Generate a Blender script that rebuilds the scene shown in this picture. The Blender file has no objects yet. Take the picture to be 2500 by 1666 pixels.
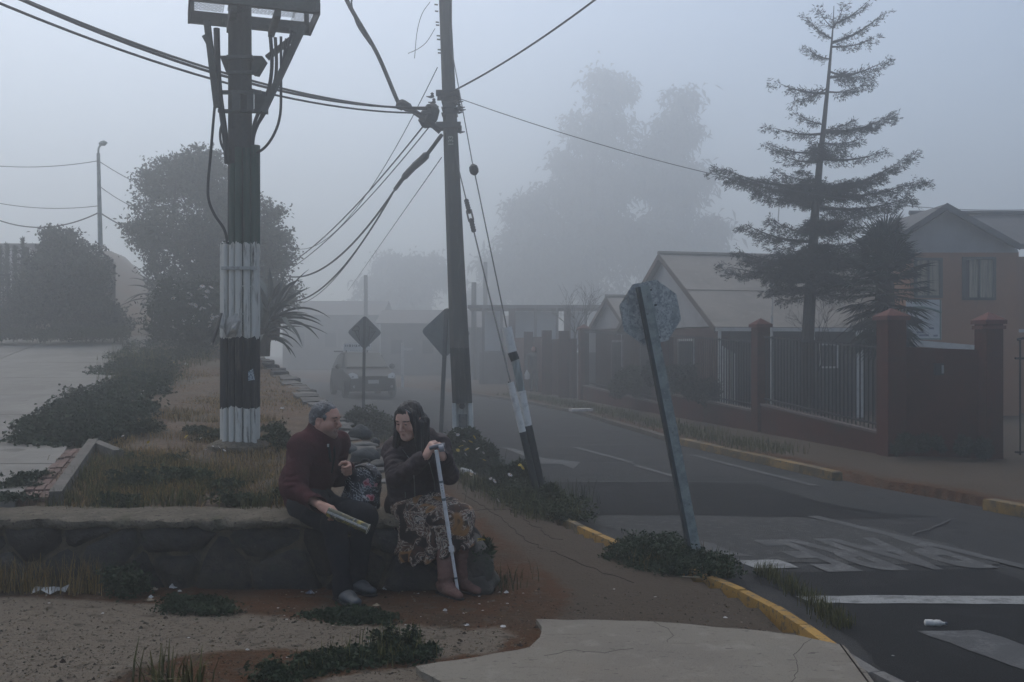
import bpy, bmesh, math, random
import numpy as np
from mathutils import Vector, Matrix, geometry
R = math.radians
SC = bpy.context.scene
COL = SC.collection
rng = np.random.default_rng(7)
random.seed(7)

# ------------------------------------------------------------------ camera, sky, sun, exposure
FP, CX, HY, EYE = 2432.0, 1250.0, 850.0, 1.6      # focal length in photo pixels, principal column, horizon row, eye height
cam_d = bpy.data.cameras.new('camera')
cam = bpy.data.objects.new('camera', cam_d); COL.objects.link(cam)
cam.location = (0, 0, EYE); cam.rotation_euler = (R(90), 0, 0)
cam_d.sensor_width = 36; cam_d.lens = 36*FP/2500; cam_d.shift_y = 17/2500
cam_d.clip_start = .1; cam_d.clip_end = 1500
SC.camera = cam

SUN_EL, SUN_AZ = R(60), R(-32)                    # azimuth from +Y towards +X
world = bpy.data.worlds.new('World'); SC.world = world; world.use_nodes = True
wn = world.node_tree
sky = wn.nodes.new('ShaderNodeTexSky'); sky.sky_type = 'NISHITA'; sky.sun_disc = False
sky.sun_elevation = SUN_EL; sky.sun_rotation = SUN_AZ
sky.air_density = 1.0; sky.dust_density = 2.0; sky.ozone_density = 0.0
bg = wn.nodes['Background']; bg.inputs['Strength'].default_value = .15
wn.links.new(sky.outputs[0], bg.inputs['Color'])
sd = bpy.data.lights.new('sun', 'SUN'); sd.energy = 1.25; sd.angle = R(60); sd.color = (1, .97, .90)
sun = bpy.data.objects.new('sun', sd); COL.objects.link(sun)
sv = Vector((math.sin(SUN_AZ)*math.cos(SUN_EL), math.cos(SUN_AZ)*math.cos(SUN_EL), math.sin(SUN_EL)))
sun.rotation_euler = (-sv).to_track_quat('-Z', 'Y').to_euler(); sun.location = (-20, 20, 60)
SC.view_settings.view_transform = 'Standard'; SC.view_settings.look = 'None'
SC.view_settings.exposure = 0.20; SC.view_settings.gamma = 1.0; SC.view_settings.use_curve_mapping = False
SC.render.engine = 'CYCLES'
SC.cycles.max_bounces = 8; SC.cycles.diffuse_bounces = 3; SC.cycles.glossy_bounces = 2
SC.cycles.transmission_bounces = 4; SC.cycles.transparent_max_bounces = 8; SC.cycles.volume_bounces = 2
SC.cycles.use_denoising = True
SC.cycles.caustics_reflective = False; SC.cycles.caustics_refractive = False

# ------------------------------------------------------------------ object helpers
OFF = {}                                           # object name -> world position of its thing's base
def P(px, py, y):                                  # photo pixel + distance -> place in the scene
    return Vector(((px-CX)/FP*y, y, EYE + (HY-py)/FP*y))
def G(px, py, z=0.0):                              # photo pixel -> place on level ground of height z
    y = (EYE-z)*FP/(py-HY); return Vector(((px-CX)/FP*y, y, z))
def tag(o, label=None, cat=None, group=None, kind=None):
    if label: o['label'] = label
    if cat: o['category'] = cat
    if group: o['group'] = group
    if kind: o['kind'] = kind
    return o
def thing(name, label, cat, loc=(0, 0, 0), group=None):
    o = bpy.data.objects.new(name, None); COL.objects.link(o); o.location = loc
    o.empty_display_size = .1; OFF[o.name] = Vector(loc)
    return tag(o, label, cat, group)
def link_mesh(name, me, m, parent=None, kind=None, label=None):
    o = bpy.data.objects.new(name, me); COL.objects.link(o)
    if m is not None and not me.materials: me.materials.append(m)
    if parent is not None: o.parent = parent; OFF[o.name] = OFF[parent.name]
    else: OFF[o.name] = Vector((0, 0, 0))
    return tag(o, label=label, kind=kind)
def np_mesh(name, V, F, smooth=False, attr=None, sharp=None):
    """V (n,3), F (m,3|4) arrays -> mesh datablock"""
    V = np.ascontiguousarray(V, np.float32); F = np.ascontiguousarray(F, np.int32)
    me = bpy.data.meshes.new(name); k = F.shape[1]
    me.vertices.add(len(V)); me.vertices.foreach_set('co', V.ravel())
    me.loops.add(F.size); me.loops.foreach_set('vertex_index', F.ravel())
    me.polygons.add(len(F)); me.polygons.foreach_set('loop_start', np.arange(0, F.size, k, dtype=np.int32))
    me.polygons.foreach_set('use_smooth', np.full(len(F), smooth))
    me.update(calc_edges=True)
    for kk, a in (attr or {}).items():
        at = me.attributes.new(kk, 'FLOAT', 'POINT'); at.data.foreach_set('value', np.ascontiguousarray(a, np.float32))
    if sharp is not None: me.set_sharp_from_angle(angle=sharp)
    return me
def np_obj(name, V, F, m, parent=None, smooth=False, kind=None, attr=None, label=None):
    V = np.asarray(V, np.float32)
    if parent is not None: V = V - np.array(OFF[parent.name], np.float32)
    return link_mesh(name, np_mesh(name, V, F, smooth, attr), m, parent, kind, label)
def basis(d, up=(0, 0, 1)):
    d = Vector(d).normalized(); u = Vector(up)
    if abs(d.dot(u)) > .97: u = Vector((0, 1, 0)) if abs(d.y) < .9 else Vector((1, 0, 0))
    s = d.cross(u).normalized(); t = s.cross(d)
    return d, s, t
class MB:
    """collects simple solids, then links them as ONE mesh object"""
    def __init__(s): s.v, s.f = [], []
    def add(s, vs, fs):
        b = len(s.v); s.v += [tuple(x) for x in vs]; s.f += [tuple(b+i for i in f) for f in fs]; return s
    def box(s, c, size, rot=None, axes=None):
        h = [x/2 for x in size]; c = Vector(c)
        A = axes or [Vector((1, 0, 0)), Vector((0, 1, 0)), Vector((0, 0, 1))]
        if rot is not None: A = [Matrix.Rotation(rot, 3, 'Z') @ a for a in A]
        vs = [c + A[0]*(i*h[0]) + A[1]*(j*h[1]) + A[2]*(k*h[2]) for k in (-1, 1) for j in (-1, 1) for i in (-1, 1)]
        return s.add(vs, [(0, 2, 3, 1), (4, 5, 7, 6), (0, 1, 5, 4), (2, 6, 7, 3), (0, 4, 6, 2), (1, 3, 7, 5)])
    def beam(s, a, b, w, h=None, up=(0, 0, 1)):
        a, b = Vector(a), Vector(b); d, x, y = basis(b-a, up)
        return s.box((a+b)/2, (w, h or w, (b-a).length), axes=[x, y, d])
    def tube(s, pts, r, n=8, cap=True):
        pts = [Vector(p) for p in pts]; m = len(pts)
        rr = r if hasattr(r, '__len__') else [r]*m
        b = len(s.v); px = None
        for i, p in enumerate(pts):
            d = (pts[min(i+1, m-1)] - pts[max(i-1, 0)])
            if d.length < 1e-9: d = Vector((0, 0, 1))
            d.normalize()
            if px is None: _, px, py = basis(d)
            else:
                px = px - d*px.dot(d); px = px.normalized() if px.length > 1e-6 else basis(d)[1]; py = d.cross(px)
            if i == 0: py = d.cross(px)
            for k in range(n):
                a = 2*math.pi*k/n; s.v.append(tuple(p + (px*math.cos(a)+py*math.sin(a))*rr[i]))
        for i in range(m-1):
            for k in range(n):
                k2 = (k+1) % n; s.f.append((b+i*n+k, b+i*n+k2, b+(i+1)*n+k2, b+(i+1)*n+k))
        if cap:
            s.f.append(tuple(b+k for k in reversed(range(n)))); s.f.append(tuple(b+(m-1)*n+k for k in range(n)))
        return s
    def lathe(s, prof, c, axis=(0, 0, 1), n=12):
        d, x, y = basis(axis); c = Vector(c); b = len(s.v)
        for r, z in prof:
            for k in range(n):
                a = 2*math.pi*k/n; s.v.append(tuple(c + d*z + (x*math.cos(a)+y*math.sin(a))*r))
        m = len(prof)
        for i in range(m-1):
            for k in range(n):
                k2 = (k+1) % n; s.f.append((b+i*n+k, b+i*n+k2, b+(i+1)*n+k2, b+(i+1)*n+k))
        s.f.append(tuple(b+k for k in reversed(range(n)))); s.f.append(tuple(b+(m-1)*n+k for k in range(n)))
        return s
    def prism(s, loop, off):
        """closed 3-D loop extruded by vector off"""
        n = len(loop); off = Vector(off); b = len(s.v)
        s.v += [tuple(p) for p in loop] + [tuple(Vector(p)+off) for p in loop]
        s.f.append(tuple(b+i for i in reversed(range(n)))); s.f.append(tuple(b+n+i for i in range(n)))
        for i in range(n):
            j = (i+1) % n; s.f.append((b+i, b+j, b+n+j, b+n+i))
        return s
    def mesh(s, name, o=Vector((0, 0, 0)), smooth=True, sharp=38):
        me = bpy.data.meshes.new(name)
        me.from_pydata([(x-o[0], y-o[1], z-o[2]) for x, y, z in s.v], [], s.f)
        bm = bmesh.new(); bm.from_mesh(me); bmesh.ops.recalc_face_normals(bm, faces=bm.faces); bm.to_mesh(me); bm.free()
        if smooth:
            me.polygons.foreach_set('use_smooth', [True]*len(me.polygons)); me.set_sharp_from_angle(angle=R(sharp))
        return me
    def build(s, name, m, parent=None, smooth=True, kind=None, label=None, sharp=38):
        o = OFF[parent.name] if parent is not None else Vector((0, 0, 0))
        return link_mesh(name, s.mesh(name, o, smooth, sharp), m, parent, kind, label)
def clone(o, parent=None, move=None):
    c = o.copy(); COL.objects.link(c)
    if parent is not None: c.parent = parent; OFF[c.name] = OFF[parent.name]
    if move is not None: c.location = Vector(c.location)+Vector(move)
    return c

# ------------------------------------------------------------------ materials
def mat(name, base, rough=.85, layers=(), bump=None, metal=0.0, spec=.3, coord='Object', trans=None, rand=0.0, back=None):
    """layers: (scale, colour, lo, hi[, (sx,sy,sz)[, detail]]) noise-masked colours over the base; bump: (scale, strength[, stretch])"""
    m = bpy.data.materials.new(name); m.use_nodes = True; nt = m.node_tree; N, L = nt.nodes, nt.links
    bs = N['Principled BSDF']; bs.inputs['Roughness'].default_value = rough; bs.inputs['Metallic'].default_value = metal
    bs.inputs['Specular IOR Level'].default_value = spec
    tc = N.new('ShaderNodeTexCoord')
    def noise(scale, stretch=None, detail=6):
        src = tc.outputs[coord]
        if stretch:
            mp = N.new('ShaderNodeMapping'); mp.inputs['Scale'].default_value = stretch; L.new(src, mp.inputs[0]); src = mp.outputs[0]
        nz = N.new('ShaderNodeTexNoise'); nz.inputs['Scale'].default_value = scale; nz.inputs['Detail'].default_value = detail
        nz.inputs['Roughness'].default_value = .62; L.new(src, nz.inputs['Vector']); return nz.outputs['Fac']
    c = N.new('ShaderNodeRGB'); c.outputs[0].default_value = (*base, 1); cur = c.outputs[0]
    for ly in layers:
        sc, colr, lo, hi = ly[:4]; st = ly[4] if len(ly) > 4 else None; de = ly[5] if len(ly) > 5 else 6
        mr = N.new('ShaderNodeMapRange'); mr.inputs[1].default_value = lo; mr.inputs[2].default_value = hi; mr.clamp = True
        L.new(noise(sc, st, de), mr.inputs[0])
        mx = N.new('ShaderNodeMix'); mx.data_type = 'RGBA'; L.new(mr.outputs[0], mx.inputs[0]); L.new(cur, mx.inputs[6])
        mx.inputs[7].default_value = (*colr, 1); cur = mx.outputs[2]
    if rand:
        oi = N.new('ShaderNodeObjectInfo'); mr = N.new('ShaderNodeMapRange'); mr.inputs[3].default_value = 1-rand; mr.inputs[4].default_value = 1+rand
        L.new(oi.outputs['Random'], mr.inputs[0]); hs = N.new('ShaderNodeHueSaturation'); L.new(mr.outputs[0], hs.inputs['Value'])
        L.new(cur, hs.inputs['Color']); cur = hs.outputs[0]
    L.new(cur, bs.inputs['Base Color'])
    if bump:
        bp = N.new('ShaderNodeBump'); bp.inputs['Strength'].default_value = bump[1]; bp.inputs['Distance'].default_value = .02
        L.new(noise(bump[0], bump[2] if len(bump) > 2 else None, 8), bp.inputs['Height']); L.new(bp.outputs[0], bs.inputs['Normal'])
    if trans:
        bs.inputs['Transmission Weight'].default_value = trans
    m['cur'] = 1
    return m
def col_out(m):                                    # the socket that feeds the base colour
    return m.node_tree.nodes['Principled BSDF'].inputs['Base Color'].links[0].from_socket
def over_attr(m, attr, colr, lo=.4, hi=.6, nscale=None, namp=.5):
    """mix a further colour in where a vertex attribute (broken up by noise) says so"""
    nt = m.node_tree; N, L = nt.nodes, nt.links; cur = col_out(m)
    at = N.new('ShaderNodeAttribute'); at.attribute_name = attr; f = at.outputs['Fac']
    if nscale:
        tc = N.new('ShaderNodeTexCoord'); nz = N.new('ShaderNodeTexNoise'); nz.inputs['Scale'].default_value = nscale; nz.inputs['Detail'].default_value = 8
        nz.inputs['Roughness'].default_value = .7
        L.new(tc.outputs['Object'], nz.inputs['Vector']); a = N.new('ShaderNodeMath'); a.operation = 'MULTIPLY_ADD'
        L.new(nz.outputs['Fac'], a.inputs[0]); a.inputs[1].default_value = namp
        b = N.new('ShaderNodeMath'); b.operation = 'SUBTRACT'; L.new(f, b.inputs[0]); b.inputs[1].default_value = namp/2
        L.new(b.outputs[0], a.inputs[2]); f = a.outputs[0]
    mr = N.new('ShaderNodeMapRange'); mr.inputs[1].default_value = lo; mr.inputs[2].default_value = hi; mr.clamp = True; L.new(f, mr.inputs[0])
    mx = N.new('ShaderNodeMix'); mx.data_type = 'RGBA'; L.new(mr.outputs[0], mx.inputs[0]); L.new(cur, mx.inputs[6])
    if isinstance(colr, tuple): mx.inputs[7].default_value = (*colr, 1)
    else: L.new(colr, mx.inputs[7])
    L.new(mx.outputs[2], N['Principled BSDF'].inputs['Base Color']); return m
def band_mat(name, bands, rough=.8, amp=.05, nscale=18, dirt=(.09, .085, .075), dlo=.55, dhi=.75, stretch=(6, 6, .8)):
    """painted bands by height: bands = [(z_from, colour), ...]; ragged brush edges; dirt streaks over all"""
    m = mat(name, bands[0][1], rough, bump=(30, .12)); nt = m.node_tree; N, L = nt.nodes, nt.links
    tc = N.new('ShaderNodeTexCoord'); gp = N.new('ShaderNodeNewGeometry'); sp = N.new('ShaderNodeSeparateXYZ'); L.new(gp.outputs['Position'], sp.inputs[0])
    mp = N.new('ShaderNodeMapping'); mp.inputs['Scale'].default_value = (1, 1, .25); L.new(gp.outputs['Position'], mp.inputs[0])
    nz = N.new('ShaderNodeTexNoise'); nz.inputs['Scale'].default_value = nscale; nz.inputs['Detail'].default_value = 4; L.new(mp.outputs[0], nz.inputs['Vector'])
    a = N.new('ShaderNodeMath'); a.operation = 'MULTIPLY_ADD'; a.inputs[1].default_value = amp*4; L.new(nz.outputs['Fac'], a.inputs[0]); L.new(sp.outputs['Z'], a.inputs[2])
    cur = col_out(m)
    for z, c in bands[1:]:
        gt = N.new('ShaderNodeMath'); gt.operation = 'GREATER_THAN'; gt.inputs[1].default_value = z + amp*2; L.new(a.outputs[0], gt.inputs[0])
        mx = N.new('ShaderNodeMix'); mx.data_type = 'RGBA'; L.new(gt.outputs[0], mx.inputs[0]); L.new(cur, mx.inputs[6]); mx.inputs[7].default_value = (*c, 1); cur = mx.outputs[2]
    mp2 = N.new('ShaderNodeMapping'); mp2.inputs['Scale'].default_value = stretch; L.new(gp.outputs['Position'], mp2.inputs[0])
    n2 = N.new('ShaderNodeTexNoise'); n2.inputs['Scale'].default_value = 3; n2.inputs['Detail'].default_value = 8; n2.inputs['Roughness'].default_value = .7; L.new(mp2.outputs[0], n2.inputs['Vector'])
    mr = N.new('ShaderNodeMapRange'); mr.inputs[1].default_value = dlo; mr.inputs[2].default_value = dhi; mr.clamp = True; L.new(n2.outputs['Fac'], mr.inputs[0])
    mx = N.new('ShaderNodeMix'); mx.data_type = 'RGBA'; L.new(mr.outputs[0], mx.inputs[0]); L.new(cur, mx.inputs[6]); mx.inputs[7].default_value = (*dirt, 1)
    L.new(mx.outputs[2], N['Principled BSDF'].inputs['Base Color']); return m
def leaf_mat(name, dark, light, rough=.6):
    """leaf colour varied by the per-leaf attribute 'tone'"""
    m = bpy.data.materials.new(name); m.use_nodes = True; N, L = m.node_tree.nodes, m.node_tree.links; bs = N['Principled BSDF']
    bs.inputs['Roughness'].default_value = rough; bs.inputs['Specular IOR Level'].default_value = .2
    at = N.new('ShaderNodeAttribute'); at.attribute_name = 'tone'
    cr = N.new('ShaderNodeValToRGB'); cr.color_ramp.elements[0].color = (*dark, 1); cr.color_ramp.elements[1].color = (*light, 1)
    L.new(at.outputs['Fac'], cr.inputs[0]); L.new(cr.outputs[0], bs.inputs['Base Color']); return m

# ------------------------------------------------------------------ noise in numpy (for shapes)
def hash3(ix, iy, iz, seed=0):
    n = (ix*374761393 + iy*668265263 + iz*2147483647 + seed*1274126177) & 0xffffffff
    n = ((n ^ (n >> 13))*1274126177) & 0xffffffff; n = (n ^ (n >> 16)) & 0xffffffff
    return n.astype(np.float64)/0xffffffff
def vnoise(p, seed=0):
    p = np.asarray(p, np.float64); i = np.floor(p).astype(np.int64); f = p-i; f = f*f*(3-2*f); o = 0
    for dx in (0, 1):
        for dy in (0, 1):
            for dz in (0, 1):
                w = (f[..., 0] if dx else 1-f[..., 0])*(f[..., 1] if dy else 1-f[..., 1])*(f[..., 2] if dz else 1-f[..., 2])
                o = o + w*hash3(i[..., 0]+dx, i[..., 1]+dy, i[..., 2]+dz, seed)
    return o-.5
def fbm(p, seed=0, octv=3):
    p = np.asarray(p, np.float64); o = 0; a = 1
    for k in range(octv): o = o + a*vnoise(p*2**k, seed+k*17); a *= .5
    return o
def seg_dist(x, y, pts, closed=False):
    """distance of points to a polyline"""
    best = np.full(np.shape(x), 1e9); n = len(pts)
    for i in range(n if closed else n-1):
        ax, ay = pts[i][:2]; bx, by = pts[(i+1) % n][:2]; dx, dy = bx-ax, by-ay
        t = np.clip(((x-ax)*dx+(y-ay)*dy)/max(dx*dx+dy*dy, 1e-12), 0, 1)
        best = np.minimum(best, np.hypot(x-ax-t*dx, y-ay-t*dy))
    return best
def inside(x, y, pts):
    c = np.zeros(np.shape(x), bool); n = len(pts)
    for i in range(n):
        ax, ay = pts[i][:2]; bx, by = pts[(i+1) % n][:2]
        if ay == by: continue
        c ^= ((ay > y) != (by > y)) & (x < (bx-ax)*(y-ay)/(by-ay)+ax)
    return c
def sdist(x, y, pts): d = seg_dist(x, y, pts, True); return np.where(inside(x, y, pts), d, -d)
# ------------------------------------------------------------------ the lie of the land
KERB = [(2.9, -3), (2.55, 2.0), (2.25, 3.2), (1.95, 4.4), (1.76, 5.05), (1.72, 5.58), (1.63, 6.22), (1.50, 6.68), (1.36, 7.02), (1.15, 7.6), (1.0, 7.85), (.8, 8.4),
        (.6, 9.0), (0, 11), (-.95, 14), (-2.5, 19), (-3.9, 24), (-5.9, 30), (-9, 38), (-14, 48), (-24, 64)]
FARK = [(14, 3.0), (9.5, 5.0), (7.0, 7.4), (5.3, 9.6), (4.9, 10.7), (4.3, 12.2), (3.86, 14.0), (3.05, 17.2), (1.72, 25.7), (.35, 31), (-1.5, 36), (-6, 46), (-12, 56), (-20, 70)]
EDGE = [(-.30, 6.66), (-.45, 7.1), (-.85, 8.0), (-1.3, 9.2), (-1.95, 11.4), (-2.88, 14.3), (-4.0, 17.4), (-5.5, 21.4), (-7.0, 25.5), (-9.4, 31), (-13, 40), (-18, 50), (-26, 66)]
ROADZ = -.08
ROAD = KERB + FARK[::-1] + [(30, -3)]
def bed_z(x, y):
    """height of the raised planted bank: a plane, steeper beyond the upper path"""
    x, y = np.asarray(x, float), np.asarray(y, float)
    z = .46 + .072*(y-7)
    k = np.clip((y-26.6)/22, 0, 1); s = np.clip((-.34*y-x)/3.0, 0, 1)
    return z + 2.6*k*k*(3-2*k)*s + np.clip((y-26.6)/6, 0, 1)*.25*np.clip(s*2, 0, 1)

gx = np.unique(np.concatenate([np.linspace(-150, -8, 30), np.arange(-8, 8.01, .07), np.linspace(8, 150, 30)]))
gy = np.unique(np.concatenate([np.linspace(-18, 3.5, 12), np.arange(3.5, 12, .06), np.arange(12, 40, .5), np.linspace(40, 190, 26)]))
X, Y = np.meshgrid(gx, gy, indexing='ij')
rd = sdist(X, Y, ROAD)
bump = fbm(np.stack([X*1.3, Y*1.3, X*0], -1), 3)*.03 + fbm(np.stack([X*7, Y*7, X*0], -1), 5, 2)*.009
kerbd = seg_dist(X, Y, KERB)
Z = np.where(rd > -.12, -.16, bump*np.clip(kerbd*2, 0, 1)*np.where(Y < 13, 1, .5))
bedpoly = EDGE + [(-40, 66), (-40, 6.64)]
bd = sdist(X, Y, bedpoly)
Z = np.where(bd > .3, -.1, Z)
def px_poly(pts, z=0): return [tuple(G(a, b, z)[:2]) for a, b in pts]
GRAV = px_poly([(-900, 1455), (0, 1462), (150, 1466), (330, 1473), (560, 1500), (740, 1520), (960, 1526), (1130, 1537), (1230, 1532), (1255, 1552), (1205, 1588),
                (1100, 1603), (960, 1600), (760, 1585), (560, 1592), (420, 1605), (300, 1640), (200, 1700), (100, 1900), (-900, 1900)])
PATHP = px_poly([(1060, 1120), (1110, 1135), (1170, 1170), (1250, 1215), (1330, 1262), (1440, 1310), (1570, 1355), (1720, 1400), (1830, 1430), (1960, 1500), (2060, 1590), (1960, 1640),
                 (1320, 1640), (1370, 1505), (1400, 1470), (1370, 1420), (1290, 1360), (1200, 1290), (1120, 1215)])
GREY2 = px_poly([(640, 1760), (760, 1668), (900, 1640), (1020, 1622), (1120, 1640), (1250, 1760)])
m_ground = mat('ground_dirt', (.078, .036, .016), .98, spec=.1, layers=[(1.6, (.060, .038, .023), .46, .64), (9, (.10, .062, .038), .52, .72), (38, (.025, .019, .014), .62, .72), (60, (.16, .125, .09), .68, .76), (.5, (.052, .038, .026), .52, .66)], bump=(34, 1.6))
over_attr(m_ground, 'gravel', (.155, .130, .100), .40, .60, 6, .7)
over_attr(m_ground, 'path', (.078, .061, .045), .40, .60, 7, .75)
# fine speckle of stones over everything
def speck(m, scale, colr, lo, hi):
    nt = m.node_tree; N, L = nt.nodes, nt.links; cur = col_out(m); tc = N.new('ShaderNodeTexCoord')
    nz = N.new('ShaderNodeTexNoise'); nz.inputs['Scale'].default_value = scale; nz.inputs['Detail'].default_value = 3; L.new(tc.outputs['Object'], nz.inputs['Vector'])
    mr = N.new('ShaderNodeMapRange'); mr.inputs[1].default_value = lo; mr.inputs[2].default_value = hi; mr.clamp = True; L.new(nz.outputs['Fac'], mr.inputs[0])
    mx = N.new('ShaderNodeMix'); mx.data_type = 'RGBA'; L.new(mr.outputs[0], mx.inputs[0]); L.new(cur, mx.inputs[6]); mx.inputs[7].default_value = (*colr, 1)
    L.new(mx.outputs[2], N['Principled BSDF'].inputs['Base Color'])
speck(m_ground, 9, (.075, .060, .046), .58, .70); speck(m_ground, 30, (.045, .036, .027), .62, .70); speck(m_ground, 70, (.24, .21, .18), .70, .78)
nx, ny = len(gx), len(gy)
idx = np.arange(nx*ny).reshape(nx, ny)
FQ = np.stack([idx[:-1, :-1], idx[1:, :-1], idx[1:, 1:], idx[:-1, 1:]], -1).reshape(-1, 4)
def soft(poly, w): return np.clip(.5 + sdist(X, Y, poly)/w, 0, 1)
grav = np.maximum(soft(GRAV, .35), soft(GREY2, .3)*.9); path = soft(PATHP, .55)
# far-side footway: grey concrete-and-dirt
fs = np.clip(.5 + (sdist(X, Y, [(p[0]+.25, p[1]) for p in FARK] + [(30, 90), (30, 3)]))/.6, 0, 1)
path = np.maximum(path, fs*.62)
ground = np_obj('ground', np.stack([X, Y, Z], -1).reshape(-1, 3), FQ, m_ground, smooth=True, attr={'gravel': grav.ravel(), 'path': path.ravel()})
tag(ground, kind='structure')

def resample(pts, step):
    out = []; n = len(pts)
    for i in range(n):
        a, b = Vector(pts[i]), Vector(pts[(i+1) % n]); k = max(1, int((b-a).length/step))
        out += [a + (b-a)*(j/k) for j in range(k)]
    return out
def sheet(name, pts, z, m, jit=.02, step=.12, thick=0.0, kind='structure', parent=None, clipfar=60, nsc=9):
    """flat piece with a slightly ragged outline; z is a height or a function of x, y; thick adds a real edge"""
    pts = [Vector((p[0], p[1], 0)) for p in pts]
    rs = resample(pts, step) if step else pts
    out = []
    for p in rs:
        q = np.array([[p.x*nsc, p.y*nsc, z if not callable(z) else 1.0]])
        out.append(Vector((p.x + fbm(q, 11)[0]*jit*2.5, p.y + fbm(q, 23)[0]*jit*2.5, 0)))
    tri = geometry.tessellate_polygon([out]); zf = z if callable(z) else (lambda a, b: z)
    V = [(p.x, p.y, float(zf(p.x, p.y))) for p in out]; n = len(V); F = [tuple(t) for t in tri]
    mb = MB(); mb.add(V, F)
    if thick:
        b = len(mb.v); mb.v += [(x, y, h-thick) for x, y, h in V]
        for i in range(n):
            j = (i+1) % n; mb.f.append((i, j, b+j, b+i))
    o = mb.build(name, m, parent, smooth=False); tag(o, kind=kind)
    return o

m_asph = mat('asphalt', (.042, .042, .042), .95, spec=.12, layers= [(.7, (.036, .037, .038), .45, .6), (5, (.054, .054, .053), .55, .75), (90, (.085, .085, .083), .58, .68), (60, (.022, .022, .022), .58, .68), (1.8, (.030, .030, .031), .57, .62), (.9, (.055, .055, .054), .58, .66, (.25, 1, 1))], bump=(120, .8))
m_asph_d = mat('asphalt_dark', (.019, .0195, .020), .95, spec=.1, layers= [(1.5, (.018, .0185, .019), .45, .6), (90, (.055, .055, .054), .58, .68), (3, (.026, .026, .027), .52, .6)], bump=(120, .8))
m_asph_w = mat('asphalt_worn', (.052, .052, .050), .95, spec=.12, layers= [(2.5, (.042, .043, .043), .4, .6), (12, (.085, .085, .081), .52, .66), (80, (.03, .03, .03), .56, .66), (40, (.11, .11, .105), .62, .7)], bump=(90, .6))
m_line = mat('road_paint', (.21, .215, .21), .8, [(9, (.10, .102, .10), .50, .64), (45, (.06, .06, .06), .56, .66)], bump=(90, .3))
m_line_w = mat('worn_road_paint', (.100, .102, .100), .8, [(6, (.048, .049, .049), .42, .54), (35, (.040, .040, .040), .48, .60), (2, (.050, .051, .051), .46, .58)], bump=(90, .3))
m_tar = mat('tar_joint', (.022, .023, .025), .7)
road = sheet('road', ROAD, ROADZ, m_asph, jit=0, step=0)
mb = MB(); mb.v = [(v.co.x, v.co.y, v.co.z) for v in road.data.vertices]
# patches: each sheet a few mm above the one below
def rpx(pts, lift): return [tuple(G(a, b, ROADZ+lift)[:2]) for a, b in pts]
sheet('dark_asphalt_patch', rpx([(1300, 1176), (1700, 1178), (1860, 1183), (1985, 1222), (2150, 1252), (2300, 1262), (2080, 1267), (1960, 1262), (1700, 1257), (1400, 1257), (1280, 1215)], .004), ROADZ+.004, m_asph_d, .03)
sheet('worn_asphalt_patch', rpx([(1400, 1259), (1700, 1259), (1975, 1265), (2150, 1290), (2330, 1330), (2440, 1375), (2380, 1383), (1900, 1374), (1640, 1362), (1560, 1315)], .004), ROADZ+.0045, m_asph_w, .04)
sheet('dark_asphalt', rpx([(1810, 1398), (2420, 1390), (2500, 1420), (3100, 1420), (3400, 2400), (2260, 2400), (2180, 1666), (2110, 1580), (1960, 1470)], .004), ROADZ+.004, m_asph_d, .03)
def line_strip(name, a, b, w, m, lift=.009, jit=.008):
    a, b = G(*a, ROADZ+lift), G(*b, ROADZ+lift); d = (b-a).normalized(); s = Vector((-d.y, d.x, 0))*w/2
    return sheet(name, [a-s, b-s, b+s, a+s], ROADZ+lift, m, jit, .1)
line_strip('lane_line', (1985, 1260), (2620, 1412), .115, m_line_w)
line_strip('lane_line', (1690, 1111), (1990, 1186), .11, m_line_w)
line_strip('lane_line', (1405, 1092), (1541, 1129), .10, m_line_w)
line_strip('lane_line', (1553, 1137), (1650, 1164), .10, m_line_w)
sheet('stop_line', rpx([(1940, 1455), (2150, 1454), (2640, 1456), (2640, 1476), (2200, 1473), (1985, 1472)], .009), ROADZ+.009, m_line, .012)
sheet('crossing_stripe', rpx([(2240, 1541), (2392, 1539), (2500, 1573), (2640, 1620), (2640, 1700), (2500, 1636)], .009), ROADZ+.009, m_line_w, .012)
sheet('lane_arrow', rpx([(1222, 1092), (1250, 1094), (1332, 1120), (1418, 1128), (1400, 1145), (1372, 1134), (1300, 1132), (1245, 1132), (1252, 1126), (1310, 1124)], .009), ROADZ+.009, m_line_w, .01)
sheet('paint_block', rpx([(1795, 1369), (1898, 1366), (1952, 1386), (1845, 1388)], .009), ROADZ+.009, m_line, .012)
sheet('paint_block', rpx([(1640, 1308), (1700, 1318), (1790, 1345), (1850, 1357), (1700, 1355), (1600, 1335)], .009), ROADZ+.009, m_line_w, .03)
for a, b, w in (((1220, 1090), (1402, 1092), .03), ((1245, 1132), (1540, 1130), .035), ((1540, 1130), (1560, 1137), .03), ((1300, 1176), (1870, 1177), .03),
                ((1100, 1062), (1400, 1093), .018), ((1270, 1060), (1330, 1078), .015), ((2330, 1265), (2230, 1306), .02), ((1900, 1176), (2060, 1178), .02)):
    line_strip('tar_joint', a, b, w, m_tar, .013, .02)
# lettering on the road, read by drivers coming towards the camera
fc = bpy.data.curves.new('lettering', 'FONT'); fc.body = 'PARE'; fc.size = 1; fc.align_x = 'CENTER'; fc.align_y = 'CENTER'; fc.resolution_u = 4; fc.offset = .035
fo = bpy.data.objects.new('lettering', fc); COL.objects.link(fo)
bpy.context.view_layer.update()
fm = bpy.data.meshes.new_from_object(fo.evaluated_get(bpy.context.evaluated_depsgraph_get())); bpy.data.objects.remove(fo)
co = np.zeros(len(fm.vertices)*3); fm.vertices.foreach_get('co', co); co = co.reshape(-1, 3)
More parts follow.
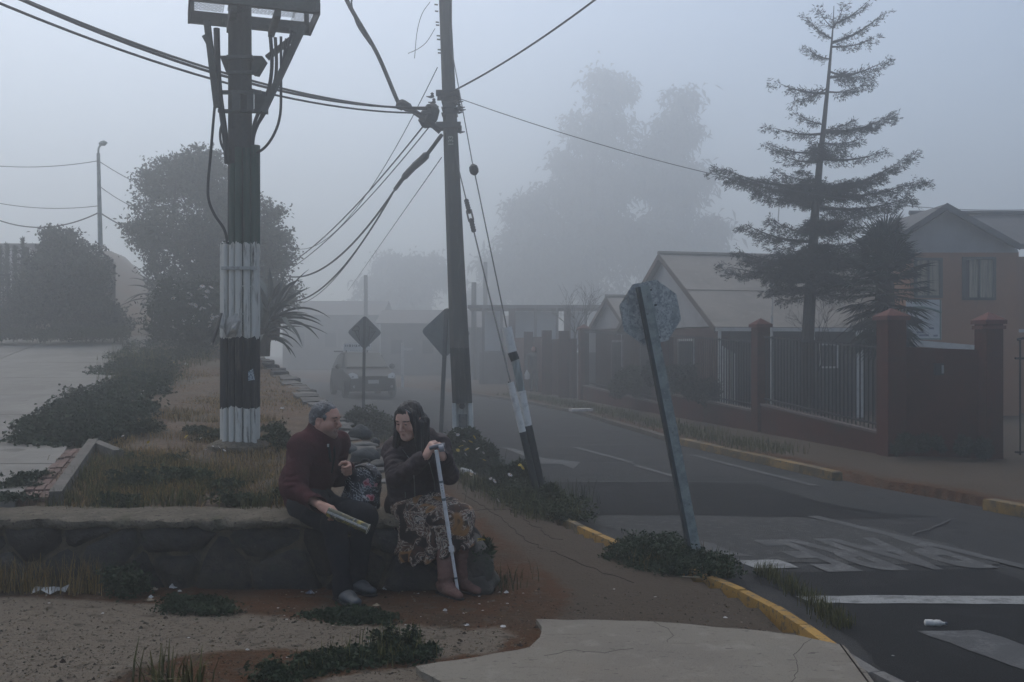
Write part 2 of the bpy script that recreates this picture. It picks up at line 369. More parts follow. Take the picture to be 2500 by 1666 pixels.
# local x -> across the lane (mirrored for the far reader), local y -> towards the camera
ctr = G(2110, 1346, ROADZ+.009); lx = Vector((-.60, -.06, 0)); ly = Vector((.34, -1.65, 0))
co = np.array([ctr + lx*c[0] + ly*c[1] for c in co]); co[:, 2] = ROADZ+.0092
fm.vertices.foreach_set('co', co.ravel().astype(np.float32)); fm.materials.clear(); fm.update()
tag(link_mesh('road_lettering', fm, m_line_w), kind='structure')

# ------------------------------------------------------------------ kerbs: separate kerb stones
m_kerb_f = mat('far_kerb_yellow', (.20, .125, .04), .9, [(3, (.10, .078, .045), .42, .56), (14, (.07, .058, .045), .52, .64)], bump=(45, .6), rand=.2)
m_kerb_d = mat('dirt_kerb', (.085, .072, .056), .95, [(4, (.06, .052, .04), .45, .6)], bump=(45, .8), rand=.15)
m_kerb_y = mat('kerb_yellow', (.31, .18, .040), .9, [(6, (.23, .14, .05), .5, .7), (22, (.12, .095, .06), .54, .62), (60, (.08, .07, .055), .62, .7)], bump=(45, .5), rand=.12)
m_kerb_o = mat('kerb_old', (.15, .12, .075), .9, [(5, (.22, .155, .06), .5, .62), (20, (.08, .07, .055), .5, .66)], bump=(45, .7), rand=.15)
m_kerb_g = mat('kerb_grey', (.16, .155, .145), .9, [(8, (.11, .105, .098), .45, .65), (60, (.07, .065, .06), .62, .7)], bump=(60, .6), rand=.1)
m_conc = mat('concrete', (.225, .205, .170), .95, spec=.1, layers=[(.6, (.21, .185, .152), .45, .6), (3.2, (.165, .145, .118), .60, .68, (.35, 2.2, 1)), (1.1, (.195, .175, .148), .42, .62), (6, (.28, .255, .215), .55, .75), (30, (.15, .134, .112), .60, .72), (4, (.125, .11, .09), .66, .74), (14, (.085, .076, .064), .63, .68, (1, 3, 1)), (85, (.08, .072, .06), .64, .72), (140, (.26, .24, .21), .66, .74)], bump=(80, .9))
m_conc_d = mat('old_concrete', (.155, .147, .132), .93, [(1.3, (.12, .112, .10), .42, .62), (8, (.19, .18, .16), .55, .75), (35, (.085, .078, .068), .58, .7)], bump=(60, .7))
def walk_pts(pts, step):
    out = [Vector((*pts[0][:2], 0))]; carry = 0
    P_ = [Vector((*p[:2], 0)) for p in pts]
    for a, b in zip(P_, P_[1:]):
        L = (b-a).length; t = step-carry
        while t <= L: out.append(a+(b-a)*(t/L)); t += step
        carry = L-(t-step)
    return out
def kerb_run(pts, step, w, top, mfun, side, y0=None, y1=None, parent=None):
    st = walk_pts(pts, step)
    for i in range(len(st)-1):
        a, b = st[i], st[i+1]; mid = (a+b)/2
        if (y0 is not None and mid.y < y0) or (y1 is not None and mid.y > y1): continue
        d = (b-a).normalized(); s = Vector((-d.y, d.x, 0))*side; g = .006
        p = [a+d*g, b-d*g, b-d*g+s*w, a+d*g+s*w]; t = top + random.uniform(-.006, .006)
        mb = MB(); c = .012
        lo = [(q.x, q.y, ROADZ-.05) for q in p]; hi = [(q.x, q.y, t-c) for q in p]
        ctr = sum(p, Vector())/4
        tp = [(q.x+(ctr.x-q.x)*.06, q.y+(ctr.y-q.y)*.03, t) for q in p]
        mb.add(lo+hi+tp, [(0, 1, 5, 4), (1, 2, 6, 5), (2, 3, 7, 6), (3, 0, 4, 7), (4, 5, 9, 8), (5, 6, 10, 9), (6, 7, 11, 10), (7, 4, 8, 11), (8, 9, 10, 11)])
        mb.build('kerb_stone', mfun(mid), parent, sharp=25)
def struct_root(name, loc):
    o = bpy.data.objects.new(name, None); COL.objects.link(o); o.location = loc; OFF[o.name] = Vector(loc); o['kind'] = 'structure'; return o
nk = struct_root('kerb', (1.0, 7.85, 0))
kerb_run(KERB, .42, .068, .02, lambda p: m_kerb_g if p.y < 5.15 else (m_kerb_y if p.y < 7.7 or 8.2 < p.y < 8.9 else m_kerb_o), 1, 3.6, 24, nk)
fk = struct_root('far_kerb', (4.3, 12.2, 0))
kerb_run(FARK, .8, .15, .035, lambda p: m_kerb_f, 1, 6.0, 10.7, fk); kerb_run(FARK, .8, .15, .03, lambda p: m_kerb_f, 1, 12.9, 17.6, fk); kerb_run(FARK, .8, .15, .0, lambda p: m_kerb_d, 1, 17.6, 36, fk)

# ------------------------------------------------------------------ the concrete apron at the corner
SLAB = [tuple(G(a, b, .03)[:2]) for a, b in [(1312, 1512), (1322, 1530), (1316, 1556), (1288, 1580), (1190, 1600), (1080, 1614), (1020, 1626), (1034, 1640), (1075, 1665), (1180, 1720), (1330, 1850),
         (2270, 1850), (2140, 1668), (2054, 1574), (1950, 1552), (1800, 1535), (1560, 1516)]]
sheet('concrete_apron', SLAB, .03, m_conc, .012, .08, .08)
# ------------------------------------------------------------------ raised bank: soil
by = np.unique(np.concatenate([np.arange(6.9, 14, .09), np.arange(14, 27, .25), np.arange(27, 66, 1.2)]))
u = np.concatenate([[0], np.cumsum(.012*1.035**np.arange(150))]); u = u/u[-1]
ex = np.interp(by, [p[1] for p in EDGE], [p[0] for p in EDGE])
BX = ex[None, :] + 0.02 + (-44-ex[None, :])*u[:, None]; BY = np.repeat(by[None, :], len(u), 0)
BN = fbm(np.stack([BX*1.1, BY*1.1, BX*0], -1), 31)*.07 + fbm(np.stack([BX*6, BY*6, BX*0], -1), 37, 2)*.022
WALKL = [(-40, 7.2), (-3.60, 7.2), (-3.86, 8.3), (-4.18, 9.4), (-5.2, 12.5), (-6.9, 17.5), (-9.1, 25.4), (-9.9, 26.9), (-40, 26.9)]   # the upper concrete path
wd = sdist(BX, BY, WALKL)
BZ = bed_z(BX, BY) + np.where(wd > -.1, -.06, BN)*np.clip((BY-7)/.3, 0, 1) - np.where(BY < 7.3, .02, 0)
m_bed = mat('bank_soil', (.088, .050, .027), .95, [(2.0, (.075, .052, .034), .42, .6), (11, (.15, .105, .065), .5, .68), (24, (.05, .038, .027), .58, .7), (.8, (.085, .07, .05), .5, .64)], bump=(40, 1.0))
speck(m_bed, 45, (.20, .15, .095), .6, .72)
n0, n1 = BX.shape; ii = np.arange(n0*n1).reshape(n0, n1)
FB = np.stack([ii[:-1, :-1], ii[:-1, 1:], ii[1:, 1:], ii[1:, :-1]], -1).reshape(-1, 4)
VB = np.stack([BX, BY, BZ], -1).reshape(-1, 3)
sk = VB[ii[0]].copy(); sk[:, 2] = -.12; sk[:, 0] += .12                       # the bank's own face on the road side
b0 = len(VB); VB = np.concatenate([VB, sk]); k = np.arange(n1-1)
FB = np.concatenate([FB, np.stack([ii[0, :-1], b0+k, b0+k+1, ii[0, 1:]], -1)])
tag(np_obj('bank', VB, FB, m_bed, smooth=True), kind='structure')
def bank_h(x, y): return float(bed_z(x, y))
def on_bank(px, py, lift=0.0):
    """photo pixel -> place on the bank's plane"""
    k = (HY-py)/FP; y = (EYE-lift-.46+.072*7)/(.072-k); x = (px-CX)/FP*y; return Vector((x, y, bank_h(x, y)+lift))
# upper path: cast concrete panels with open joints, in two strips
m_conc_u = mat('upper_path_concrete', (.225, .215, .195), .95, spec=.1, layers=[(1.1, (.18, .17, .152), .42, .62), (6, (.26, .25, .225), .55, .75), (30, (.14, .13, .115), .60, .72), (3, (.13, .122, .108), .62, .74)], bump=(60, .5))
wp = struct_root('upper_path', (-6, 12, .8))
def path_panel(pts, m): sheet('panel', pts, lambda a, b: bank_h(a, b)+.035, m, .006, .2, .1, None, wp)
def edge_x(y): return float(np.interp(y, [p[1] for p in WALKL[1:8]], [p[0] for p in WALKL[1:8]]))
rows = [7.22, 8.55, 9.95, 11.6, 13.5, 15.8, 18.6, 22.0, 25.4, 26.9]
for a, b in zip(rows, rows[1:]):
    x0, x1 = edge_x(a+.02), edge_x(b-.02); s = -.335
    la, lb = -6.3-.335*(a-7.2)*.9, -6.3-.335*(b-7.2)*.9
    g = .012
    path_panel([(x0, a+g), (x1, b-g), (lb+g, b-g), (la+g, a+g)], m_conc_u)
    path_panel([(la-g, a+g), (lb-g, b-g), (lb-2.6, b-g), (la-2.6, a+g)], m_conc_u)

GZ = Z.copy()
def ground_h(x, y):
    i = int(np.clip(np.searchsorted(gx, x)-1, 0, len(gx)-2)); j = int(np.clip(np.searchsorted(gy, y)-1, 0, len(gy)-2)); u_ = (x-gx[i])/(gx[i+1]-gx[i]); v_ = (y-gy[j])/(gy[j+1]-gy[j])
    return float(GZ[i, j]*(1-u_)*(1-v_)+GZ[i+1, j]*u_*(1-v_)+GZ[i, j+1]*(1-u_)*v_+GZ[i+1, j+1]*u_*v_)
m_crack = mat('crack', (.020, .016, .013), .98, spec=.05)
def crack(pts, r=.0038):
    out = []
    for p in [G(a, b) for a, b in pts]: out.append(p)
    full = []
    for a, b in zip(out, out[1:]):
        k = max(2, int((b-a).length/.07))
        for i in range(k):
            q = a.lerp(b, i/k); q = q+Vector((fbm(np.array([[q.x*9, q.y*9, 1]]), 2)[0]*.05, fbm(np.array([[q.x*9, q.y*9, 9]]), 3)[0]*.05, 0)); full.append((q.x, q.y, ground_h(q.x, q.y)+.001))
    mb = MB(); mb.tube(full, r, 4); tag(mb.build('path_crack', m_crack), kind='structure')
for c_ in ([(1125, 1205), (1190, 1245), (1260, 1300), (1330, 1345)], [(1240, 1245), (1310, 1290), (1345, 1318), (1400, 1322)], [(1100, 1165), (1150, 1190), (1230, 1232)], [(1340, 1345), (1450, 1390), (1560, 1430)], [(1085, 1262), (1180, 1248), (1250, 1246)]): crack(c_)

cs_ = G(1700, 1580, .03)
for pl in ([(1330, 1600), (1400, 1588), (1480, 1596), (1560, 1582)], [(1980, 1560), (1940, 1600), (1950, 1640), (1920, 1690)], [(1600, 1520), (1640, 1545), (1630, 1570)]):
    q = [G(a, b, .03) for a, b in pl]; full = []
    for p0_, p1_ in zip(q, q[1:]):
        for i in range(6): r_ = p0_.lerp(p1_, i/6); full.append((r_.x+fbm(np.array([[r_.x*14, r_.y*14, 2]]), 2)[0]*.03, r_.y+fbm(np.array([[r_.x*14, r_.y*14, 7]]), 3)[0]*.03, .0302))
    mb = MB(); mb.tube(full, .0014, 4); tag(mb.build('apron_crack', m_crack), kind='structure')
mb = MB(); jn = [G(a, b, .03) for a, b in ((2052, 1574), (2138, 1690))]; mb.tube([(p.x, p.y, .0305) for p in jn], .005, 4); tag(mb.build('apron_joint', m_crack), kind='structure')
# ------------------------------------------------------------------ low stone wall the two people sit on
m_stone = mat('dark_stone', (.040, .038, .035), .95, [(2.2, (.062, .053, .042), .46, .6), (14, (.03, .029, .028), .5, .66), (40, (.10, .095, .085), .62, .72), (6, (.05, .055, .035), .58, .68)], bump=(28, 1.4), rand=.5)
m_mortar = mat('mortar', (.135, .108, .076), .95, [(6, (.05, .044, .036), .42, .62), (30, (.12, .10, .078), .58, .72)], bump=(45, .9))
m_cap = mat('wall_cap_concrete', (.150, .130, .100), .97, spec=.1, layers=[(2.2, (.10, .086, .066), .44, .6), (9, (.19, .165, .13), .52, .66), (30, (.045, .037, .028), .56, .64), (70, (.22, .19, .15), .62, .7), (4, (.085, .078, .048), .56, .68)], bump=(30, 1.8))
m_rock = mat('rubble_rock', (.11, .105, .095), .92, [(5, (.075, .072, .068), .42, .6), (20, (.15, .14, .12), .55, .72)], bump=(25, .9), rand=.35)
m_rock_d = mat('dark_boulder', (.045, .050, .052), .9, [(5, (.06, .065, .066), .45, .65), (20, (.03, .032, .033), .55, .72)], bump=(25, .9), rand=.25)
wall = thing('stone_wall', 'low dark rubble stone wall with a rough concrete top that the two people sit on', 'wall', (-2.4, 6.83, 0))
WX0, WX1 = -6.2, -.36
mb = MB(); mb.box(((WX0+WX1)/2, 6.86, .17), (WX1-WX0, .42, .46)); mb.build('mortar_core', m_mortar, wall, smooth=False)
def voronoi_cells(x0, x1, z0, z1, pts):
    out = []
    for i, (px, pz) in enumerate(pts):
        poly = [(x0, z0), (x1, z0), (x1, z1), (x0, z1)]
        for j, (qx, qz) in enumerate(pts):
            if i == j or abs(qx-px) > 1.5: continue
            nx_, nz_ = qx-px, qz-pz; c = (qx*qx+qz*qz-px*px-pz*pz)/2; new = []
            for k in range(len(poly)):
                a, b = poly[k], poly[(k+1) % len(poly)]; da, db = a[0]*nx_+a[1]*nz_-c, b[0]*nx_+b[1]*nz_-c
                if da <= 0: new.append(a)
                if da*db < 0: t = da/(da-db); new.append((a[0]+(b[0]-a[0])*t, a[1]+(b[1]-a[1])*t))
            poly = new
            if len(poly) < 3: break
        if len(poly) >= 3: out.append(((px, pz), poly))
    return out
def stone_face(cells, place, parent, m, gap=.017, proud=.055, seed=0):
    rr = random.Random(seed)
    for (cx, cz), poly in cells:
        # round the corners, then build: back ring, front ring, bulged inner ring
        pts = []
        for k in range(len(poly)):
            a, b = Vector(poly[k]), Vector(poly[(k+1) % len(poly)])
            if (b-a).length < .03: continue
            for t in (.18, .5, .82): pts.append(a.lerp(b, t))
        if len(pts) < 6: continue
        c = sum(pts, Vector((0, 0)))/len(pts); pr = proud*rr.uniform(.55, 1.25)
        rings = []
        for ins, dep in ((gap, -.06), (gap*1.1, pr*.55), (gap+.035, pr), (gap+.11, pr*1.12)):
            ring = []
            for p in pts:
                v = c-p; L = v.length; q = p + v*min(ins/L, .8)
                n_ = fbm(np.array([[q.x*9, q.y*9, seed+cx*3]]), 4, 2)[0]
                ring.append((q.x + n_*.02, q.y + n_*.015, dep + n_*.03*(dep > 0)))
            rings.append(ring)
        V, F = [], []; n = len(pts)
        for ring in rings: V += [place(*q) for q in ring]
        for r in range(3):
            for k in range(n): F.append((r*n+k, r*n+(k+1) % n, (r+1)*n+(k+1) % n, (r+1)*n+k))
        F.append(tuple(3*n+k for k in range(n)))
        mb = MB(); mb.add(V, F); mb.build('stone', m, parent, sharp=50)
rs = random.Random(5); pts = []
x = WX0
while x < WX1+.3:
    w = rs.uniform(.36, .66); zc = rs.uniform(.18, .27)
    pts += [(x+rs.uniform(-.1, .1), zc-.15+rs.uniform(-.04, .04)), (x+w*.45+rs.uniform(-.08, .1), zc+.17+rs.uniform(-.05, .04))]
    if rs.random() < .35: pts.append((x+w*.5, zc+rs.uniform(-.03, .05)))
    x += w*.86
stone_face(voronoi_cells(WX0, WX1, -.05, .415, pts), lambda a, b, d: (a, 6.65-d, b), wall, m_stone, seed=3)
# concrete top: a thick slab with a crumbled front lip
nx_, L_ = 320, WX1-WX0+.05
prof = [(6.635, .395), (6.60, .405), (6.588, .43), (6.595, .455), (6.63, .468), (6.72, .472), (6.85, .472), (6.98, .470), (7.10, .466), (7.14, .44), (7.14, .36)]
V = []; 
for i in range(nx_):
    xx = WX0 + L_*i/(nx_-1)
    for j, (yy, zz) in enumerate(prof):
        n1_ = fbm(np.array([[xx*2.2, yy*3, zz*4]]), 8)[0]; n2_ = fbm(np.array([[xx*9, yy*9, zz*9]]), 9, 2)[0]
        front = 1 if j < 5 else .35
        n3_ = max(0, fbm(np.array([[xx*4.1, 7.7, 1.3]]), 19, 2)[0]-.06)*.16*(j < 4)
        V.append((xx, yy + (n1_*.05+n2_*.035)*front + n3_, zz + (n1_*.022+n2_*.018)*(2.2 if j < 3 else .7) - (n3_*.6 if j > 2 else 0)))
npf = len(prof); I = np.arange(nx_*npf).reshape(nx_, npf)
F = np.stack([I[:-1, :-1], I[:-1, 1:], I[1:, 1:], I[1:, :-1]], -1).reshape(-1, 4)
mb = MB(); mb.add(V, [tuple(f) for f in F]+[tuple(I[0]), tuple(I[-1][::-1])]); mb.build('wall_top', m_cap, wall, sharp=60)
def rock(name, c, size, seed, m, parent=None, sub=3, rough=.28, flat=.0, rot=0):
    bm = bmesh.new(); bmesh.ops.create_icosphere(bm, subdivisions=sub, radius=1)
    co = np.array([v.co[:] for v in bm.verts]); n = fbm(co*1.1+seed*7.3, seed)*rough*2 + fbm(co*3.1+seed, seed+5, 2)*rough*.7
    # chip planes
    rr = np.random.default_rng(seed); 
    for _ in range(7):
        d = rr.normal(size=3); d /= np.linalg.norm(d); h = rr.uniform(.62, .9); t = co@d; co = co - np.maximum(t-h, 0)[:, None]*d*.85
    co = co*(1+n)[:, None]; co = co*np.array(size)/2
    ca, sa = math.cos(rot), math.sin(rot); co = co@np.array([[ca, sa, 0], [-sa, ca, 0], [0, 0, 1]])
    fs = np.array([[v.index for v in f.verts] for f in bm.faces]); bm.free()
    V = co + np.array(c)[None]
    return np_obj(name, V, fs, m, parent, smooth=True)
# the upright stones that close the wall's end
m_endstone = mat('end_stone', (.10, .092, .078), .92, [(4, (.07, .064, .055), .4, .6), (16, (.13, .12, .10), .55, .7), (3, (.06, .068, .045), .55, .66)], bump=(25, .9), rand=.2)
rock('end_stone', (-.335, 6.70, .17), (.30, .36, .56), 11, m_stone, wall, 3, .16)
rock('end_stone', (-.235, 6.63, .16), (.20, .40, .50), 14, m_endstone, wall, 3, .18, rot=.3)
rock('end_stone', (-.19, 6.52, .07), (.22, .20, .24), 17, m_endstone, wall, 3, .2, rot=-.4)
# coping of rough flat stones along the bank's edge above the road
cop = thing('bank_edging', 'line of rough pale flat stones edging the raised bank above the road', 'stone edging', (-2.0, 11.4, .9))
sp = walk_pts([p for p in EDGE if 7.5 < p[1] < 32], .34); rr = random.Random(8)
for i in range(len(sp)-1):
    a, b = sp[i], sp[i+1]
    if a.y > 30: break
    d = (b-a).normalized(); s = Vector((-d.y, d.x, 0)); w = rr.uniform(.20, .34); off = rr.uniform(-.03, .05); L_ = (b-a).length*.49
    c = (a+b)/2 + s*(w/2-.04+off); zt = bank_h(c.x, c.y)+rr.uniform(-.005, .04)
    lp = []
    for q, (e, f) in enumerate(((-1, -1), (0, -1.1), (1, -.9), (1.05, 0), (1, 1), (0, 1.05), (-1, .9), (-1.04, 0))):
        p = c + d*(L_*e*rr.uniform(.86, 1.0)) + s*(w/2*f*rr.uniform(.8, 1.05)); lp.append(p)
    rise = .072
    top = [(p.x, p.y, zt + (p.y-c.y)*rise*.8 + rr.uniform(-.008, .008)) for p in lp]
    ctr = Vector(c); mid = [(ctr.x+(p.x-ctr.x)*1.05, ctr.y+(p.y-ctr.y)*1.05, zt-.03+(p.y-c.y)*rise*.8) for p in lp]
    low = [(p.x, p.y, zt-.16) for p in lp]; n = 8
    mb = MB(); mb.add(low+mid+top, [(k, (k+1) % n, n+(k+1) % n, n+k) for k in range(n)]+[(n+k, n+(k+1) % n, 2*n+(k+1) % n, 2*n+k) for k in range(n)]+[tuple(2*n+k for k in range(n))])
    mb.build('edging_stone', m_rock, cop, sharp=30)
# loose boulders lying on the edging, behind the backpack
BOULD = [((880, 1062), 62, .62, m_rock_d, 'dark round boulder lying on the bank edge, farthest up the row of boulders'), ((913, 1083), 34, .8, m_rock_d, 'small dark boulder right beside the dark round one on the bank edge'),
         ((853, 1098), 52, .55, m_rock_d, 'dark low stone on the bank beside the man in the maroon jacket'), ((893, 1086), 66, .3, m_rock, 'pale flat stone between the dark boulders on the bank edge'),
         ((935, 1102), 50, .5, m_rock, 'pale stone lying on the bank edge next to the woman with long dark hair'), ((893, 1122), 92, .52, m_rock_d, 'big blue-grey boulder directly behind the floral backpack'),
         ((925, 1135), 60, .45, m_rock, 'tan stone wedged against the big blue-grey boulder'), ((846, 1036), 44, .35, m_rock, 'pale flat stone on the bank edge right of the man’s face')]
for i, ((px, py), wpx, asp, m, lab) in enumerate(BOULD):
    p = on_bank(px, py+8); sz = wpx/FP*p.y
    tag(rock('boulder', (p.x, p.y, p.z+sz*asp*.3), (sz, sz*.8, sz*asp), 30+i, m, None, 3, .2, rot=i), lab, 'boulder', 'boulders along the bank edge')
# old kerb stones and brick edging between the upper path and the weeds
m_brick = mat('brick_edging', (.15, .095, .078), .92, [(6, (.11, .075, .062), .42, .62), (30, (.18, .125, .105), .55, .7)], bump=(40, .7), rand=.22)
be = struct_root('brick_strip', (-3.1, 8.2, .5))
c0, c1 = on_bank(70, 1222), on_bank(190, 1105)
mk = mat('buried_kerb', (.125, .115, .10), .92, [(5, (.09, .083, .073), .42, .6), (25, (.06, .055, .05), .58, .7)], bump=(40, .8), rand=.15)
for i in range(9):
    for j in range(3):
        t0, t1 = i/9+.006, (i+1)/9-.006; s0, s1 = j/3+.02, (j+1)/3-.02
        A, B = on_bank(40, 1228), on_bank(163, 1108); C, D = on_bank(118, 1228), on_bank(205, 1104)
        q = lambda t, s: (A.lerp(B, t)).lerp(C.lerp(D, t), s)
        h = random.uniform(.028, .05)
        ps = [q(t0, s0), q(t1, s0), q(t1, s1), q(t0, s1)]
        mb = MB(); mb.prism([(p.x, p.y, bank_h(p.x, p.y)-.03) for p in ps], (0, 0, h+.03)); mb.build('brick', m_brick, be, smooth=False)
for (a, b, lab) in (((135, 1232), (228, 1098), 'long weathered concrete kerb lying between brick strip and dry grass'), ((232, 1100), (290, 1128), 'short buried concrete kerb end meeting the long kerb at a right angle')):
    p, q = on_bank(*a), on_bank(*b); mb = MB(); mb.beam(p+Vector((0, 0, .03)), q+Vector((0, 0, .04)), .085, .13)
    o = mb.build('old_kerb', mk, smooth=False); tag(o, lab, 'kerb stone')
# ------------------------------------------------------------------ painted post with the work platform
def band(c): return c
m_postdark = mat('post_concrete_dark', (.050, .052, .050), .9, [(3, (.062, .064, .06), .45, .6, (6, 6, .6)), (30, (.035, .036, .035), .55, .7)], bump=(35, .5))
WHITE_D, BLACK_D, GREEN_D = (.56, .545, .50), (.016, .017, .018), (.034, .066, .050)
m_pipe = band_mat('painted_pipe', [(0, WHITE_D), (1.03, BLACK_D), (1.70, WHITE_D), (2.60, GREEN_D)], .8, .045, 14, (.085, .070, .055), .54, .66, (9, 9, .9))
m_steel = mat('galvanised_dark', (.075, .08, .08), .6, [(6, (.05, .053, .054), .45, .62), (40, (.10, .105, .10), .6, .7)], bump=(40, .2), metal=.3)
m_cable = mat('black_cable', (.018, .019, .021), .6)
m_wire = mat('grey_wire', (.05, .055, .06), .6, metal=.3)
p0 = on_bank(586, 1092); PY = p0.y; Q = lambda px, py, dy=0: P(px, py, PY+dy)
post = thing('utility_post', 'thick post banded black and white below and green above, carrying a steel work platform', 'post', p0)
mb = MB(); rad = .5*58/FP*PY
mb.tube([p0-Vector((0, 0, .3)), Q(586, 360), Q(585, -300)], [.13, rad*1.02, rad*.95], 10); mb.build('post_core', m_postdark, post)
# five half-round cable guards, a little uneven at the top
xs = [(550, 11, 596), (566, 11, 400), (583, 12, 360), (603, 12, 362), (620, 10, 356)]
for i, (px, w, top) in enumerate(xs):
    r = w*.72/FP*PY; dy = -.13 - .045*math.cos((i-2)*.7)
    ptop = px + (2 if i < 2 else -1)*1.2
    mb = MB(); mb.tube([Q(px, 1096, dy), Q(px, 850, dy), Q(px+.3*(ptop-px), 606, dy), Q(ptop, top, dy)], [r, r, r, r*.96], 12); mb.build('cable_guard', m_pipe, post)
for px, r, top in ((552, .06, 596), (620, .06, 356), (586, .08, 590)):                # rear half of the cladding
    mb = MB(); mb.tube([Q(px, 1096, .04), Q(px, top, .04)], r, 10); mb.build('cable_guard', m_pipe, post)
mb = MB(); mb.box(Q(584, 655, -.21), (.335, .012, .03)); mb.build('strap', mat('strap_paint', (.36, .36, .34), .7, [(20, (.15, .14, .13), .5, .65)]), post)
for yy in (590, 700, 768): mb = MB(); mb.tube([Q(586+math.cos(a)*40, yy+math.sin(a)*1, math.sin(a)*.19) for a in np.linspace(math.pi, 2*math.pi, 12)], .006, 5); mb.build('strap', m_pipe, post)
mb = MB(); mb.lathe([(.30, -.10), (.30, .02), (.24, .06), (.18, .075)], p0, (0, 0, 1), 14); mb.build('footing', m_cap, post)
# torn poster, stick, sticker
m_paper = mat('torn_poster', (.40, .385, .36), .85, [(8, (.26, .245, .225), .48, .62), (20, (.13, .12, .11), .62, .7)], bump=(20, .5))
tp = thing('torn_poster', 'torn curling paper poster hanging from the painted post', 'poster', Q(560, 790, -.22))
def paper(name, pts, parent, m, bulge=.05):
    ctr = sum((Vector(p) for p in pts), Vector())/len(pts); mb = MB(); n = len(pts); rr = random.Random(len(pts)*7+int(ctr.x*100))
    mid = [Vector(p).lerp(ctr, .45)+Vector((rr.uniform(-.01, .01), -bulge*rr.uniform(.3, 1), rr.uniform(-.01, .01))) for p in pts]
    V = [tuple(p) for p in pts]+[tuple(p) for p in mid]+[tuple(ctr+Vector((0, -bulge, 0)))]
    mb.add(V, [(k, (k+1) % n, n+(k+1) % n, n+k) for k in range(n)]+[(n+k, n+(k+1) % n, 2*n) for k in range(n)])
    return mb.build(name, m, parent, sharp=20)
paper('sheet', [Q(543, 800, -.20), Q(556, 776, -.22), Q(580, 765, -.22), Q(588, 785, -.23), Q(575, 824, -.21), Q(552, 823, -.21)], tp, m_paper, .03)
paper('flap', [Q(566, 790, -.23), Q(583, 782, -.25), Q(576, 812, -.26), Q(560, 818, -.25)], tp, m_paper, .05)
paper('flap', [Q(541, 770, -.2), Q(546, 766, -.22), Q(548, 806, -.25), Q(536, 800, -.25)], tp, m_paper, .02)
mb = MB(); mb.tube([Q(541, 765, -.2), Q(531, 800, -.24), Q(519, 836, -.22)], [.012, .014, .013], 6); tag(mb.build('wooden_stick', mat('grey_wood', (.13, .125, .12), .9, bump=(30, .6))), 'thin grey wooden stick leaning out from behind the torn poster', 'stick')
m_stk = mat('sticker', (.35, .42, .46), .6, [(60, (.05, .08, .12), .45, .55), (90, (.55, .58, .6), .55, .62)])
tag(paper('sticker', [Q(606, 908, -.215), Q(618, 900, -.215), Q(622, 928, -.215), Q(606, 930, -.215)], None, m_stk, .004), 'small blue and white sticker on the black band of the post', 'sticker')
# platform: frame, punched deck, toe boards, rails, braces
m_plat = mat('platform_steel', (.085, .09, .085), .7, [(5, (.055, .06, .058), .45, .62, (1, 1, 1)), (30, (.12, .125, .115), .6, .72)], bump=(35, .3))
pc = Vector((-2.50, 9.62, 4.80)); ang = R(19); ax = Vector((math.cos(ang), math.sin(ang), 0)); ay = Vector((-math.sin(ang), math.cos(ang), 0)); az = Vector((0, 0, 1))
HW, HD = .585, .36
C = lambda a, b, c=0: pc + ax*a + ay*b + az*c
for b in (-HD, HD): mb = MB(); mb.box(C(0, b, .05), (2*HW, .02, .13), axes=[ax, ay, az]); mb.box(C(0, b*.93, -.01), (2*HW, .06, .012), axes=[ax, ay, az]); mb.build('toe_board', m_plat, post, smooth=False)
for a in (-HW, HW): mb = MB(); mb.box(C(a, 0, .03), (.02, 2*HD-.03, .11), axes=[ax, ay, az]); mb.build('side_beam', m_plat, post, smooth=False)
for a in (-.2, .2): mb = MB(); mb.box(C(a, 0, -.05), (.06, 2*HD-.05, .06), axes=[ax, ay, az]); mb.build('cross_beam', m_plat, post, smooth=False)
# deck with real round holes
def punched(cx, cy, w, d, nx, ny, r):
    mb = MB(); cw, cd = w/nx, d/ny
    for i in range(nx):
        for j in range(ny):
            x0, y0 = cx-w/2+cw*(i+.5), cy-d/2+cd*(j+.5); sq, ho = [], []
            for k in range(8):
                a = math.pi/4*k+math.pi/8; ho.append(C(x0+r*math.cos(a), y0+r*math.sin(a), -.015))
                m_ = 1/max(abs(math.cos(a)), abs(math.sin(a))); sq.append(C(x0+cw/2*math.cos(a)*m_, y0+cd/2*math.sin(a)*m_, -.015))
            mb.add(sq+ho, [(k, (k+1) % 8, 8+(k+1) % 8, 8+k) for k in range(8)])
    return mb
for (cx, cy, w, d, nx, ny) in ((-.42, -.20, .28, .26, 8, 6), (-.42, .14, .28, .34, 8, 8), (.06, -.24, .62, .2, 18, 5), (.45, -.12, .2, .44, 6, 11), (.06, .26, .62, .16, 18, 4)):
    punched(cx, cy, w, d, nx, ny, .0125).build('deck_panel', m_plat, post, smooth=False)
for a, b in ((-HW+.03, HD), (-HW+.02, -HD), (HW-.02, -HD), (HW-.03, HD), (HW-.2, -HD)): mb = MB(); mb.box(C(a, b, .55), (.045, .045, 1.1), axes=[ax, ay, az]); mb.build('rail_post', m_plat, post, smooth=False)
for h in (.55, 1.05):
    for b in (-HD, HD): mb = MB(); mb.box(C(0, b, h), (2*HW, .035, .04), axes=[ax, ay, az]); mb.build('rail', m_plat, post, smooth=False)
    for a in (-HW, HW): mb = MB(); mb.box(C(a, 0, h), (.035, 2*HD, .04), axes=[ax, ay, az]); mb.build('rail', m_plat, post, smooth=False)
mb = MB(); mb.beam(C(HW-.2, -HD, .05), C(HW, -HD, .55), .03); mb.build('rail', m_plat, post, smooth=False)
mb = MB(); mb.tube([C(.05, 0, .1), C(.03, .05, .9)], .05, 8); mb.build('mast', m_postdark, post)
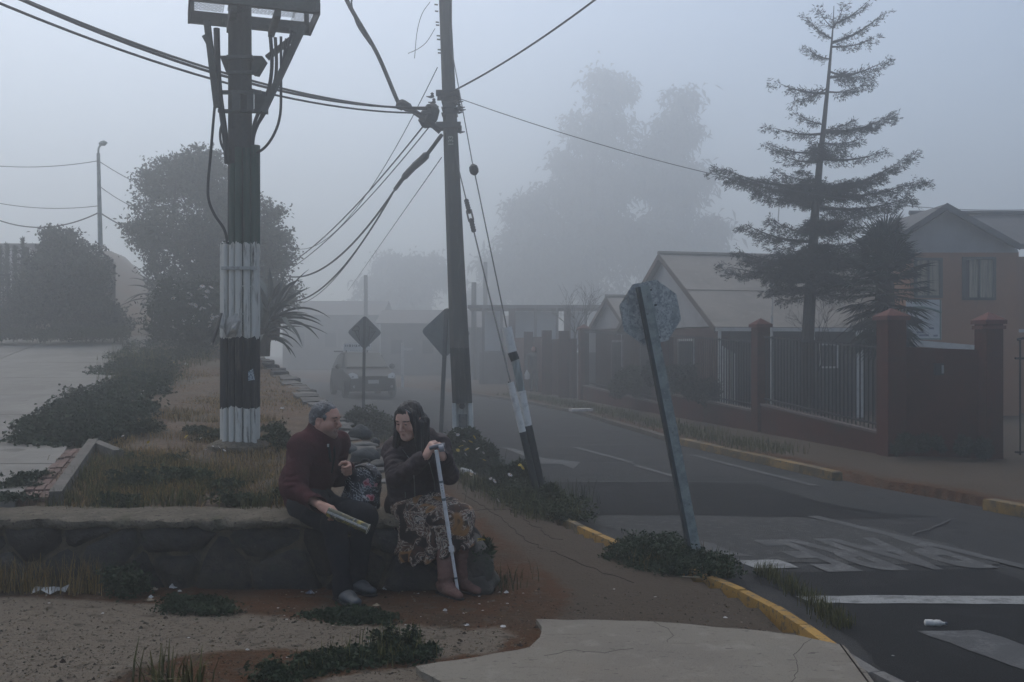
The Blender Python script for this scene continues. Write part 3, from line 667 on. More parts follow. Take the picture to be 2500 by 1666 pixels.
for a, b in (((505, 50), (530, 262)), ((742, 62), (643, 272))):
    for dy in (-.2, .16): mb = MB(); mb.beam(Q(a[0], a[1], dy*1.6), Q(b[0], b[1], dy*.7), .055, .05, (0, 1, 0)); mb.build('brace', m_plat, post, smooth=False)
for a, b in (((722, 88), (652, 142)), ((500, 88), (528, 140))): mb = MB(); mb.beam(Q(*a, .1), Q(*b, .02), .05, .04, (0, 1, 0)); mb.build('brace', m_plat, post, smooth=False)
for lp in ([(536, 136), (560, 136), (560, 182), (552, 178)], [(614, 136), (640, 137), (646, 146), (626, 180), (614, 178)]):
    mb = MB(); mb.prism([Q(a, b, -.06) for a, b in lp], (0, .12, 0)); mb.build('gusset', m_plat, post, smooth=False)
for y0, y1, w in ((222, 276, 104), (136, 182, 62)):
    for k, yy in enumerate((y0+4, y1-4)):
        for dy in (-.10, .13): mb = MB(); mb.box(Q(586, yy, dy), (w/FP*PY, .05, .03)); mb.build('clamp_bar', m_plat, post, smooth=False)
mb = MB(); mb.box(Q(577, 250, -.135), (.075, .03, .17)); mb.box(Q(611, 250, -.135), (.06, .03, .17)); mb.box(Q(638, 252, -.03), (.105, .12, .19)); mb.build('clamp_box', m_plat, post, smooth=False)
def spline(pts, n=24):
    pts = [Vector(p) for p in pts]; out = []; q = [pts[0]*2-pts[1]]+pts+[pts[-1]*2-pts[-2]]
    for i in range(1, len(q)-2):
        for k in range(n):
            t = k/n; a, b, c, d = q[i-1], q[i], q[i+1], q[i+2]
            out.append(.5*((2*b)+(c-a)*t+(2*a-5*b+4*c-d)*t*t+(3*b-a-3*c+d)*t**3))
    return out+[pts[-1]]
for path, r in (([(531, 200), (524, 262), (514, 380), (508, 450), (510, 490), (524, 525), (548, 562), (556, 600)], .013), ([(686, 90), (686, 200), (684, 280), (668, 330), (640, 366), (600, 381), (560, 378), (552, 350)], .013),
                ([(660, 85), (664, 150), (660, 200), (650, 235), (622, 300), (616, 360)], .018), ([(672, 92), (675, 160), (668, 210), (640, 280), (620, 330), (616, 380)], .016), ([(699, 95), (690, 160), (676, 210), (650, 270), (626, 310)], .014),
                ([(529, 70), (531, 150), (536, 230), (548, 320), (556, 400)], .03), ([(548, 285), (538, 320), (540, 350), (550, 372)], .012), ([(712, 75), (700, 130), (684, 175)], .012)):
    dy = -.12 if path[0][0] < 600 else -.05
    mb = MB(); mb.tube(spline([Q(a, b, dy) for a, b in path], 8), r, 7); mb.build('cable', m_cable, post)

# ------------------------------------------------------------------ leaning concrete pole with the wires
m_pole = mat('pole_concrete', (.072, .072, .066), .92, [(2, (.09, .088, .078), .42, .62, (4, 4, .5)), (9, (.05, .05, .047), .5, .68, (3, 3, .6)), (50, (.11, .11, .10), .62, .72)], bump=(40, .6))
m_pole_p = band_mat('pole_paint', [(0, (.52, .53, .50)), (.70, (.016, .017, .018)), (1.60, (.072, .072, .066))], .85, .02, 22, (.12, .12, .11), .54, .74)
b0 = G(1132, 1105, 0); LY = b0.y
L = lambda px, py, dy=0: P(px, py, LY+dy)
lean = thing('utility_pole', 'leaning concrete utility pole with black and white foot and many wires', 'utility pole', b0)
mb = MB()
prof = [(1134, 1180, .155), (1129, 985, .150), (1122, 850, .145), (1107, 500, .122), (1097, 250, .104), (1086, 0, .088), (1078, -220, .078)]
for (xa, ya, ra), (xb, yb, rb) in zip(prof, prof[1:]): pass
def octa(c, w, d): return [c+Vector((w*x, d*y, 0)) for x, y in ((-1, -.45), (-.55, -1), (.55, -1), (1, -.45), (1, .45), (.55, 1), (-.55, 1), (-1, .45))]
rings = [octa(L(px, py), r*1.0, r*.9) for px, py, r in prof[1:]]
V = [v for r in rings for v in r]; F = []
for i in range(len(rings)-1): F += [(i*8+k, i*8+(k+1) % 8, (i+1)*8+(k+1) % 8, (i+1)*8+k) for k in range(8)]
F += [tuple(range(8))[::-1], tuple((len(rings)-1)*8+k for k in range(8))]
mb.add(V, F); mb.build('shaft', m_pole_p, lean, sharp=30)
# H-shaped foot: two flanges and a recessed web
fl = band_mat('foot_paint', [(-9, (.52, .53, .50)), (.72, (.52, .53, .50))], .85, .02, 22, (.14, .14, .13), .5, .7)
for dx in (-.125, .125): mb = MB(); mb.beam(L(1135, 1190)+Vector((dx, 0, 0)), L(1129, 984)+Vector((dx, 0, 0)), .06, .28, (0, 1, 0)); mb.build('foot_flange', fl, lean, smooth=False)
mb = MB(); mb.beam(L(1135, 1190, .03), L(1129, 984, .03), .19, .12, (0, 1, 0)); mb.build('foot_web', fl, lean, smooth=False)
mb = MB(); mb.lathe([(.045, 0), (.045, .02), (.03, .03)], L(1128, 992, -.145), (0, -1, 0), 12); mb.build('plug_hole', m_cable, lean)
mb = MB(); mb.box(L(1130, 1028, -.04), (.13, .02, .20)); mb.build('recess', mat('recess_grey', (.12, .13, .13), .9, [(20, (.07, .075, .075), .5, .6)]), lean, smooth=False)
# brackets
m_brk = mat('bracket_rust', (.05, .052, .053), .7, [(15, (.075, .065, .055), .5, .65)], metal=.3)
def cross(y0, y1, xa, xb):
    mb = MB(); za, zb = L(1100, y0), L(1100, y1); c = (L(xa, (y0+y1)/2)+L(xb, (y0+y1)/2))/2; w = (xb-xa)/FP*LY; h = za.z-zb.z
    for dy in (-.13, .13):
        mb = MB(); mb.box((c.x, LY+dy, c.z+h*.42), (w, .05, .012)); mb.box((c.x, LY+dy*1.15, c.z), (w, .01, h)); mb.box((c.x, LY+dy, c.z-h*.42), (w, .05, .012)); mb.build('cross_arm', m_brk, lean, smooth=False)
cross(226, 240, 1066, 1123); cross(303, 315, 1066, 1126)
for yy in (252, 267, 281): mb = MB(); mb.box(L(1098, yy), (.24, .23, .02)); mb.build('clamp_band', m_brk, lean, smooth=False)
rr = random.Random(3)
for px, py in ((1060, 236), (1058, 262), (1064, 250), (1070, 278), (1064, 284), (1116, 262), (1118, 268), (1112, 274), (1112, 248), (1116, 322), (1066, 310), (1072, 268)):
    mb = MB(); c = L(px, py, rr.uniform(-.1, .1)); dirx = -1 if px < 1095 else 1
    mb.tube([c, c+Vector((dirx*.05, 0, -.01)), c+Vector((dirx*.12, 0, 0))], [.012, .02, .006], 6); mb.lathe([(.012, 0), (.028, .012), (.02, .03), (.028, .045), (.012, .06)], c+Vector((dirx*.03, 0, 0)), (0, 0, 1), 8)
    mb.build('insulator', m_brk, lean)
for py in (12, 28, 55, 62, 88, 97, 122, 130): mb = MB(); c = L(1068+py*.07, py, 0); mb.tube([c, c+Vector((-.05, 0, .005))], .012, 5); mb.build('pin', m_brk, lean)
mb = MB(); mb.box(L(1099, 30, -.03), (.05, .09, .55)); mb.build('side_channel', m_pole, lean, smooth=False)
# stencilled digits painted down the shaft
fc = bpy.data.curves.new('digits', 'FONT'); fc.body = '133'; fc.size = .105; fc.resolution_u = 3; fc.extrude = .002; fc.offset = .003; fc.align_x = 'CENTER'; fc.align_y = 'CENTER'
fo = bpy.data.objects.new('digits', fc); COL.objects.link(fo); bpy.context.view_layer.update()
fm = bpy.data.meshes.new_from_object(fo.evaluated_get(bpy.context.evaluated_depsgraph_get())); bpy.data.objects.remove(fo)
M_ = Matrix.Translation(L(1101, 344, -.102) - OFF[lean.name]) @ Matrix.Rotation(R(90), 4, 'X') @ Matrix.Rotation(R(92), 4, 'Z')
fm.transform(M_); fm.materials.clear(); link_mesh('digits', fm, mat('digit_paint', (.28, .28, .25), .8), lean)

# ------------------------------------------------------------------ wires
def wire(name, a, b, sag, r, label, m=None, n=24, via=None, group=None, cat='wire'):
    a, b = Vector(a), Vector(b); pts = []
    for i in range(n+1):
        t = i/n; p = a.lerp(b, t); p.z -= sag*4*t*(1-t); pts.append(p)
    mb = MB(); mb.tube(pts, r, 6); o = mb.build(name, m or m_cable); return tag(o, label, cat, group)
wg = 'wires strung from the leaning pole'
hub = lambda px, py, dy=0: L(px, py, dy)
wire('power_cable', P(-120, -80, 8.6), hub(1062, 262, -.1), .35, .016, 'thick cable from the top left corner passing behind the platform post, uppermost of three', group=wg)
wire('power_cable', P(-140, -88, 8.7), hub(1058, 268, -.05), .30, .014, 'thick cable from the top left corner passing behind the platform post, middle of three', group=wg)
wire('power_cable', P(-160, -60, 8.4), hub(1064, 276, -.1), .32, .013, 'thick cable from the top left corner passing behind the platform post, lowest of three', group=wg)
wire('power_cable', hub(1100, 226, -.15), P(1640, -150, 11.0), .12, .013, 'cable rising from the leaning pole’s bracket to the upper right', group=wg)
mb = MB(); mb.tube(spline([hub(1075, 322, -.1), hub(1040, 293, -.18), hub(985, 256, -.22), hub(972, 250, -.22), hub(920, 130, -.6), hub(850, 8, -1.2), hub(830, -60, -1.5)], 8), [.045 if i < 14 else (.075 if i < 24 else .032) for i in range(49)], 8)
tag(mb.build('cable_bundle', m_cable), 'thick taped cable bundle bending up from the leaning pole towards the top edge', 'cable', wg)
mb = MB(); mb.tube(spline([P(866, -10, 14.2), P(858, 8, 14.2), P(872, 60, 14.3), P(905, 110, 14.6)], 8), .014, 6); tag(mb.build('power_cable', m_cable), 'short loose cable looping beside the taped bundle at the top edge', 'cable', wg)
mb = MB(); mb.tube(spline([hub(1078, 330, -.1), hub(1040, 380, .3), hub(1010, 408, .8), hub(985, 435, 1.6), hub(965, 462, 2.4)], 8), [.03]*8+[.06]*8+[.055]*8+[.035]*9, 8)
tag(mb.build('cable_bundle', m_cable), 'thick taped cable bundle sloping down from the leaning pole towards the far trees', 'cable', wg)
mb = MB(); mb.lathe([(.03, -.2), (.12, -.14), (.14, 0), (.11, .14), (.03, .2)], hub(1048, 283, -.1), (.4, 0, .8), 8); tag(mb.build('splice_box', m_cable), 'dark splice case hanging between the wires left of the pole brackets', 'cable box', wg)
far = [((1068, 165), (700, 600), 30, .008, 1.0, 'thin wire sloping down to the left tree, uppermost'), ((1040, 300), (690, 655), 27, .013, .25, 'wire sloping down to the left tree, second from the top'),
       ((1052, 305), (690, 668), 27, .010, .25, 'wire sloping down to the left tree, third from the top'), ((965, 462), (690, 672), 27, .020, .55, 'sagging thick cable from the taped bundle, upper of two'),
       ((962, 466), (690, 735), 27, .018, .6, 'sagging thick cable from the taped bundle, lower of two'), ((962, 468), (740, 740), 30, .010, .35, 'slack thin cable under the taped bundle'),
       ((1078, 385), (850, 710), 45, .008, .0, 'faint thin wire running from the pole into the fog')]
for (a, b, yb, r, sag, lab) in far:
    st = hub(*a, 2.4 if a[0] in (965, 962) else 0); wire('power_cable', st, P(*b, yb), sag, r, lab, m_cable if r > .012 else m_wire, group=wg)
wire('power_cable', hub(1124, 242, 0), P(2560, 510, 22), .55, .006, 'thin line crossing behind the conifer from the leaning pole to the houses', m_wire, group=wg)
for pts, lab in (([(1050, 5), (1030, 35), (1018, 80), (1012, 143)], 'broken loose wire dangling straight down left of the pole top'), ([(1062, 70), (1042, 102), (1020, 120), (996, 131)], 'broken loose wire curling out left below the pole top')):
    mb = MB(); mb.tube(spline([L(*p) for p in pts], 6), .005, 5); tag(mb.build('loose_wire', m_wire), lab, 'wire')

# ------------------------------------------------------------------ guy wires with their painted guard tubes
m_guard = band_mat('guard_paint', [(-9, (.018, .022, .022)), (.52, (.46, .46, .44))], .75, .03, 14, (.17, .17, .16), .56, .7)
m_guard2 = mat('bare_guard', (.36, .39, .38), .6, [(7, (.19, .21, .2), .45, .6, (3, 3, .4))], metal=.2)
gb = G(1318, 1206, 0); GY = gb.y
def guard(name, label, top, bot, split, r):
    t = thing(name, label, 'guy wire guard', G(1318, 1206, 0)); return t
g1 = thing('guy_guard', 'taller leaning black and white guard tube round a guy wire, its middle bare metal', 'guard tube', gb, 'painted guy wire guards')
a, b, c, d, e = (P(x, y, GY) for x, y in ((1322, 1200), (1288, 1040), (1258, 880), (1250, 860), (1237, 800)))
m_gw = mat('guard_white', (.64, .63, .60), .7, [(12, (.46, .45, .43), .52, .66), (30, (.12, .12, .115), .66, .72)], bump=(20, .3))
m_gb = mat('guard_black', (.016, .022, .022), .8, [(12, (.03, .034, .033), .5, .65)])
for pa, pb, m, r in ((a, b, m_gb, .052), (b, P(1272, 955, GY), m_gw, .051), (P(1272, 955, GY), c, m_guard2, .046), (c, d, m_gb, .053), (d, e, m_gw, .055)):
    mb = MB(); mb.tube([pa, pb], r, 10); mb.build('tube', m, g1)
g2 = thing('guy_guard', 'shorter leaning black and white guard tube in front of the taller one', 'guard tube', gb+Vector((-.06, -.08, 0)), 'painted guy wire guards')
for pa, pb, m in (((1313, 1215), (1276, 1055), m_gb), ((1276, 1055), (1246, 934), m_gw)): mb = MB(); mb.tube([P(*pa, GY-.1), P(*pb, GY-.1)], .038, 10); mb.build('tube', m, g2)
mb = MB(); mb.tube([P(1240, 936, GY-.1), P(1246, 936, GY-.1)], [.02, .02], 6); mb.build('wire_clip', m_cable, g2)
gw1 = thing('guy_wire', 'right-hand guy wire with one oval insulator running from the pole top to the taller guard', 'guy wire', e, 'guy wires of the leaning pole')
p_in = L(1157, 413, -1.5)
def seg(pa, pb, r, par, nm='strand', m=m_wire): mb = MB(); mb.tube([pa, pb], r, 6); return mb.build(nm, m, par)
top1 = L(1098, 95, -.1); ins1 = top1.lerp(e, (413-95)/(800-95)); i1a = P(1154, 402, ins1.y); i1b = P(1160, 428, ins1.y)
seg(top1, i1a, .007, gw1); seg(i1b, e, .008, gw1)
mb = MB(); mb.lathe([(.02, 0), (.055, .03), (.062, .07), (.055, .12), (.02, .15)], i1b, (i1a-i1b), 8); mb.build('insulator', m_cable, gw1)
top2 = L(1113, 385, -.1); e2 = P(1247, 936, GY-.1); gw2 = thing('guy_wire', 'left-hand guy wire with a chain of turnbuckles running to the shorter guard', 'guy wire', e2, 'guy wires of the leaning pole')
A = lambda f: top2.lerp(e2, f)
f0, f1 = (520-385)/(936-385), (612-385)/(936-385)
seg(top2, A(f0), .009, gw2); seg(A(f1), e2, .010, gw2)
for k in range(3):
    fa, fb = f0+(f1-f0)*k/3, f0+(f1-f0)*(k+.9)/3; d = A(fb)-A(fa)
    mb = MB(); s = Vector((.03, 0, .01))
    if k == 1:
        mb.beam(A(fa)+s, A(fb)+s, .02); mb.beam(A(fa)-s, A(fb)-s, .02); mb.lathe([(.04, 0), (.04, .03)], A(fa), d, 6); mb.lathe([(.04, 0), (.04, .03)], A(fb), d, 6)
    else:
        for q in range(4): mb.lathe([(.02, 0), (.035, .02), (.035, .04), (.02, .06)], A(fa+(fb-fa)*q/4), d, 7)
    mb.build('turnbuckle', m_brk, gw2)
# ------------------------------------------------------------------ traffic signs seen from behind
m_galv = mat('galvanised', (.29, .32, .305), .65, [(10, (.20, .225, .22), .44, .6), (60, (.38, .40, .39), .58, .7), (30, (.10, .10, .095), .62, .70), (5, (.16, .15, .125), .60, .7, (2, 2, .4))], bump=(60, .3), metal=.2)
m_galv_d = mat('sign_post_dark', (.06, .068, .068), .7, [(8, (.085, .09, .09), .5, .65)], bump=(40, .2), metal=.3)
m_signback = mat('mottled_sign_back', (.44, .46, .45), .75, [(34, (.26, .275, .28), .47, .55), (70, (.55, .56, .55), .55, .61), (7, (.27, .285, .285), .5, .62), (100, (.13, .14, .145), .59, .65), (3, (.30, .27, .23), .60, .68, (2, 2, .4))], bump=(70, .2), metal=.15)
m_signback2 = mat('grey_sign_back', (.13, .145, .15), .7, [(5, (.10, .112, .115), .45, .62), (40, (.17, .18, .18), .58, .7)], metal=.15)
m_bolt = mat('bolt', (.03, .03, .03), .6)
def channel(mb, a, b, w, dep, th, axx):
    """open channel post: web plus two flanges"""
    a, b, axx = Vector(a), Vector(b), Vector(axx).normalized(); d = (b-a).normalized(); n = d.cross(axx).normalized()
    mid = (a+b)/2; L_ = (b-a).length
    mb.box(mid, (w, th, L_), axes=[axx, n, d])
    for s in (-1, 1): mb.box(mid+axx*(s*(w/2-th/2))-n*(dep/2)*-1, (th, dep, L_), axes=[axx, n, d])
sb = G(1712, 1364, 0); SY = sb.y
stop = thing('stop_sign', 'leaning octagonal road sign seen from behind on a galvanised channel post', 'road sign', sb)
ta = P(1574, 698, SY-.1); tb = sb - Vector((-.005, 0, .15))
yaw = R(14); sx = Vector((math.cos(yaw), math.sin(yaw), 0)); dd = (ta-tb).normalized()
def local_axes(dd, sx): n = dd.cross(sx).normalized(); x = n.cross(dd).normalized(); return x, n
sxx, sn = local_axes(dd, sx)
mb = MB(); channel(mb, tb, ta, .072, .045, .006, sxx); mb.build('post', m_galv, stop, smooth=False)
mb = MB(); mb.box((tb+ta)/2+sxx*-.048+sn*.02, (.022, .05, (ta-tb).length), axes=[sxx, sn, dd]); mb.build('post_flange', m_galv_d, stop, smooth=False)
oc = P(1594, 763, SY+.0) + sn*0; rr_ = .238/math.cos(math.pi/8)
back = sn if sn.y > 0 else -sn
ctr = P(1594, 763, SY-.02)+back*.05
loop = [ctr + sxx*(rr_*math.cos(R(22.5+45*k))) + dd*(rr_*math.sin(R(22.5+45*k))) for k in range(8)]
mb = MB(); mb.prism(loop, back*.004); mb.build('plate', m_signback, stop, smooth=False)
m_red = mat('sign_red', (.35, .02, .02), .5)
mb = MB(); mb.prism([p + (ctr-p)*.01 + back*.006 for p in loop], back*.002); mb.build('face', m_red, stop, smooth=False)
fc = bpy.data.curves.new('word', 'FONT'); fc.body = 'PARE'; fc.size = .17; fc.extrude = .0006; fc.align_x = 'CENTER'; fc.align_y = 'CENTER'
fo = bpy.data.objects.new('word', fc); COL.objects.link(fo); bpy.context.view_layer.update()
fm = bpy.data.meshes.new_from_object(fo.evaluated_get(bpy.context.evaluated_depsgraph_get())); bpy.data.objects.remove(fo)
fr = Matrix((-sxx, dd, back)).transposed().to_4x4(); fm.transform(Matrix.Translation(ctr+back*.0095-OFF[stop.name]) @ fr); fm.materials.clear()
link_mesh('word', fm, mat('sign_white', (.7, .7, .7), .5), stop)
for px, py in ((1578, 708), (1591, 708), (1601, 824), (1612, 824), (1593, 745), (1603, 745)):
    q = P(px, py, SY-.06); mb = MB(); mb.lathe([(.008, 0), (.008, .02)], q+back*.03, -back, 6); mb.build('bolt', m_bolt, stop)
def warning(name, label, base, ctr, half, m, yaw_, top_y, group, graffiti=False):
    t = thing(name, label, 'road sign', base, group)
    x = Vector((math.cos(yaw_), math.sin(yaw_), 0)); n = Vector((-math.sin(yaw_), math.cos(yaw_), 0)); z = Vector((0, 0, 1))
    up = (ctr-base); up = (up - n*up.dot(n)); up = Vector((up.x, up.y, up.z)).normalized()
    xx = (x - up*x.dot(up)).normalized()
    mb = MB(); mb.beam(base-up*.2, ctr+up*half*.9-n*.03, .07, .05, n); mb.build('post', m_galv_d, t, smooth=False)
    lp = []
    for k in range(4):
        c = ctr+(xx*math.cos(R(90*k))+up*math.sin(R(90*k)))*half
        p1 = ctr+(xx*math.cos(R(90*k-90))+up*math.sin(R(90*k-90)))*half; p2 = ctr+(xx*math.cos(R(90*k+90))+up*math.sin(R(90*k+90)))*half
        lp += [c.lerp(p1, .1), c.lerp(p1, .03).lerp(p2, .03), c.lerp(p2, .1)]
    mb = MB(); mb.prism([p+n*.015 for p in lp], n*.004); mb.build('plate', m, t, smooth=False)
    if graffiti:                                   # spray-painted strokes on the back, as they stand
        for st in ([(-.72, .12), (-.55, .36), (-.38, .38), (-.28, .22), (-.30, .14), (-.62, .10), (-.72, .12)], [(-.55, .08), (-.25, -.5)], [(-.33, .08), (-.26, -.48)],
                   [(.28, .36), (.52, .22), (.34, .02), (.66, .06)], [(.30, .36), (.26, -.42)], [(.60, .04), (.28, -.5)]):
            mb = MB(); mb.tube([ctr+xx*(a*half)+up*(b*half)+n*.012 for a, b in st], .014, 5); mb.build('spray_stroke', m_bolt, t)
    return t
wb = G(887, 1014, 0); warning('warning_sign', 'far diamond warning sign seen from behind with spray paint marks, in front of the taxi', wb, P(890, 812, wb.y), .41, m_signback2, R(4), 0, 'diamond signs', True)
w2 = G(1077, 1056, 0); warning('warning_sign', 'near diamond warning sign half hidden behind the leaning utility pole', w2, P(1088, 812, w2.y-.1), .49, m_signback2, R(-12), 0, 'diamond signs')

# ------------------------------------------------------------------ fence of brick-red plinth, pillars and bars on the far side
m_red_w = mat('red_plaster', (.066, .019, .013), .95, spec=.1, layers=[(1.6, (.050, .016, .012), .42, .62), (8, (.082, .025, .017), .55, .7), (2.6, (.045, .026, .020), .56, .70, (1, 1, .3)), (.9, (.038, .026, .022), .58, .7, (1, 1, 2))], bump=(30, .4))
m_pcap = mat('pillar_cap', (.095, .026, .018), .85, [(9, (.09, .033, .027), .45, .62)], bump=(30, .4))
m_bar = mat('black_iron', (.018, .018, .019), .6, metal=.2)
m_copg = mat('plinth_coping', (.12, .095, .085), .9, [(8, (.085, .066, .06), .45, .62)])
fence = thing('street_fence', 'long red plinth wall with red capped pillars and black iron bars along the far pavement', 'fence', (3.7, 22.4, 0))
def at_line(px, a, b):
    """place on the plan line a-b that is seen in photo column px"""
    k = (px-CX)/FP; ax_, ay_ = a[0], a[1]; dx, dy = b[0]-a[0], b[1]-a[1]; t = (k*ay_-ax_)/(dx-k*dy); return Vector((ax_+dx*t, ay_+dy*t, 0))
FA, FB_ = (2.07, 31.2), (5.62, 14.9)
fl_ = lambda px: at_line(px, FA, FB_)
def zat(p, py): return EYE+(HY-py)/FP*p.y
def pillar(p, w, zt, parent, cap=True):
    d = (Vector((*FB_, 0))-Vector((*FA, 0))).normalized(); s = Vector((-d.y, d.x, 0)); z = Vector((0, 0, 1))
    mb = MB(); mb.box(p+z*(zt/2-.1), (w, w, zt+.2), axes=[d, s, z]); mb.build('pillar', m_red_w, parent, smooth=False)
    if cap:
        h = w/2*1.28; pts = [p+d*(i*h)+s*(j*h)+z*zt for i, j in ((-1, -1), (1, -1), (1, 1), (-1, 1))]; p2 = [q+z*.06 for q in pts]; top = p+z*(zt+.18)
        mb = MB(); mb.add(pts+p2+[top], [(3, 2, 1, 0)]+[(k, (k+1) % 4, 4+(k+1) % 4, 4+k) for k in range(4)]+[(4+k, 4+(k+1) % 4, 8) for k in range(4)]); mb.build('pillar_cap', m_pcap, parent, smooth=False)
PIL = [(1425, .27, 806), (1626, .27, 824), (1857, .26, 800), (2176, .30, 782)]
for px, w, py in PIL: p = fl_(px); pillar(p, w, zat(p, py), fence, px != 1626)
BAYS = [(1425, 1626, 940, 985, 806, 815), (1626, 1857, 958, 1002, 816, 832), (1857, 2176, 984, 1056, 820, 846)]
for xa, xb, b0y, b1y, t0y, t1y in BAYS:
    pa, pb = fl_(xa), fl_(xb); d = (pb-pa).normalized(); s = Vector((-d.y, d.x, 0)); z = Vector((0, 0, 1))
    za, zb, ta_, tb_ = zat(pa, b0y), zat(pb, b1y), zat(pa, t0y), zat(pb, t1y)
    pa2, pb2 = pa+d*.17, pb-d*.19; w = .16
    for nm, lo0, lo1, hi0, hi1, w, m in (('plinth', -.2, -.2, za-.04, zb-.04, .15, m_red_w), ('coping', za-.04, zb-.04, za, zb, .19, m_copg)):
        mb = MB(); V = [q+s*(k*w/2)+z*h for q, l, h_ in ((pa2, lo0, hi0), (pb2, lo1, hi1)) for k in (-1, 1) for h in (l, h_)]
        mb.add(V, [(0, 1, 3, 2), (4, 6, 7, 5), (0, 4, 5, 1), (2, 3, 7, 6), (1, 5, 7, 3), (0, 2, 6, 4)]); mb.build(nm, m, fence, smooth=False)
    for f in (0.02, .93):
        mb = MB(); mb.beam(pa2+z*(za+(ta_-za)*f+.06), pb2+z*(zb+(tb_-zb)*f+.06), .035, .03); mb.build('rail', m_bar, fence, smooth=False)
    n = int((pb2-pa2).length/.115); me = None
    for k in range(n):
        t = (k+.5)/n; q = pa2.lerp(pb2, t); l = za+(zb-za)*t; h = ta_+(tb_-ta_)*t
        if me is None:
            mb = MB(); mb.box((0, 0, .5), (.016, .016, 1)); me = mb.mesh('bar', smooth=False)
        o = link_mesh('bar', me, m_bar, fence); o.location = q+z*l-OFF[fence.name]; o.scale = (1, 1, h-l); o.rotation_euler = (0, 0, .4)
# farther run of fence: plain red wall pillars towards the people in the fog
farf = thing('garden_wall', 'faint red garden wall with pillars behind the two walkers in the fog', 'wall', (1.7, 33, 0))
for pa_, pb_, h0, h1 in (((1.98, 31.6), (1.25, 35.5), 1.9, 1.95), ((1.2, 35.6), (-.1, 41), 2.0, 1.7)):
    a, b = Vector((*pa_, 0)), Vector((*pb_, 0)); mb = MB(); d = (b-a).normalized(); s = Vector((-d.y, d.x, 0)); mb.box((a+b)/2+Vector((0, 0, h0/2-.1)), ((b-a).length, .16, h0+.2), axes=[d, s, Vector((0, 0, 1))]); mb.build('panel', m_red_w, farf, smooth=False)
for px, yy, h in ((1388, 32.2, 2.15), (1345, 34.2, 2.2), (1300, 37.0, 2.2)):
    mb = MB(); mb.box(P(px, 850, yy)*Vector((1, 1, 0)).length*0+Vector((P(px, 850, yy).x-.15, yy-.1, h/2)), (.34, .34, h)); mb.build('pillar', m_red_w, farf, smooth=False)
# solid red gate wall at the corner plot
gwall = thing('gate_wall', 'solid dark red wall between two pillars in front of the orange house, small letter slot in it', 'wall', (6.5, 14.8, 0))
g0, g1_ = Vector((5.86, 14.85, 0)), Vector((7.05, 14.55, 0)); d = (g1_-g0).normalized(); s = Vector((-d.y, d.x, 0)); z = Vector((0, 0, 1))
za, zb = zat(g0, 848), zat(g1_, 856)
mb = MB(); V = [q+s*(k*.09)+z*h for q, hh in ((g0, za), (g1_, zb)) for k in (-1, 1) for h in (-.2, hh)]
mb.add(V, [(0, 1, 3, 2), (4, 6, 7, 5), (0, 4, 5, 1), (2, 3, 7, 6), (1, 5, 7, 3), (0, 2, 6, 4)]); mb.build('panel', m_red_w, gwall, smooth=False)
pp = P(2414, 850, 14.5); pillar(Vector((pp.x, 14.5, 0)), .27, zat(pp, 792), gwall)
mb = MB(); mb.box(Vector((pp.x, 14.5, zat(pp, 800))), (.34, .34, .05)); mb.build('pillar_band', m_pcap, gwall, smooth=False)
bx_ = P(2292, 902, 14.5); mb = MB(); mb.box(bx_, (.13, .05, .17)); mb.build('letter_slot', m_bar, gwall, smooth=False)
mb = MB(); mb.box(bx_+Vector((.045, -.03, 0)), (.03, .012, .12)); mb.build('slot_plate', mat('pale_plate', (.22, .23, .24), .6), gwall, smooth=False)
# iron gate at the right edge
gate = thing('iron_gate', 'black iron bar gate with a rising arched top at the right edge', 'gate', (8.3, 14.3, 0))
me = None
for k in range(26):
    t = k/25; q = Vector((7.32+t*2.0, 14.35-.1*t, 0)); h = 1.66+.20*math.sin(min(t*1.4, 1)*1.57)
    if me is None: mb = MB(); mb.box((0, 0, .5), (.02, .02, 1)); me = mb.mesh('bar', smooth=False)
    o = link_mesh('bar', me, m_bar, gate); o.location = q+Vector((0, 0, .06))-OFF[gate.name]; o.scale = (1, 1, h)
for f in (.1, 1.45): mb = MB(); mb.beam(Vector((7.25, 14.35, f)), Vector((9.4, 14.25, f)), .04, .03); mb.build('rail', m_bar, gate, smooth=False)
mb = MB(); mb.tube([Vector((7.28+t*2.04, 14.35-.1*t, 1.72+.20*math.sin(min(t*1.4, 1)*1.57))) for t in np.linspace(0, 1, 12)], .02, 6); mb.build('top_rail', m_bar, gate)

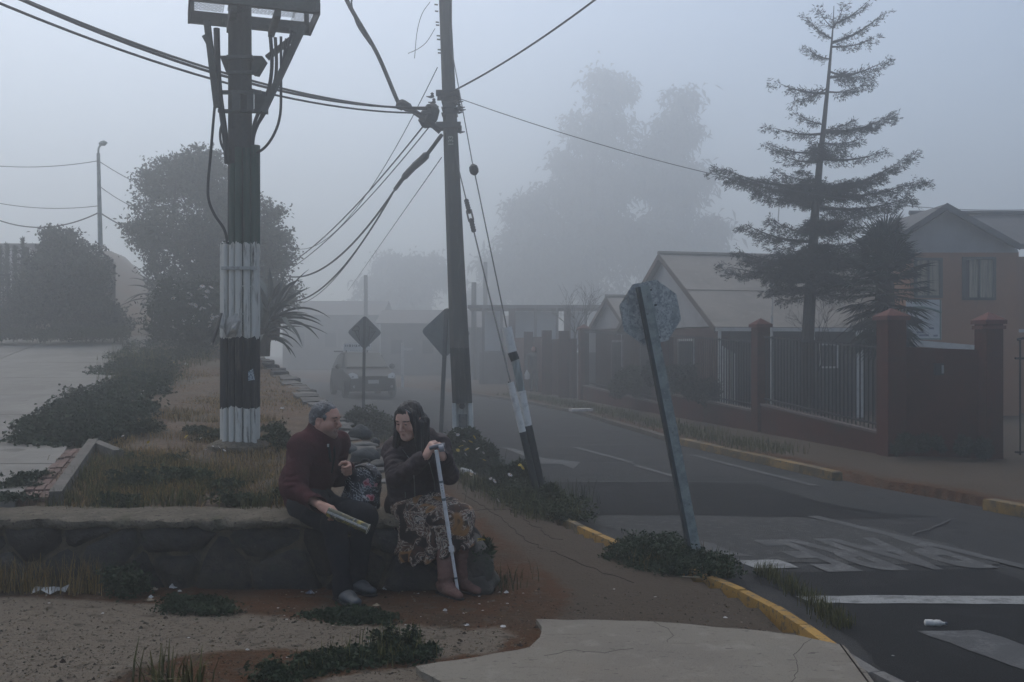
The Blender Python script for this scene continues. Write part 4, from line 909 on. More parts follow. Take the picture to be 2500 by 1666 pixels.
# ------------------------------------------------------------------ houses
m_roof_b = mat('beige_roof', (.22, .20, .175), .85, [(1.2, (.18, .165, .145), .42, .62), (6, (.25, .23, .20), .55, .7), (1.0, (.14, .13, .115), .55, .7, (.3, .3, 3))], bump=(14, .25))
m_gable_w = mat('pale_gable', (.34, .33, .32), .85, [(2, (.28, .27, .26), .45, .62)])
m_brickwall = mat('house_brick', (.075, .032, .024), .9, [(3, (.082, .045, .038), .42, .6), (15, (.13, .07, .055), .55, .7)], bump=(20, .3))
m_fascia = mat('roof_fascia', (.10, .075, .06), .8)
m_white = mat('white_paint', (.50, .50, .49), .7, [(7, (.38, .38, .37), .5, .65)])
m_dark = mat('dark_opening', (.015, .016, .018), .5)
m_glass = mat('window_glass', (.03, .035, .04), .12, spec=.5)
def gable_house(name, label, peak, u, half, L_, zr, ze, m_wall, m_roof, m_gab, over=.25, zfoot=-.1):
    """ridge runs from peak along u; the gable end faces -u"""
    t = thing(name, label, 'house', (peak[0], peak[1], 0)); u = Vector((u[0], u[1], 0)).normalized(); v = Vector((u.y, -u.x, 0)); z = Vector((0, 0, 1))
    pk = Vector((peak[0], peak[1], 0)); A = lambda a, b, c: pk+u*a+v*b+z*c
    slope = (zr-ze)/half
    # walls
    i = .18
    mb = MB(); hb = half-over; zb = ze+slope*over*.0
    loop = [A(i, -hb, zfoot), A(i, hb, zfoot), A(i, hb, zb), A(i, -hb, zb)]
    mb.add([*loop, *[p+u*(L_-2*i) for p in loop]], [(0, 1, 2, 3), (7, 6, 5, 4), (1, 5, 6, 2), (0, 3, 7, 4), (0, 4, 5, 1), (3, 2, 6, 7)]); mb.build('wall', m_wall, t, smooth=False)
    mb = MB(); zz = zr-.10
    mb.prism([A(i-.03, -half*.97, ze+.02), A(i-.03, half*.97, ze+.02), A(i-.03, 0, zz)], u*.12); mb.build('gable', m_gab, t, smooth=False)
    th = .07
    for s_ in (-1, 1):
        mb = MB(); lp = [A(0, 0, zr), A(0, s_*half, ze), A(0, s_*half, ze-th), A(0, 0, zr-th)]; mb.prism(lp, u*L_); mb.build('roof', m_roof, t, smooth=False)
        for k in (2,):                                 # sheet lap
            f = k/4+.03; p = A(.0, s_*half*f, zr-(zr-ze)*f+.012); mb = MB(); mb.beam(p, p+u*L_, .02, .008); mb.build('roof_lap', m_roof, t, smooth=False)
        mb = MB(); lp = [A(-.03, 0, zr+.015), A(-.03, s_*(half+.03), ze+.0), A(-.03, s_*(half+.03), ze-.15), A(-.03, 0, zr-.14)]; mb.prism(lp, u*.028); mb.build('verge_board', m_fascia, t, smooth=False)
        p = A(0, s_*(half+.05), ze-.06); mb = MB(); mb.beam(p, p+u*L_, .09, .08); mb.build('gutter', m_white, t, smooth=False)
    mb = MB(); mb.tube([A(-.03, 0, zr+.02), A(L_, 0, zr+.02)], .06, 6); mb.build('ridge_cap', m_roof, t)
    return t, A
h1, A1 = gable_house('house', 'single-storey house with big beige pitched roof and white gutter behind the fence', (3.77, 25.5), (.968, .25), 3.18, 8.5, 4.01, 2.08, m_brickwall, m_roof_b, m_gable_w)
for b in (-1.2, 1.3):
    mb = MB(); mb.box(A1(.16, b, 1.35), (.9, .05, .95), axes=[Vector((.25, -.968, 0)), Vector((.968, .25, 0)), z]); w_ = mb.build('window', m_white, h1, smooth=False)
    mb = MB(); mb.box(A1(.125, b, 1.35), (.78, .02, .83), axes=[Vector((.25, -.968, 0)), Vector((.968, .25, 0)), z]); mb.build('pane', m_glass, w_, smooth=False)
# veranda along its front: dark sheet painting in the recess's shade, white posts, white slatted screen
mb = MB(); mb.box(A1(4.3, 2.93, 1.05), (7.6, .04, 1.9), axes=[Vector((.968, .25, 0)), Vector((.25, -.968, 0)), z]); mb.build('veranda_painted_shade', m_dark, h1, smooth=False)
for px in (1752, 2087, 2098, 1980):
    q = at_line(px, (4.60, 22.2), (12.7, 24.3)); q = q+Vector((.02, -.12, 0)); mb = MB(); mb.box(q+z*1.0, (.06 if px != 1980 else .04, .06, 2.0)); mb.build('veranda_post', m_white, h1, smooth=False)
for k in range(5):
    q = at_line(1762+k*7, (4.60, 22.1), (12.7, 24.2))+Vector((0, -.1, 0)); mb = MB(); mb.box(q+z*(1.02-.04*k), (.03, .03, 1.25)); mb.build('screen_slat', m_white, h1, smooth=False)
q = at_line(2020, (4.60, 22.1), (12.7, 24.2)); mb = MB()
for sx_, sz_, w_, h_ in ((-.19, 0, .04, .55), (.19, 0, .04, .55), (0, -.26, .42, .04), (0, .26, .42, .04)): mb.box(q+Vector((sx_, -.1, 1.42+sz_)), (w_, .04, h_))
o = mb.build('window_frame', m_white, h1, smooth=False)
h2, A2 = gable_house('house', 'small house with a low white gable and white door frame left of the beige roof', (2.98, 31.5), (.968, .25), 1.8, 5, 3.22, 2.2, m_brickwall, m_roof_b, m_gable_w)
for b, w, h, zc in ((.55, .8, 1.7, .95),):
    mb = MB(); mb.box(A2(.16, b, zc), (w+.14, .05, h+.1), axes=[Vector((.25, -.968, 0)), Vector((.968, .25, 0)), z]); d_ = mb.build('door', m_white, h2, smooth=False)
    mb = MB(); mb.box(A2(.125, b, zc-.02), (w, .02, h), axes=[Vector((.25, -.968, 0)), Vector((.968, .25, 0)), z]); mb.build('door_leaf', m_dark, d_, smooth=False)
mb = MB(); mb.box(A2(-.1, 1.62, 1.25), (.05, .05, 1.9)); mb.build('downpipe', m_white, h2, smooth=False)
# the orange two-storey house: frontal gable, main roof behind it
HY3 = 23.5
m_orange = mat('orange_render', (.27, .125, .060), .92, [(1.5, (.24, .115, .060), .42, .62), (10, (.30, .15, .08), .55, .7), (1.2, (.20, .105, .065), .56, .68, (2, 2, .4))], bump=(30, .2))
m_roof_g = mat('grey_roof', (.085, .085, .088), .85, [(1.5, (.07, .07, .072), .42, .6), (8, (.105, .105, .105), .55, .7)], bump=(14, .25))
m_gable_g = mat('grey_gable', (.27, .275, .28), .85, [(2, (.23, .235, .24), .45, .62)])
h3 = thing('house', 'two-storey orange house with grey gable and two dark-framed curtained windows', 'house', (10.7, 23.5, 0))
B = lambda px, py, dy=0: P(px, py, HY3+dy)
pa, pb = B(2222, 900), B(2487, 900)
zb_ = B(0, 616).z
mb = MB(); mb.box(((pa.x+pb.x)/2, HY3+2.2, (zb_-.1)/2), (pb.x-pa.x, 4.4, zb_+.1)); mb.build('wall', m_orange, h3, smooth=False)
mb = MB(); mb.box((pb.x+2.1, HY3+2.6, (zb_-.15)/2), (4.2, 3.4, zb_+.1)); mb.build('wall', m_orange, h3, smooth=False)
mb = MB(); mb.prism([B(2208, 617, -.02), B(2487, 617, -.02), B(2478, 596, -.02), B(2318, 512, -.02), B(2200, 590, -.02)], (0, .12, 0)); mb.build('gable', m_gable_g, h3, smooth=False)
pk, el, er = B(2312, 497, -.3), B(2175, 586, -.3), B(2490, 596, -.3)
for e_ in (el, er):
    mb = MB(); mb.prism([pk, e_, e_-Vector((0, 0, .07)), pk-Vector((0, 0, .07))], (0, 3.8, 0)); mb.build('roof', m_roof_g, h3, smooth=False)
    mb = MB(); mb.prism([pk+Vector((0, -.02, .01)), e_+Vector((0, -.02, .01)), e_+Vector((0, -.02, -.14)), pk+Vector((0, -.02, -.14))], (0, .025, 0)); mb.build('verge_board', m_roof_g, h3, smooth=False)
rz = pk.z+.05
mb = MB(); mb.prism([Vector((pk.x+.05, HY3+2.0, rz)), Vector((pb.x+.15, HY3+.2, er.z+.05)), Vector((pb.x+.15, HY3+.2, er.z-.02)), Vector((pk.x+.05, HY3+2.0, rz-.07))], (5.5, 0, 0)); mb.build('roof', m_roof_g, h3, smooth=False)
mb = MB(); mb.beam(Vector((pb.x+.05, HY3+.15, er.z-.02)), Vector((pb.x+5, HY3+.15, er.z-.02)), .1, .1); mb.build('gutter', m_roof_g, h3, smooth=False)
mb = MB(); mb.tube([Vector((pk.x, HY3+1.9, rz+.03)), Vector((pk.x+5.5, HY3+1.9, rz+.03))], .06, 6); mb.build('ridge_cap', m_roof_g, h3)
m_frame = mat('window_frame_dark', (.035, .045, .043), .6); m_curt = mat('curtain', (.30, .28, .21), .9, [(30, (.13, .125, .10), .45, .6, (1, 1, .05))])
for x0, x1, y0, y1 in ((2232, 2300, 630, 728), (2350, 2430, 628, 733)):
    a, b = B(x0, y0, -.03), B(x1, y1, -.03); c = (a+b)/2; w, h = b.x-a.x, a.z-b.z
    mb = MB()
    for dx, dz, ww, hh in ((-w/2+.03, 0, .06, h), (w/2-.03, 0, .06, h), (0, h/2-.03, w-.12, .06), (0, -h/2+.03, w-.12, .06), (0, 0, .035, h-.12)): mb.box(c+Vector((dx, 0, dz)), (ww, .08, hh))
    fr_ = mb.build('window', m_frame, h3, smooth=False)
    mb = MB(); n = 40; cu = [c+Vector((-w/2+.03+(w-.06)*k/n, .018+.006*math.sin(k*1.9), 0)) for k in range(n+1)]
    V = [p+Vector((0, 0, s_*h/2*.97)) for p in cu for s_ in (-1, 1)]; st = 0 if x0 < 2300 else 8
    mb.add(V, [(2*k, 2*k+2, 2*k+3, 2*k+1) for k in range(st, n)]); mb.build('curtain', m_curt, fr_, smooth=False)
    mb = MB(); mb.box(c+Vector((0, .027, 0)), (w-.08, .004, h-.08)); mb.build('pane', m_dark, fr_, smooth=False)
a, b = B(2205, 836, -.25), B(2440, 856, -.25); mb = MB(); mb.beam(a, b, .3, .14); mb.build('ledge', m_white, h3, smooth=False)
# white board leaning on the house wall under the left window
bd = thing('notice_board', 'white notice board with green arch under the left window of the orange house', 'board', B(2256, 780, -.2))
a, b = B(2212, 732, -.14), B(2298, 830, -.14); c = (a+b)/2
mb = MB(); mb.box(c, (b.x-a.x, .03, a.z-b.z)); mb.build('board', mat('board_white', (.46, .48, .49), .6, [(5, (.38, .42, .43), .5, .65)]), bd, smooth=False)
mg = mat('board_green', (.06, .13, .11), .6); mgl = mat('board_pale_green', (.22, .32, .29), .6); mbl = mat('board_blue_print', (.10, .13, .19), .6)
mb = MB(); mb.tube([B(2218+80*t, 754-7*math.sin(t*3.1)+10*t, -.16) for t in np.linspace(0, 1, 14)], .028, 6); mb.build('arch_print', mg, bd)
mb = MB(); mb.box(B(2296, 781, -.16), (.03, .02, .96)); mb.box(B(2256, 828, -.16), (.8, .02, .025)); mb.build('board_frame', mg, bd, smooth=False)
mb = MB(); mb.box(B(2240, 741, -.157), (.22, .006, .03)); mb.box(B(2244, 749, -.157), (.3, .006, .025)); mb.build('print_line', mgl, bd, smooth=False)
for px, py, w in ((2246, 812, .16), (2256, 819, .22), (2284, 820, .10), (2274, 802, .12)): mb = MB(); mb.box(B(px, py, -.157), (w, .006, .045)); mb.build('print_line', mbl, bd, smooth=False)
# thin mast in front of the beige-roofed house
ab = at_line(1884, (4.62, 21.6), (12, 23.5)); mb = MB(); mb.tube([ab+z*.2, ab+Vector((.0, 0, 2.3))], .03, 6); mb.tube([ab+Vector((0, 0, 2.3)), Vector((P(1903, 490, ab.y).x, ab.y, P(1903, 490, ab.y).z))], .012, 6)
tag(mb.build('antenna_mast', m_white), 'thin white antenna mast rising past the beige roof beside the conifer', 'mast')

# ------------------------------------------------------------------ street beyond: shapes in the fog
m_fog_w = mat('far_wall', (.16, .15, .14), .9, [(1, (.11, .105, .10), .45, .6)]); m_fog_r = mat('far_roof', (.12, .11, .105), .9)
m_fog_l = mat('far_sheet_pale', (.42, .44, .45), .8)
shed = thing('open_shed', 'long low shed roof on thin posts with pale sheet panels beyond the walkers', 'shed', (1.0, 46, 0))
sy = 44.0
for px in (1180, 1225, 1250, 1307, 1360, 1385, 1430): q = P(px, 850, sy); mb = MB(); mb.box(Vector((q.x, sy, 1.7)), (.12 if px not in (1250, 1385) else .3, .12, 3.5)); mb.build('post', m_red_w if px in (1250, 1385) else m_fog_r, shed, smooth=False)
a, b = P(1170, 755, sy), P(1470, 752, sy); mb = MB(); mb.box(((a.x+b.x)/2, sy+1.6, a.z+.1), (b.x-a.x+1, 3.8, .14)); mb.build('roof', m_fog_r, shed, smooth=False)
mb = MB(); mb.box(((a.x+b.x)/2, sy+.3, .6), (b.x-a.x, .12, 1.6)); mb.build('low_wall', m_fog_w, shed, smooth=False)
for x0, x1 in ((1183, 1222), (1256, 1304), (1310, 1357), (1390, 1428)):
    p, q = P(x0, 850, sy+.5), P(x1, 850, sy+.5); mb = MB(); mb.box(((p.x+q.x)/2, sy+.5, 2.35), (q.x-p.x, .05, 1.75)); mb.build('sheet_panel', m_fog_l, shed, smooth=False)
def block(name, label, px0, px1, ytop, yy, dep, m, roof=None, win=0, cat='house'):
    p, q = P(px0, ytop, yy), P(px1, ytop, yy); t = thing(name, label, cat, ((p.x+q.x)/2, yy, 0)); w = q.x-p.x
    mb = MB(); mb.box(((p.x+q.x)/2, yy+dep/2, p.z/2-.2), (w, dep, p.z+.4)); mb.build('wall', m, t, smooth=False)
    if roof: mb = MB(); mb.prism([Vector((p.x-.3, yy-.4, p.z)), Vector((p.x-.3, yy+dep+.3, p.z)), Vector((p.x-.3, yy+dep/2, p.z+roof))], (w+.6, 0, 0)); mb.build('roof', m_fog_r, t, smooth=False)
    for k in range(win):
        mb = MB(); mb.box((p.x+w*(k+.5)/win, yy-.03, p.z*.55), (w/win*.4, .06, p.z*.32)); f_ = mb.build('window', m_fog_r, t, smooth=False)
        mb = MB(); mb.box((p.x+w*(k+.5)/win, yy-.065, p.z*.55), (w/win*.34, .01, p.z*.26)); mb.build('pane', m_glass, f_, smooth=False)
    return t
block('far_house', 'faint wide house with pale eaves in the fog behind the near diamond sign', 930, 1160, 790, 58, 6, m_fog_w, .9, 3)
block('far_house', 'faint low dark house in the fog behind the taxi', 690, 925, 770, 72, 7, m_fog_w, 1.2, 3)
block('far_house', 'faint boxy house just visible in the fog left of the shed', 1085, 1250, 800, 52, 5, m_fog_w, .7, 2)
for px, yt, yy, lab in ((893, 672, 62, 'faintest distant pole in the fog above the taxi'), (1157, 690, 50, 'faint distant pole in the fog right of the leaning pole'), (1185, 640, 60, 'faint tall distant pole in the fog between the guy wires')):
    p = P(px, yt, yy); mb = MB(); mb.tube([Vector((p.x, yy, -.1)), p], [.16, .12], 8); tag(mb.build('far_pole', m_pole), lab, 'pole', 'poles in the fog')
# white post with a short arm on the far pavement
p = G(1037, 912, 0); p = Vector((p.x*.8, 50*.8, 0)); t = thing('marker_post', 'white post with a short arm standing by the far kerb in the fog', 'post', p)
mb = MB(); mb.box(p+z*.9, (.1, .1, 1.8)); mb.build('post', m_white, t, smooth=False); mb = MB(); mb.box(p+Vector((.18, 0, 1.55)), (.42, .06, .1)); mb.build('arm', m_white, t, smooth=False)
# left side: street lamp, shed wall, iron gate, low house
lb = Vector((-10.35, 25.0, bank_h(-10.35, 25))); lamp = thing('street_lamp', 'pale slender street lamp post with a small curved arm on the left', 'street lamp', lb)
LB = lambda px, py: P(px, py, 25.0)
mb = MB(); mb.tube([lb-Vector((0, 0, .2)), LB(246, 640), LB(240, 375)], [.075, .065, .045], 8); mb.build('pole', m_galv, lamp)
mb = MB(); mb.tube(spline([LB(240, 378), LB(241, 362), LB(248, 352)], 6), .025, 6); mb.build('arm', m_galv, lamp)
mb = MB(); mb.lathe([(.02, -.12), (.06, -.06), (.07, .02), (.02, .09)], LB(253, 350), (1, 0, .12), 8); mb.build('lamp_head', m_galv, lamp)
for a, b, sag, lab in (((-60, 400, 26), (240, 393, 25), .12, 'upper wire running left from the street lamp'), ((-60, 484, 26), (240, 503, 25), .15, 'middle wire running left from the street lamp'), ((-60, 512, 26), (242, 519, 25), .42, 'sagging lowest wire running left from the street lamp'),
                       ((240, 393, 25), (420, 480, 31), .1, 'upper wire from the street lamp to the round tree'), ((243, 455, 25), (370, 520, 30), .1, 'middle wire from the street lamp to the round tree'), ((243, 519, 25), (400, 590, 30), .1, 'lowest wire from the street lamp to the round tree')):
    wire('power_cable', P(*a), P(*b), sag, .016 if 'low' in lab else .009, lab, group='wires at the street lamp')
sp_ = P(257, 720, 26.5); mb = MB(); mb.box((sp_.x-.1, 26.5, 2.85), (.55, .5, 2.0)); tag(mb.build('board_fence', m_fog_r, smooth=False), 'dark upright board panel beside the ivy-covered bush', 'board fence')
ig = thing('garden_gate', 'dark iron garden gate at the far left edge beside the ivy bush', 'gate', P(20, 800, 24.5))
for px in (-25, 20): mb = MB(); mb.tube([P(px, 812, 24.5), P(px, 668, 24.5)], .045, 6); mb.build('gate_post', m_bar, ig)
for py in (672, 690, 800): mb = MB(); mb.beam(P(-40, py, 24.5), P(22 if py == 672 else 60, py, 24.5), .06, .05); mb.build('rail', m_bar, ig, smooth=False)
for k in range(9): mb = MB(); mb.beam(P(-36+11*k, 805, 24.5), P(-36+11*k, 678 if k < 5 else 692, 24.5), .02); mb.build('bar', m_bar, ig, smooth=False)
hl = thing('low_house', 'low pale house with flat white eaves at the far left in the fog', 'house', P(20, 760, 34))
a, b = P(-120, 600, 34), P(105, 606, 34)
mb = MB(); mb.box(((a.x+b.x)/2, 36, 3.4), (b.x-a.x, 3.5, 3.6)); mb.build('wall', m_gable_w, hl, smooth=False)
mb = MB(); mb.box(((a.x+b.x)/2, 35.8, a.z-.1), (b.x-a.x+.6, 4.6, .2)); mb.build('roof', m_fog_r, hl, smooth=False)
for k in range(7): px = -70+24*k; mb = MB(); mb.beam(P(px, 606, 33.4), P(px, 650, 33.4), .05); mb.build('veranda_post', m_white, hl, smooth=False)
mb = MB(); mb.beam(P(-90, 652, 33.4), P(92, 654, 33.4), .12, .22); mb.build('veranda_beam', m_fog_r, hl, smooth=False)
car = thing('parked_car', 'pale car roof and rear just showing behind the garden gate', 'car', P(10, 700, 28))
mb = MB(); mb.prism([P(x, y, 28) for x, y in ((-60, 730), (52, 730), (50, 702), (28, 690), (4, 676), (-60, 672))], (0, 1.6, 0)); mb.build('body', m_white, car); mb = MB(); mb.prism([P(x, y, 27.97) for x, y in ((-50, 698), (22, 700), (4, 684), (-50, 680))], (0, .02, 0)); mb.build('window', m_glass, car, smooth=False)
# ------------------------------------------------------------------ taxi coming down the street with a roof sign
m_body = mat('taxi_paint', (.012, .013, .014), .6, spec=.15); m_tyre = mat('tyre', (.012, .012, .012), .9); m_rim = mat('rim', (.25, .25, .25), .4, metal=.6)
m_wind = mat('car_glass', (.03, .038, .037), .45, spec=.12); m_lampg = mat('headlamp_glass', (.38, .40, .39), .2, spec=.6); m_grille = mat('grille', (.008, .008, .008), .6)
tb_ = Vector((P(862, 962, 33.0).x, 33.0, ROADZ)); ta_ = R(19); TF = Vector((math.sin(ta_)*1, -math.cos(ta_), 0)); TS = Vector((math.cos(ta_), math.sin(ta_), 0)); TZ = Vector((0, 0, 1))
taxi = thing('taxi', 'dark taxi with a white roof sign approaching in the fog', 'car', tb_+Vector((0, 2, 0)))
TC = tb_+Vector((0, 2.0, 0)); T = lambda s, f, z_: TC+TS*s+TF*f+TZ*z_
# body by cross-sections front to back: (f, half-width low, half-width belt, z low, z belt)
def loft(secs, name, m, close=True, parent=taxi, smooth=True, sharp=35):
    V, F = [], []; n = len(secs[0])
    for s_ in secs: V += s_
    for i in range(len(secs)-1): F += [(i*n+k, i*n+(k+1) % n, (i+1)*n+(k+1) % n, (i+1)*n+k) for k in range(n)]
    F += [tuple(range(n))[::-1], tuple((len(secs)-1)*n+k for k in range(n))]
    mb = MB(); mb.add(V, F); return mb.build(name, m, parent, smooth, sharp=sharp)
def sec(f, w0, w1, z0, z1, rd=.06):
    return [T(-w0*.96, f, z0), T(w0*.96, f, z0), T(w0, f, z0+rd), T((w0+w1)/2+.02, f, (z0+z1)/2), T(w1, f, z1-rd), T(w1-rd, f, z1), T(-w1+rd, f, z1), T(-w1, f, z1-rd), T(-(w0+w1)/2-.02, f, (z0+z1)/2), T(-w0, f, z0+rd)]
loft([sec(2.02, .62, .60, .30, .62), sec(1.95, .76, .72, .24, .74), sec(1.7, .84, .80, .22, .83), sec(1.0, .86, .82, .20, .97), sec(.85, .86, .82, .2, 1.0), sec(-1.4, .86, .82, .2, 1.02), sec(-1.95, .82, .76, .24, 1.0), sec(-2.05, .7, .66, .34, .92)], 'body', m_body)
def cab(f, w, z0, w1=None): w1 = w1 or w; return f, w, z0
loft([[T(-.76, 1.0, .96), T(.76, 1.0, .96), T(.76, 1.0, .97), T(-.76, 1.0, .97)], [T(-.80, .6, .98), T(.80, .6, .98), T(.68, .35, 1.30), T(-.68, .35, 1.30)],
      [T(-.80, .0, 1.0), T(.80, .0, 1.0), T(.62, .02, 1.49), T(-.62, .02, 1.49)], [T(-.8, -.7, 1.0), T(.8, -.7, 1.0), T(.6, -.7, 1.53), T(-.6, -.7, 1.53)], [T(-.78, -1.75, 1.0), T(.78, -1.75, 1.0), T(.56, -1.45, 1.46), T(-.56, -1.45, 1.46)]], 'cabin', m_body)
o_ = .012
mb = MB(); mb.prism([T(-.70, .93+o_, 1.01), T(.70, .93+o_, 1.01), T(.585, .12+o_, 1.44), T(-.585, .12+o_, 1.44)], TF*.02+TZ*.03); mb.build('windscreen', m_wind, taxi, smooth=False)
for s_ in (-1, 1):
    mb = MB(); mb.prism([T(s_*.80, .45, 1.03), T(s_*.80, -.55, 1.03), T(s_*.64, -.55, 1.45), T(s_*.665, .1, 1.43)], TS*(.02*s_)); mb.build('side_window', m_wind, taxi, smooth=False)
    mb = MB(); mb.prism([T(s_*.80, -.62, 1.03), T(s_*.79, -1.45, 1.03), T(s_*.62, -1.3, 1.42), T(s_*.635, -.62, 1.45)], TS*(.02*s_)); mb.build('side_window', m_wind, taxi, smooth=False)
    lp = [T(s_*.50, 1.98, .66), T(s_*.72, 1.92, .64), T(s_*.79, 1.72, .80), T(s_*.66, 1.80, .84), T(s_*.52, 1.90, .78)]
    mb = MB(); mb.prism(lp, TF*.05+TZ*.02); mb.build('headlight', m_lampg, taxi)
    mb = MB(); mb.lathe([(.02, 0), (.09, .03), (.10, .1), (.07, .16)], T(s_*.94, .66, 1.05), -TF, 8); mb.build('mirror', m_body, taxi)
    mb = MB(); mb.lathe([(.05, 0), (.05, .02)], T(s_*.62, 2.0, .40), TF, 8); mb.build('fog_lamp', m_lampg, taxi)
    for f in (1.25, -1.3):
        mb = MB(); mb.lathe([(.22, -.09), (.29, -.09), (.31, -.05), (.31, .05), (.29, .09), (.22, .09)], T(s_*.80, f, .31), TS, 16); wh = mb.build('wheel', m_tyre, taxi)
        mb = MB(); mb.lathe([(.06, 0), (.20, .02), (.21, .0)], T(s_*.87, f, .31), TS*s_, 12); mb.build('rim', m_rim, wh)
mb = MB(); mb.box(T(0, 2.0, .70), (.62, .03, .09), axes=[TS, TF, TZ]); mb.build('grille', m_grille, taxi, smooth=False)
mb = MB(); mb.box(T(0, 2.02, .42), (.86, .05, .14), axes=[TS, TF, TZ]); mb.build('air_intake', m_grille, taxi, smooth=False)
mb = MB(); mb.box(T(0, 2.06, .56), (.36, .012, .12), axes=[TS, TF, TZ]); mb.build('number_plate', mat('plate', (.45, .45, .42), .6), taxi, smooth=False)
for s_ in (-.35, .3): mb = MB(); mb.beam(T(s_-.25, .9, 1.02), T(s_+.28, .82, 1.05), .02); mb.build('wiper', m_grille, taxi, smooth=False)
mb = MB(); mb.box(T(-.12, -.35, 1.72), (.98, .07, .26), axes=[TS, TF, TZ]); sgn = mb.build('roof_sign', mat('roof_sign_white', (.62, .62, .60), .6), taxi, smooth=False)
for s_ in (-.5, .25): mb = MB(); mb.beam(T(s_, -.35, 1.5), T(s_, -.35, 1.6), .04); mb.build('sign_bracket', m_grille, sgn, smooth=False)
m_print = mat('sign_print', (.06, .06, .07), .7); rr = random.Random(4); x = -.54
while x < .30:                                      # lettering too far off to read: dark strokes
    w = rr.uniform(.03, .07); mb = MB(); mb.box(T(x+w/2, -.312, 1.76), (w, .006, rr.uniform(.06, .09)), axes=[TS, TF, TZ]); mb.build('print_mark', m_print, sgn, smooth=False); x += w+rr.uniform(.02, .04)
mb = MB(); mb.box(T(-.75, -.5, 1.56), (.28, .3, .04), axes=[TS, TF, TZ]); mb.build('roof_bar', m_body, taxi, smooth=False)
# ------------------------------------------------------------------ plants
def leaf_quads(C_, L_, W_, rg, up=None, droop=0.0, tone=None, lean=None):
    """diamond leaves at points C_ (n,3): returns V, F, tone"""
    n = len(C_); d = rg.normal(size=(n, 3))
    if up is not None: d[:, 2] = d[:, 2]*.6 + up
    if lean is not None: d = d*.55 + lean
    d /= np.linalg.norm(d, axis=1, keepdims=True); q = rg.normal(size=(n, 3)); s = np.cross(d, q); s /= np.linalg.norm(s, axis=1, keepdims=True)
    l = L_*rg.uniform(.6, 1.3, (n, 1)); w = W_*rg.uniform(.7, 1.2, (n, 1))
    tip = C_ + d*l; tip[:, 2] -= droop*l[:, 0]; mid = C_ + d*l*.5 + np.cross(s, d)*w*.25
    V = np.stack([C_, mid+s*w*.5, tip, mid-s*w*.5], 1).reshape(-1, 3); F = np.arange(4*n).reshape(-1, 4)
    t = rg.uniform(0, 1, n)*.45 + .5*np.clip(.5+fbm(C_*1.3, 3)*.9, 0, 1) if tone is None else tone
    return V, F, np.repeat(t, 4)
def blob_points(blobs, n, rg, shell=.55, noise=.35, ns=1.6, gate=-.22):
    """points through a union of ellipsoids, thick towards the outside, with gaps"""
    vol = np.array([b[1][0]*b[1][1]*b[1][2] for b in blobs])**(2/3); pick = rg.choice(len(blobs), n*2, p=vol/vol.sum())
    d = rg.normal(size=(n*2, 3)); d /= np.linalg.norm(d, axis=1, keepdims=True)
    r = rg.uniform(shell**3, 1.08, n*2)**(1/3)
    c = np.array([b[0] for b in blobs])[pick]; s = np.array([b[1] for b in blobs])[pick]
    p = c + d*r[:, None]*s*(1+fbm(c+d*s*ns, 5)[:, None]*noise*2)
    keep = fbm(p*ns*1.7, 9, 2) > gate
    return p[keep][:n]
def crown(name, blobs, n, L_, W_, m, parent, seed, **k):
    rg = np.random.default_rng(seed); up = k.pop('up', None); droop = k.pop('droop', 0); cl = k.pop('cl', 0); tone = None
    if cl:                                            # leaves gathered in sprays
        c = blob_points(blobs, n//22, rg, **k); i = rg.integers(0, len(c), n); d = rg.normal(size=(n, 3)); d[:, 2] *= .55; p = c[i]+d*cl*rg.uniform(.4, 1.3, len(c))[i][:, None]
        tone = np.clip(rg.uniform(0, 1, len(c))[i]*.6+rg.uniform(0, .3, n)+d[:, 2]*.08, 0, 1)
    else: p = blob_points(blobs, n, rg, **k)
    V, F, t = leaf_quads(p, L_, W_, rg, up, droop, tone); return np_obj(name, V, F, m, parent, attr={'tone': t}, kind='stuff')
def lumpy(bl, k, seed, lo=.22, hi=.42):
    rr = random.Random(seed); out = list(bl)
    for _ in range(k):
        c, s = rr.choice(bl); a = rr.uniform(0, 6.28); e = rr.uniform(-.5, 1.3); f = rr.uniform(lo, hi); d = Vector((math.cos(a)*math.cos(e), math.sin(a)*math.cos(e), math.sin(e)))*rr.uniform(.85, 1.15)
        out.append((tuple(Vector(c)+Vector((d.x*s[0], d.y*s[1], d.z*s[2]))), tuple(x*f for x in s)))
    return out
SHR = 1.0
def pxblobs(lst, y0, dep=.9, spread=.5, seed=1):
    rr = random.Random(seed); out = []
    for px, py, r in lst:
        y = y0+rr.uniform(-spread, spread); s = r*SHR/FP*y; out.append((tuple(P(px, py, y)), (s, s*dep, s)))
    return out
L_tree = leaf_mat('round_tree_leaf', (.012, .020, .012), (.075, .092, .050)); L_bush = leaf_mat('dark_bush_leaf', (.009, .014, .010), (.052, .066, .040))
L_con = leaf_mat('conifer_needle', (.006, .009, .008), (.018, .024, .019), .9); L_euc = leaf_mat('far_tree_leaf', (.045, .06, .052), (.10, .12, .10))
L_weed = leaf_mat('weed_leaf', (.017, .026, .012), (.060, .074, .030), .8); L_weed2 = leaf_mat('mallow_leaf', (.012, .024, .012), (.040, .060, .028), .8)
L_straw = leaf_mat('dry_grass_blade', (.075, .052, .022), (.31, .205, .075), .9); L_green = leaf_mat('green_grass_blade', (.036, .042, .012), (.135, .125, .045), .9)
L_agave = mat('agave_leaf', (.060, .078, .068), .6, [(4, (.045, .056, .05), .42, .62)], rand=.3); L_palm = mat('palm_frond', (.022, .032, .024), .6, [(6, (.03, .042, .03), .45, .6)], rand=.35)
m_bark = mat('bark', (.045, .038, .032), .95, [(8, (.03, .026, .022), .45, .6, (4, 4, .6))], bump=(25, .9)); m_twig = mat('twig', (.035, .032, .028), .9)
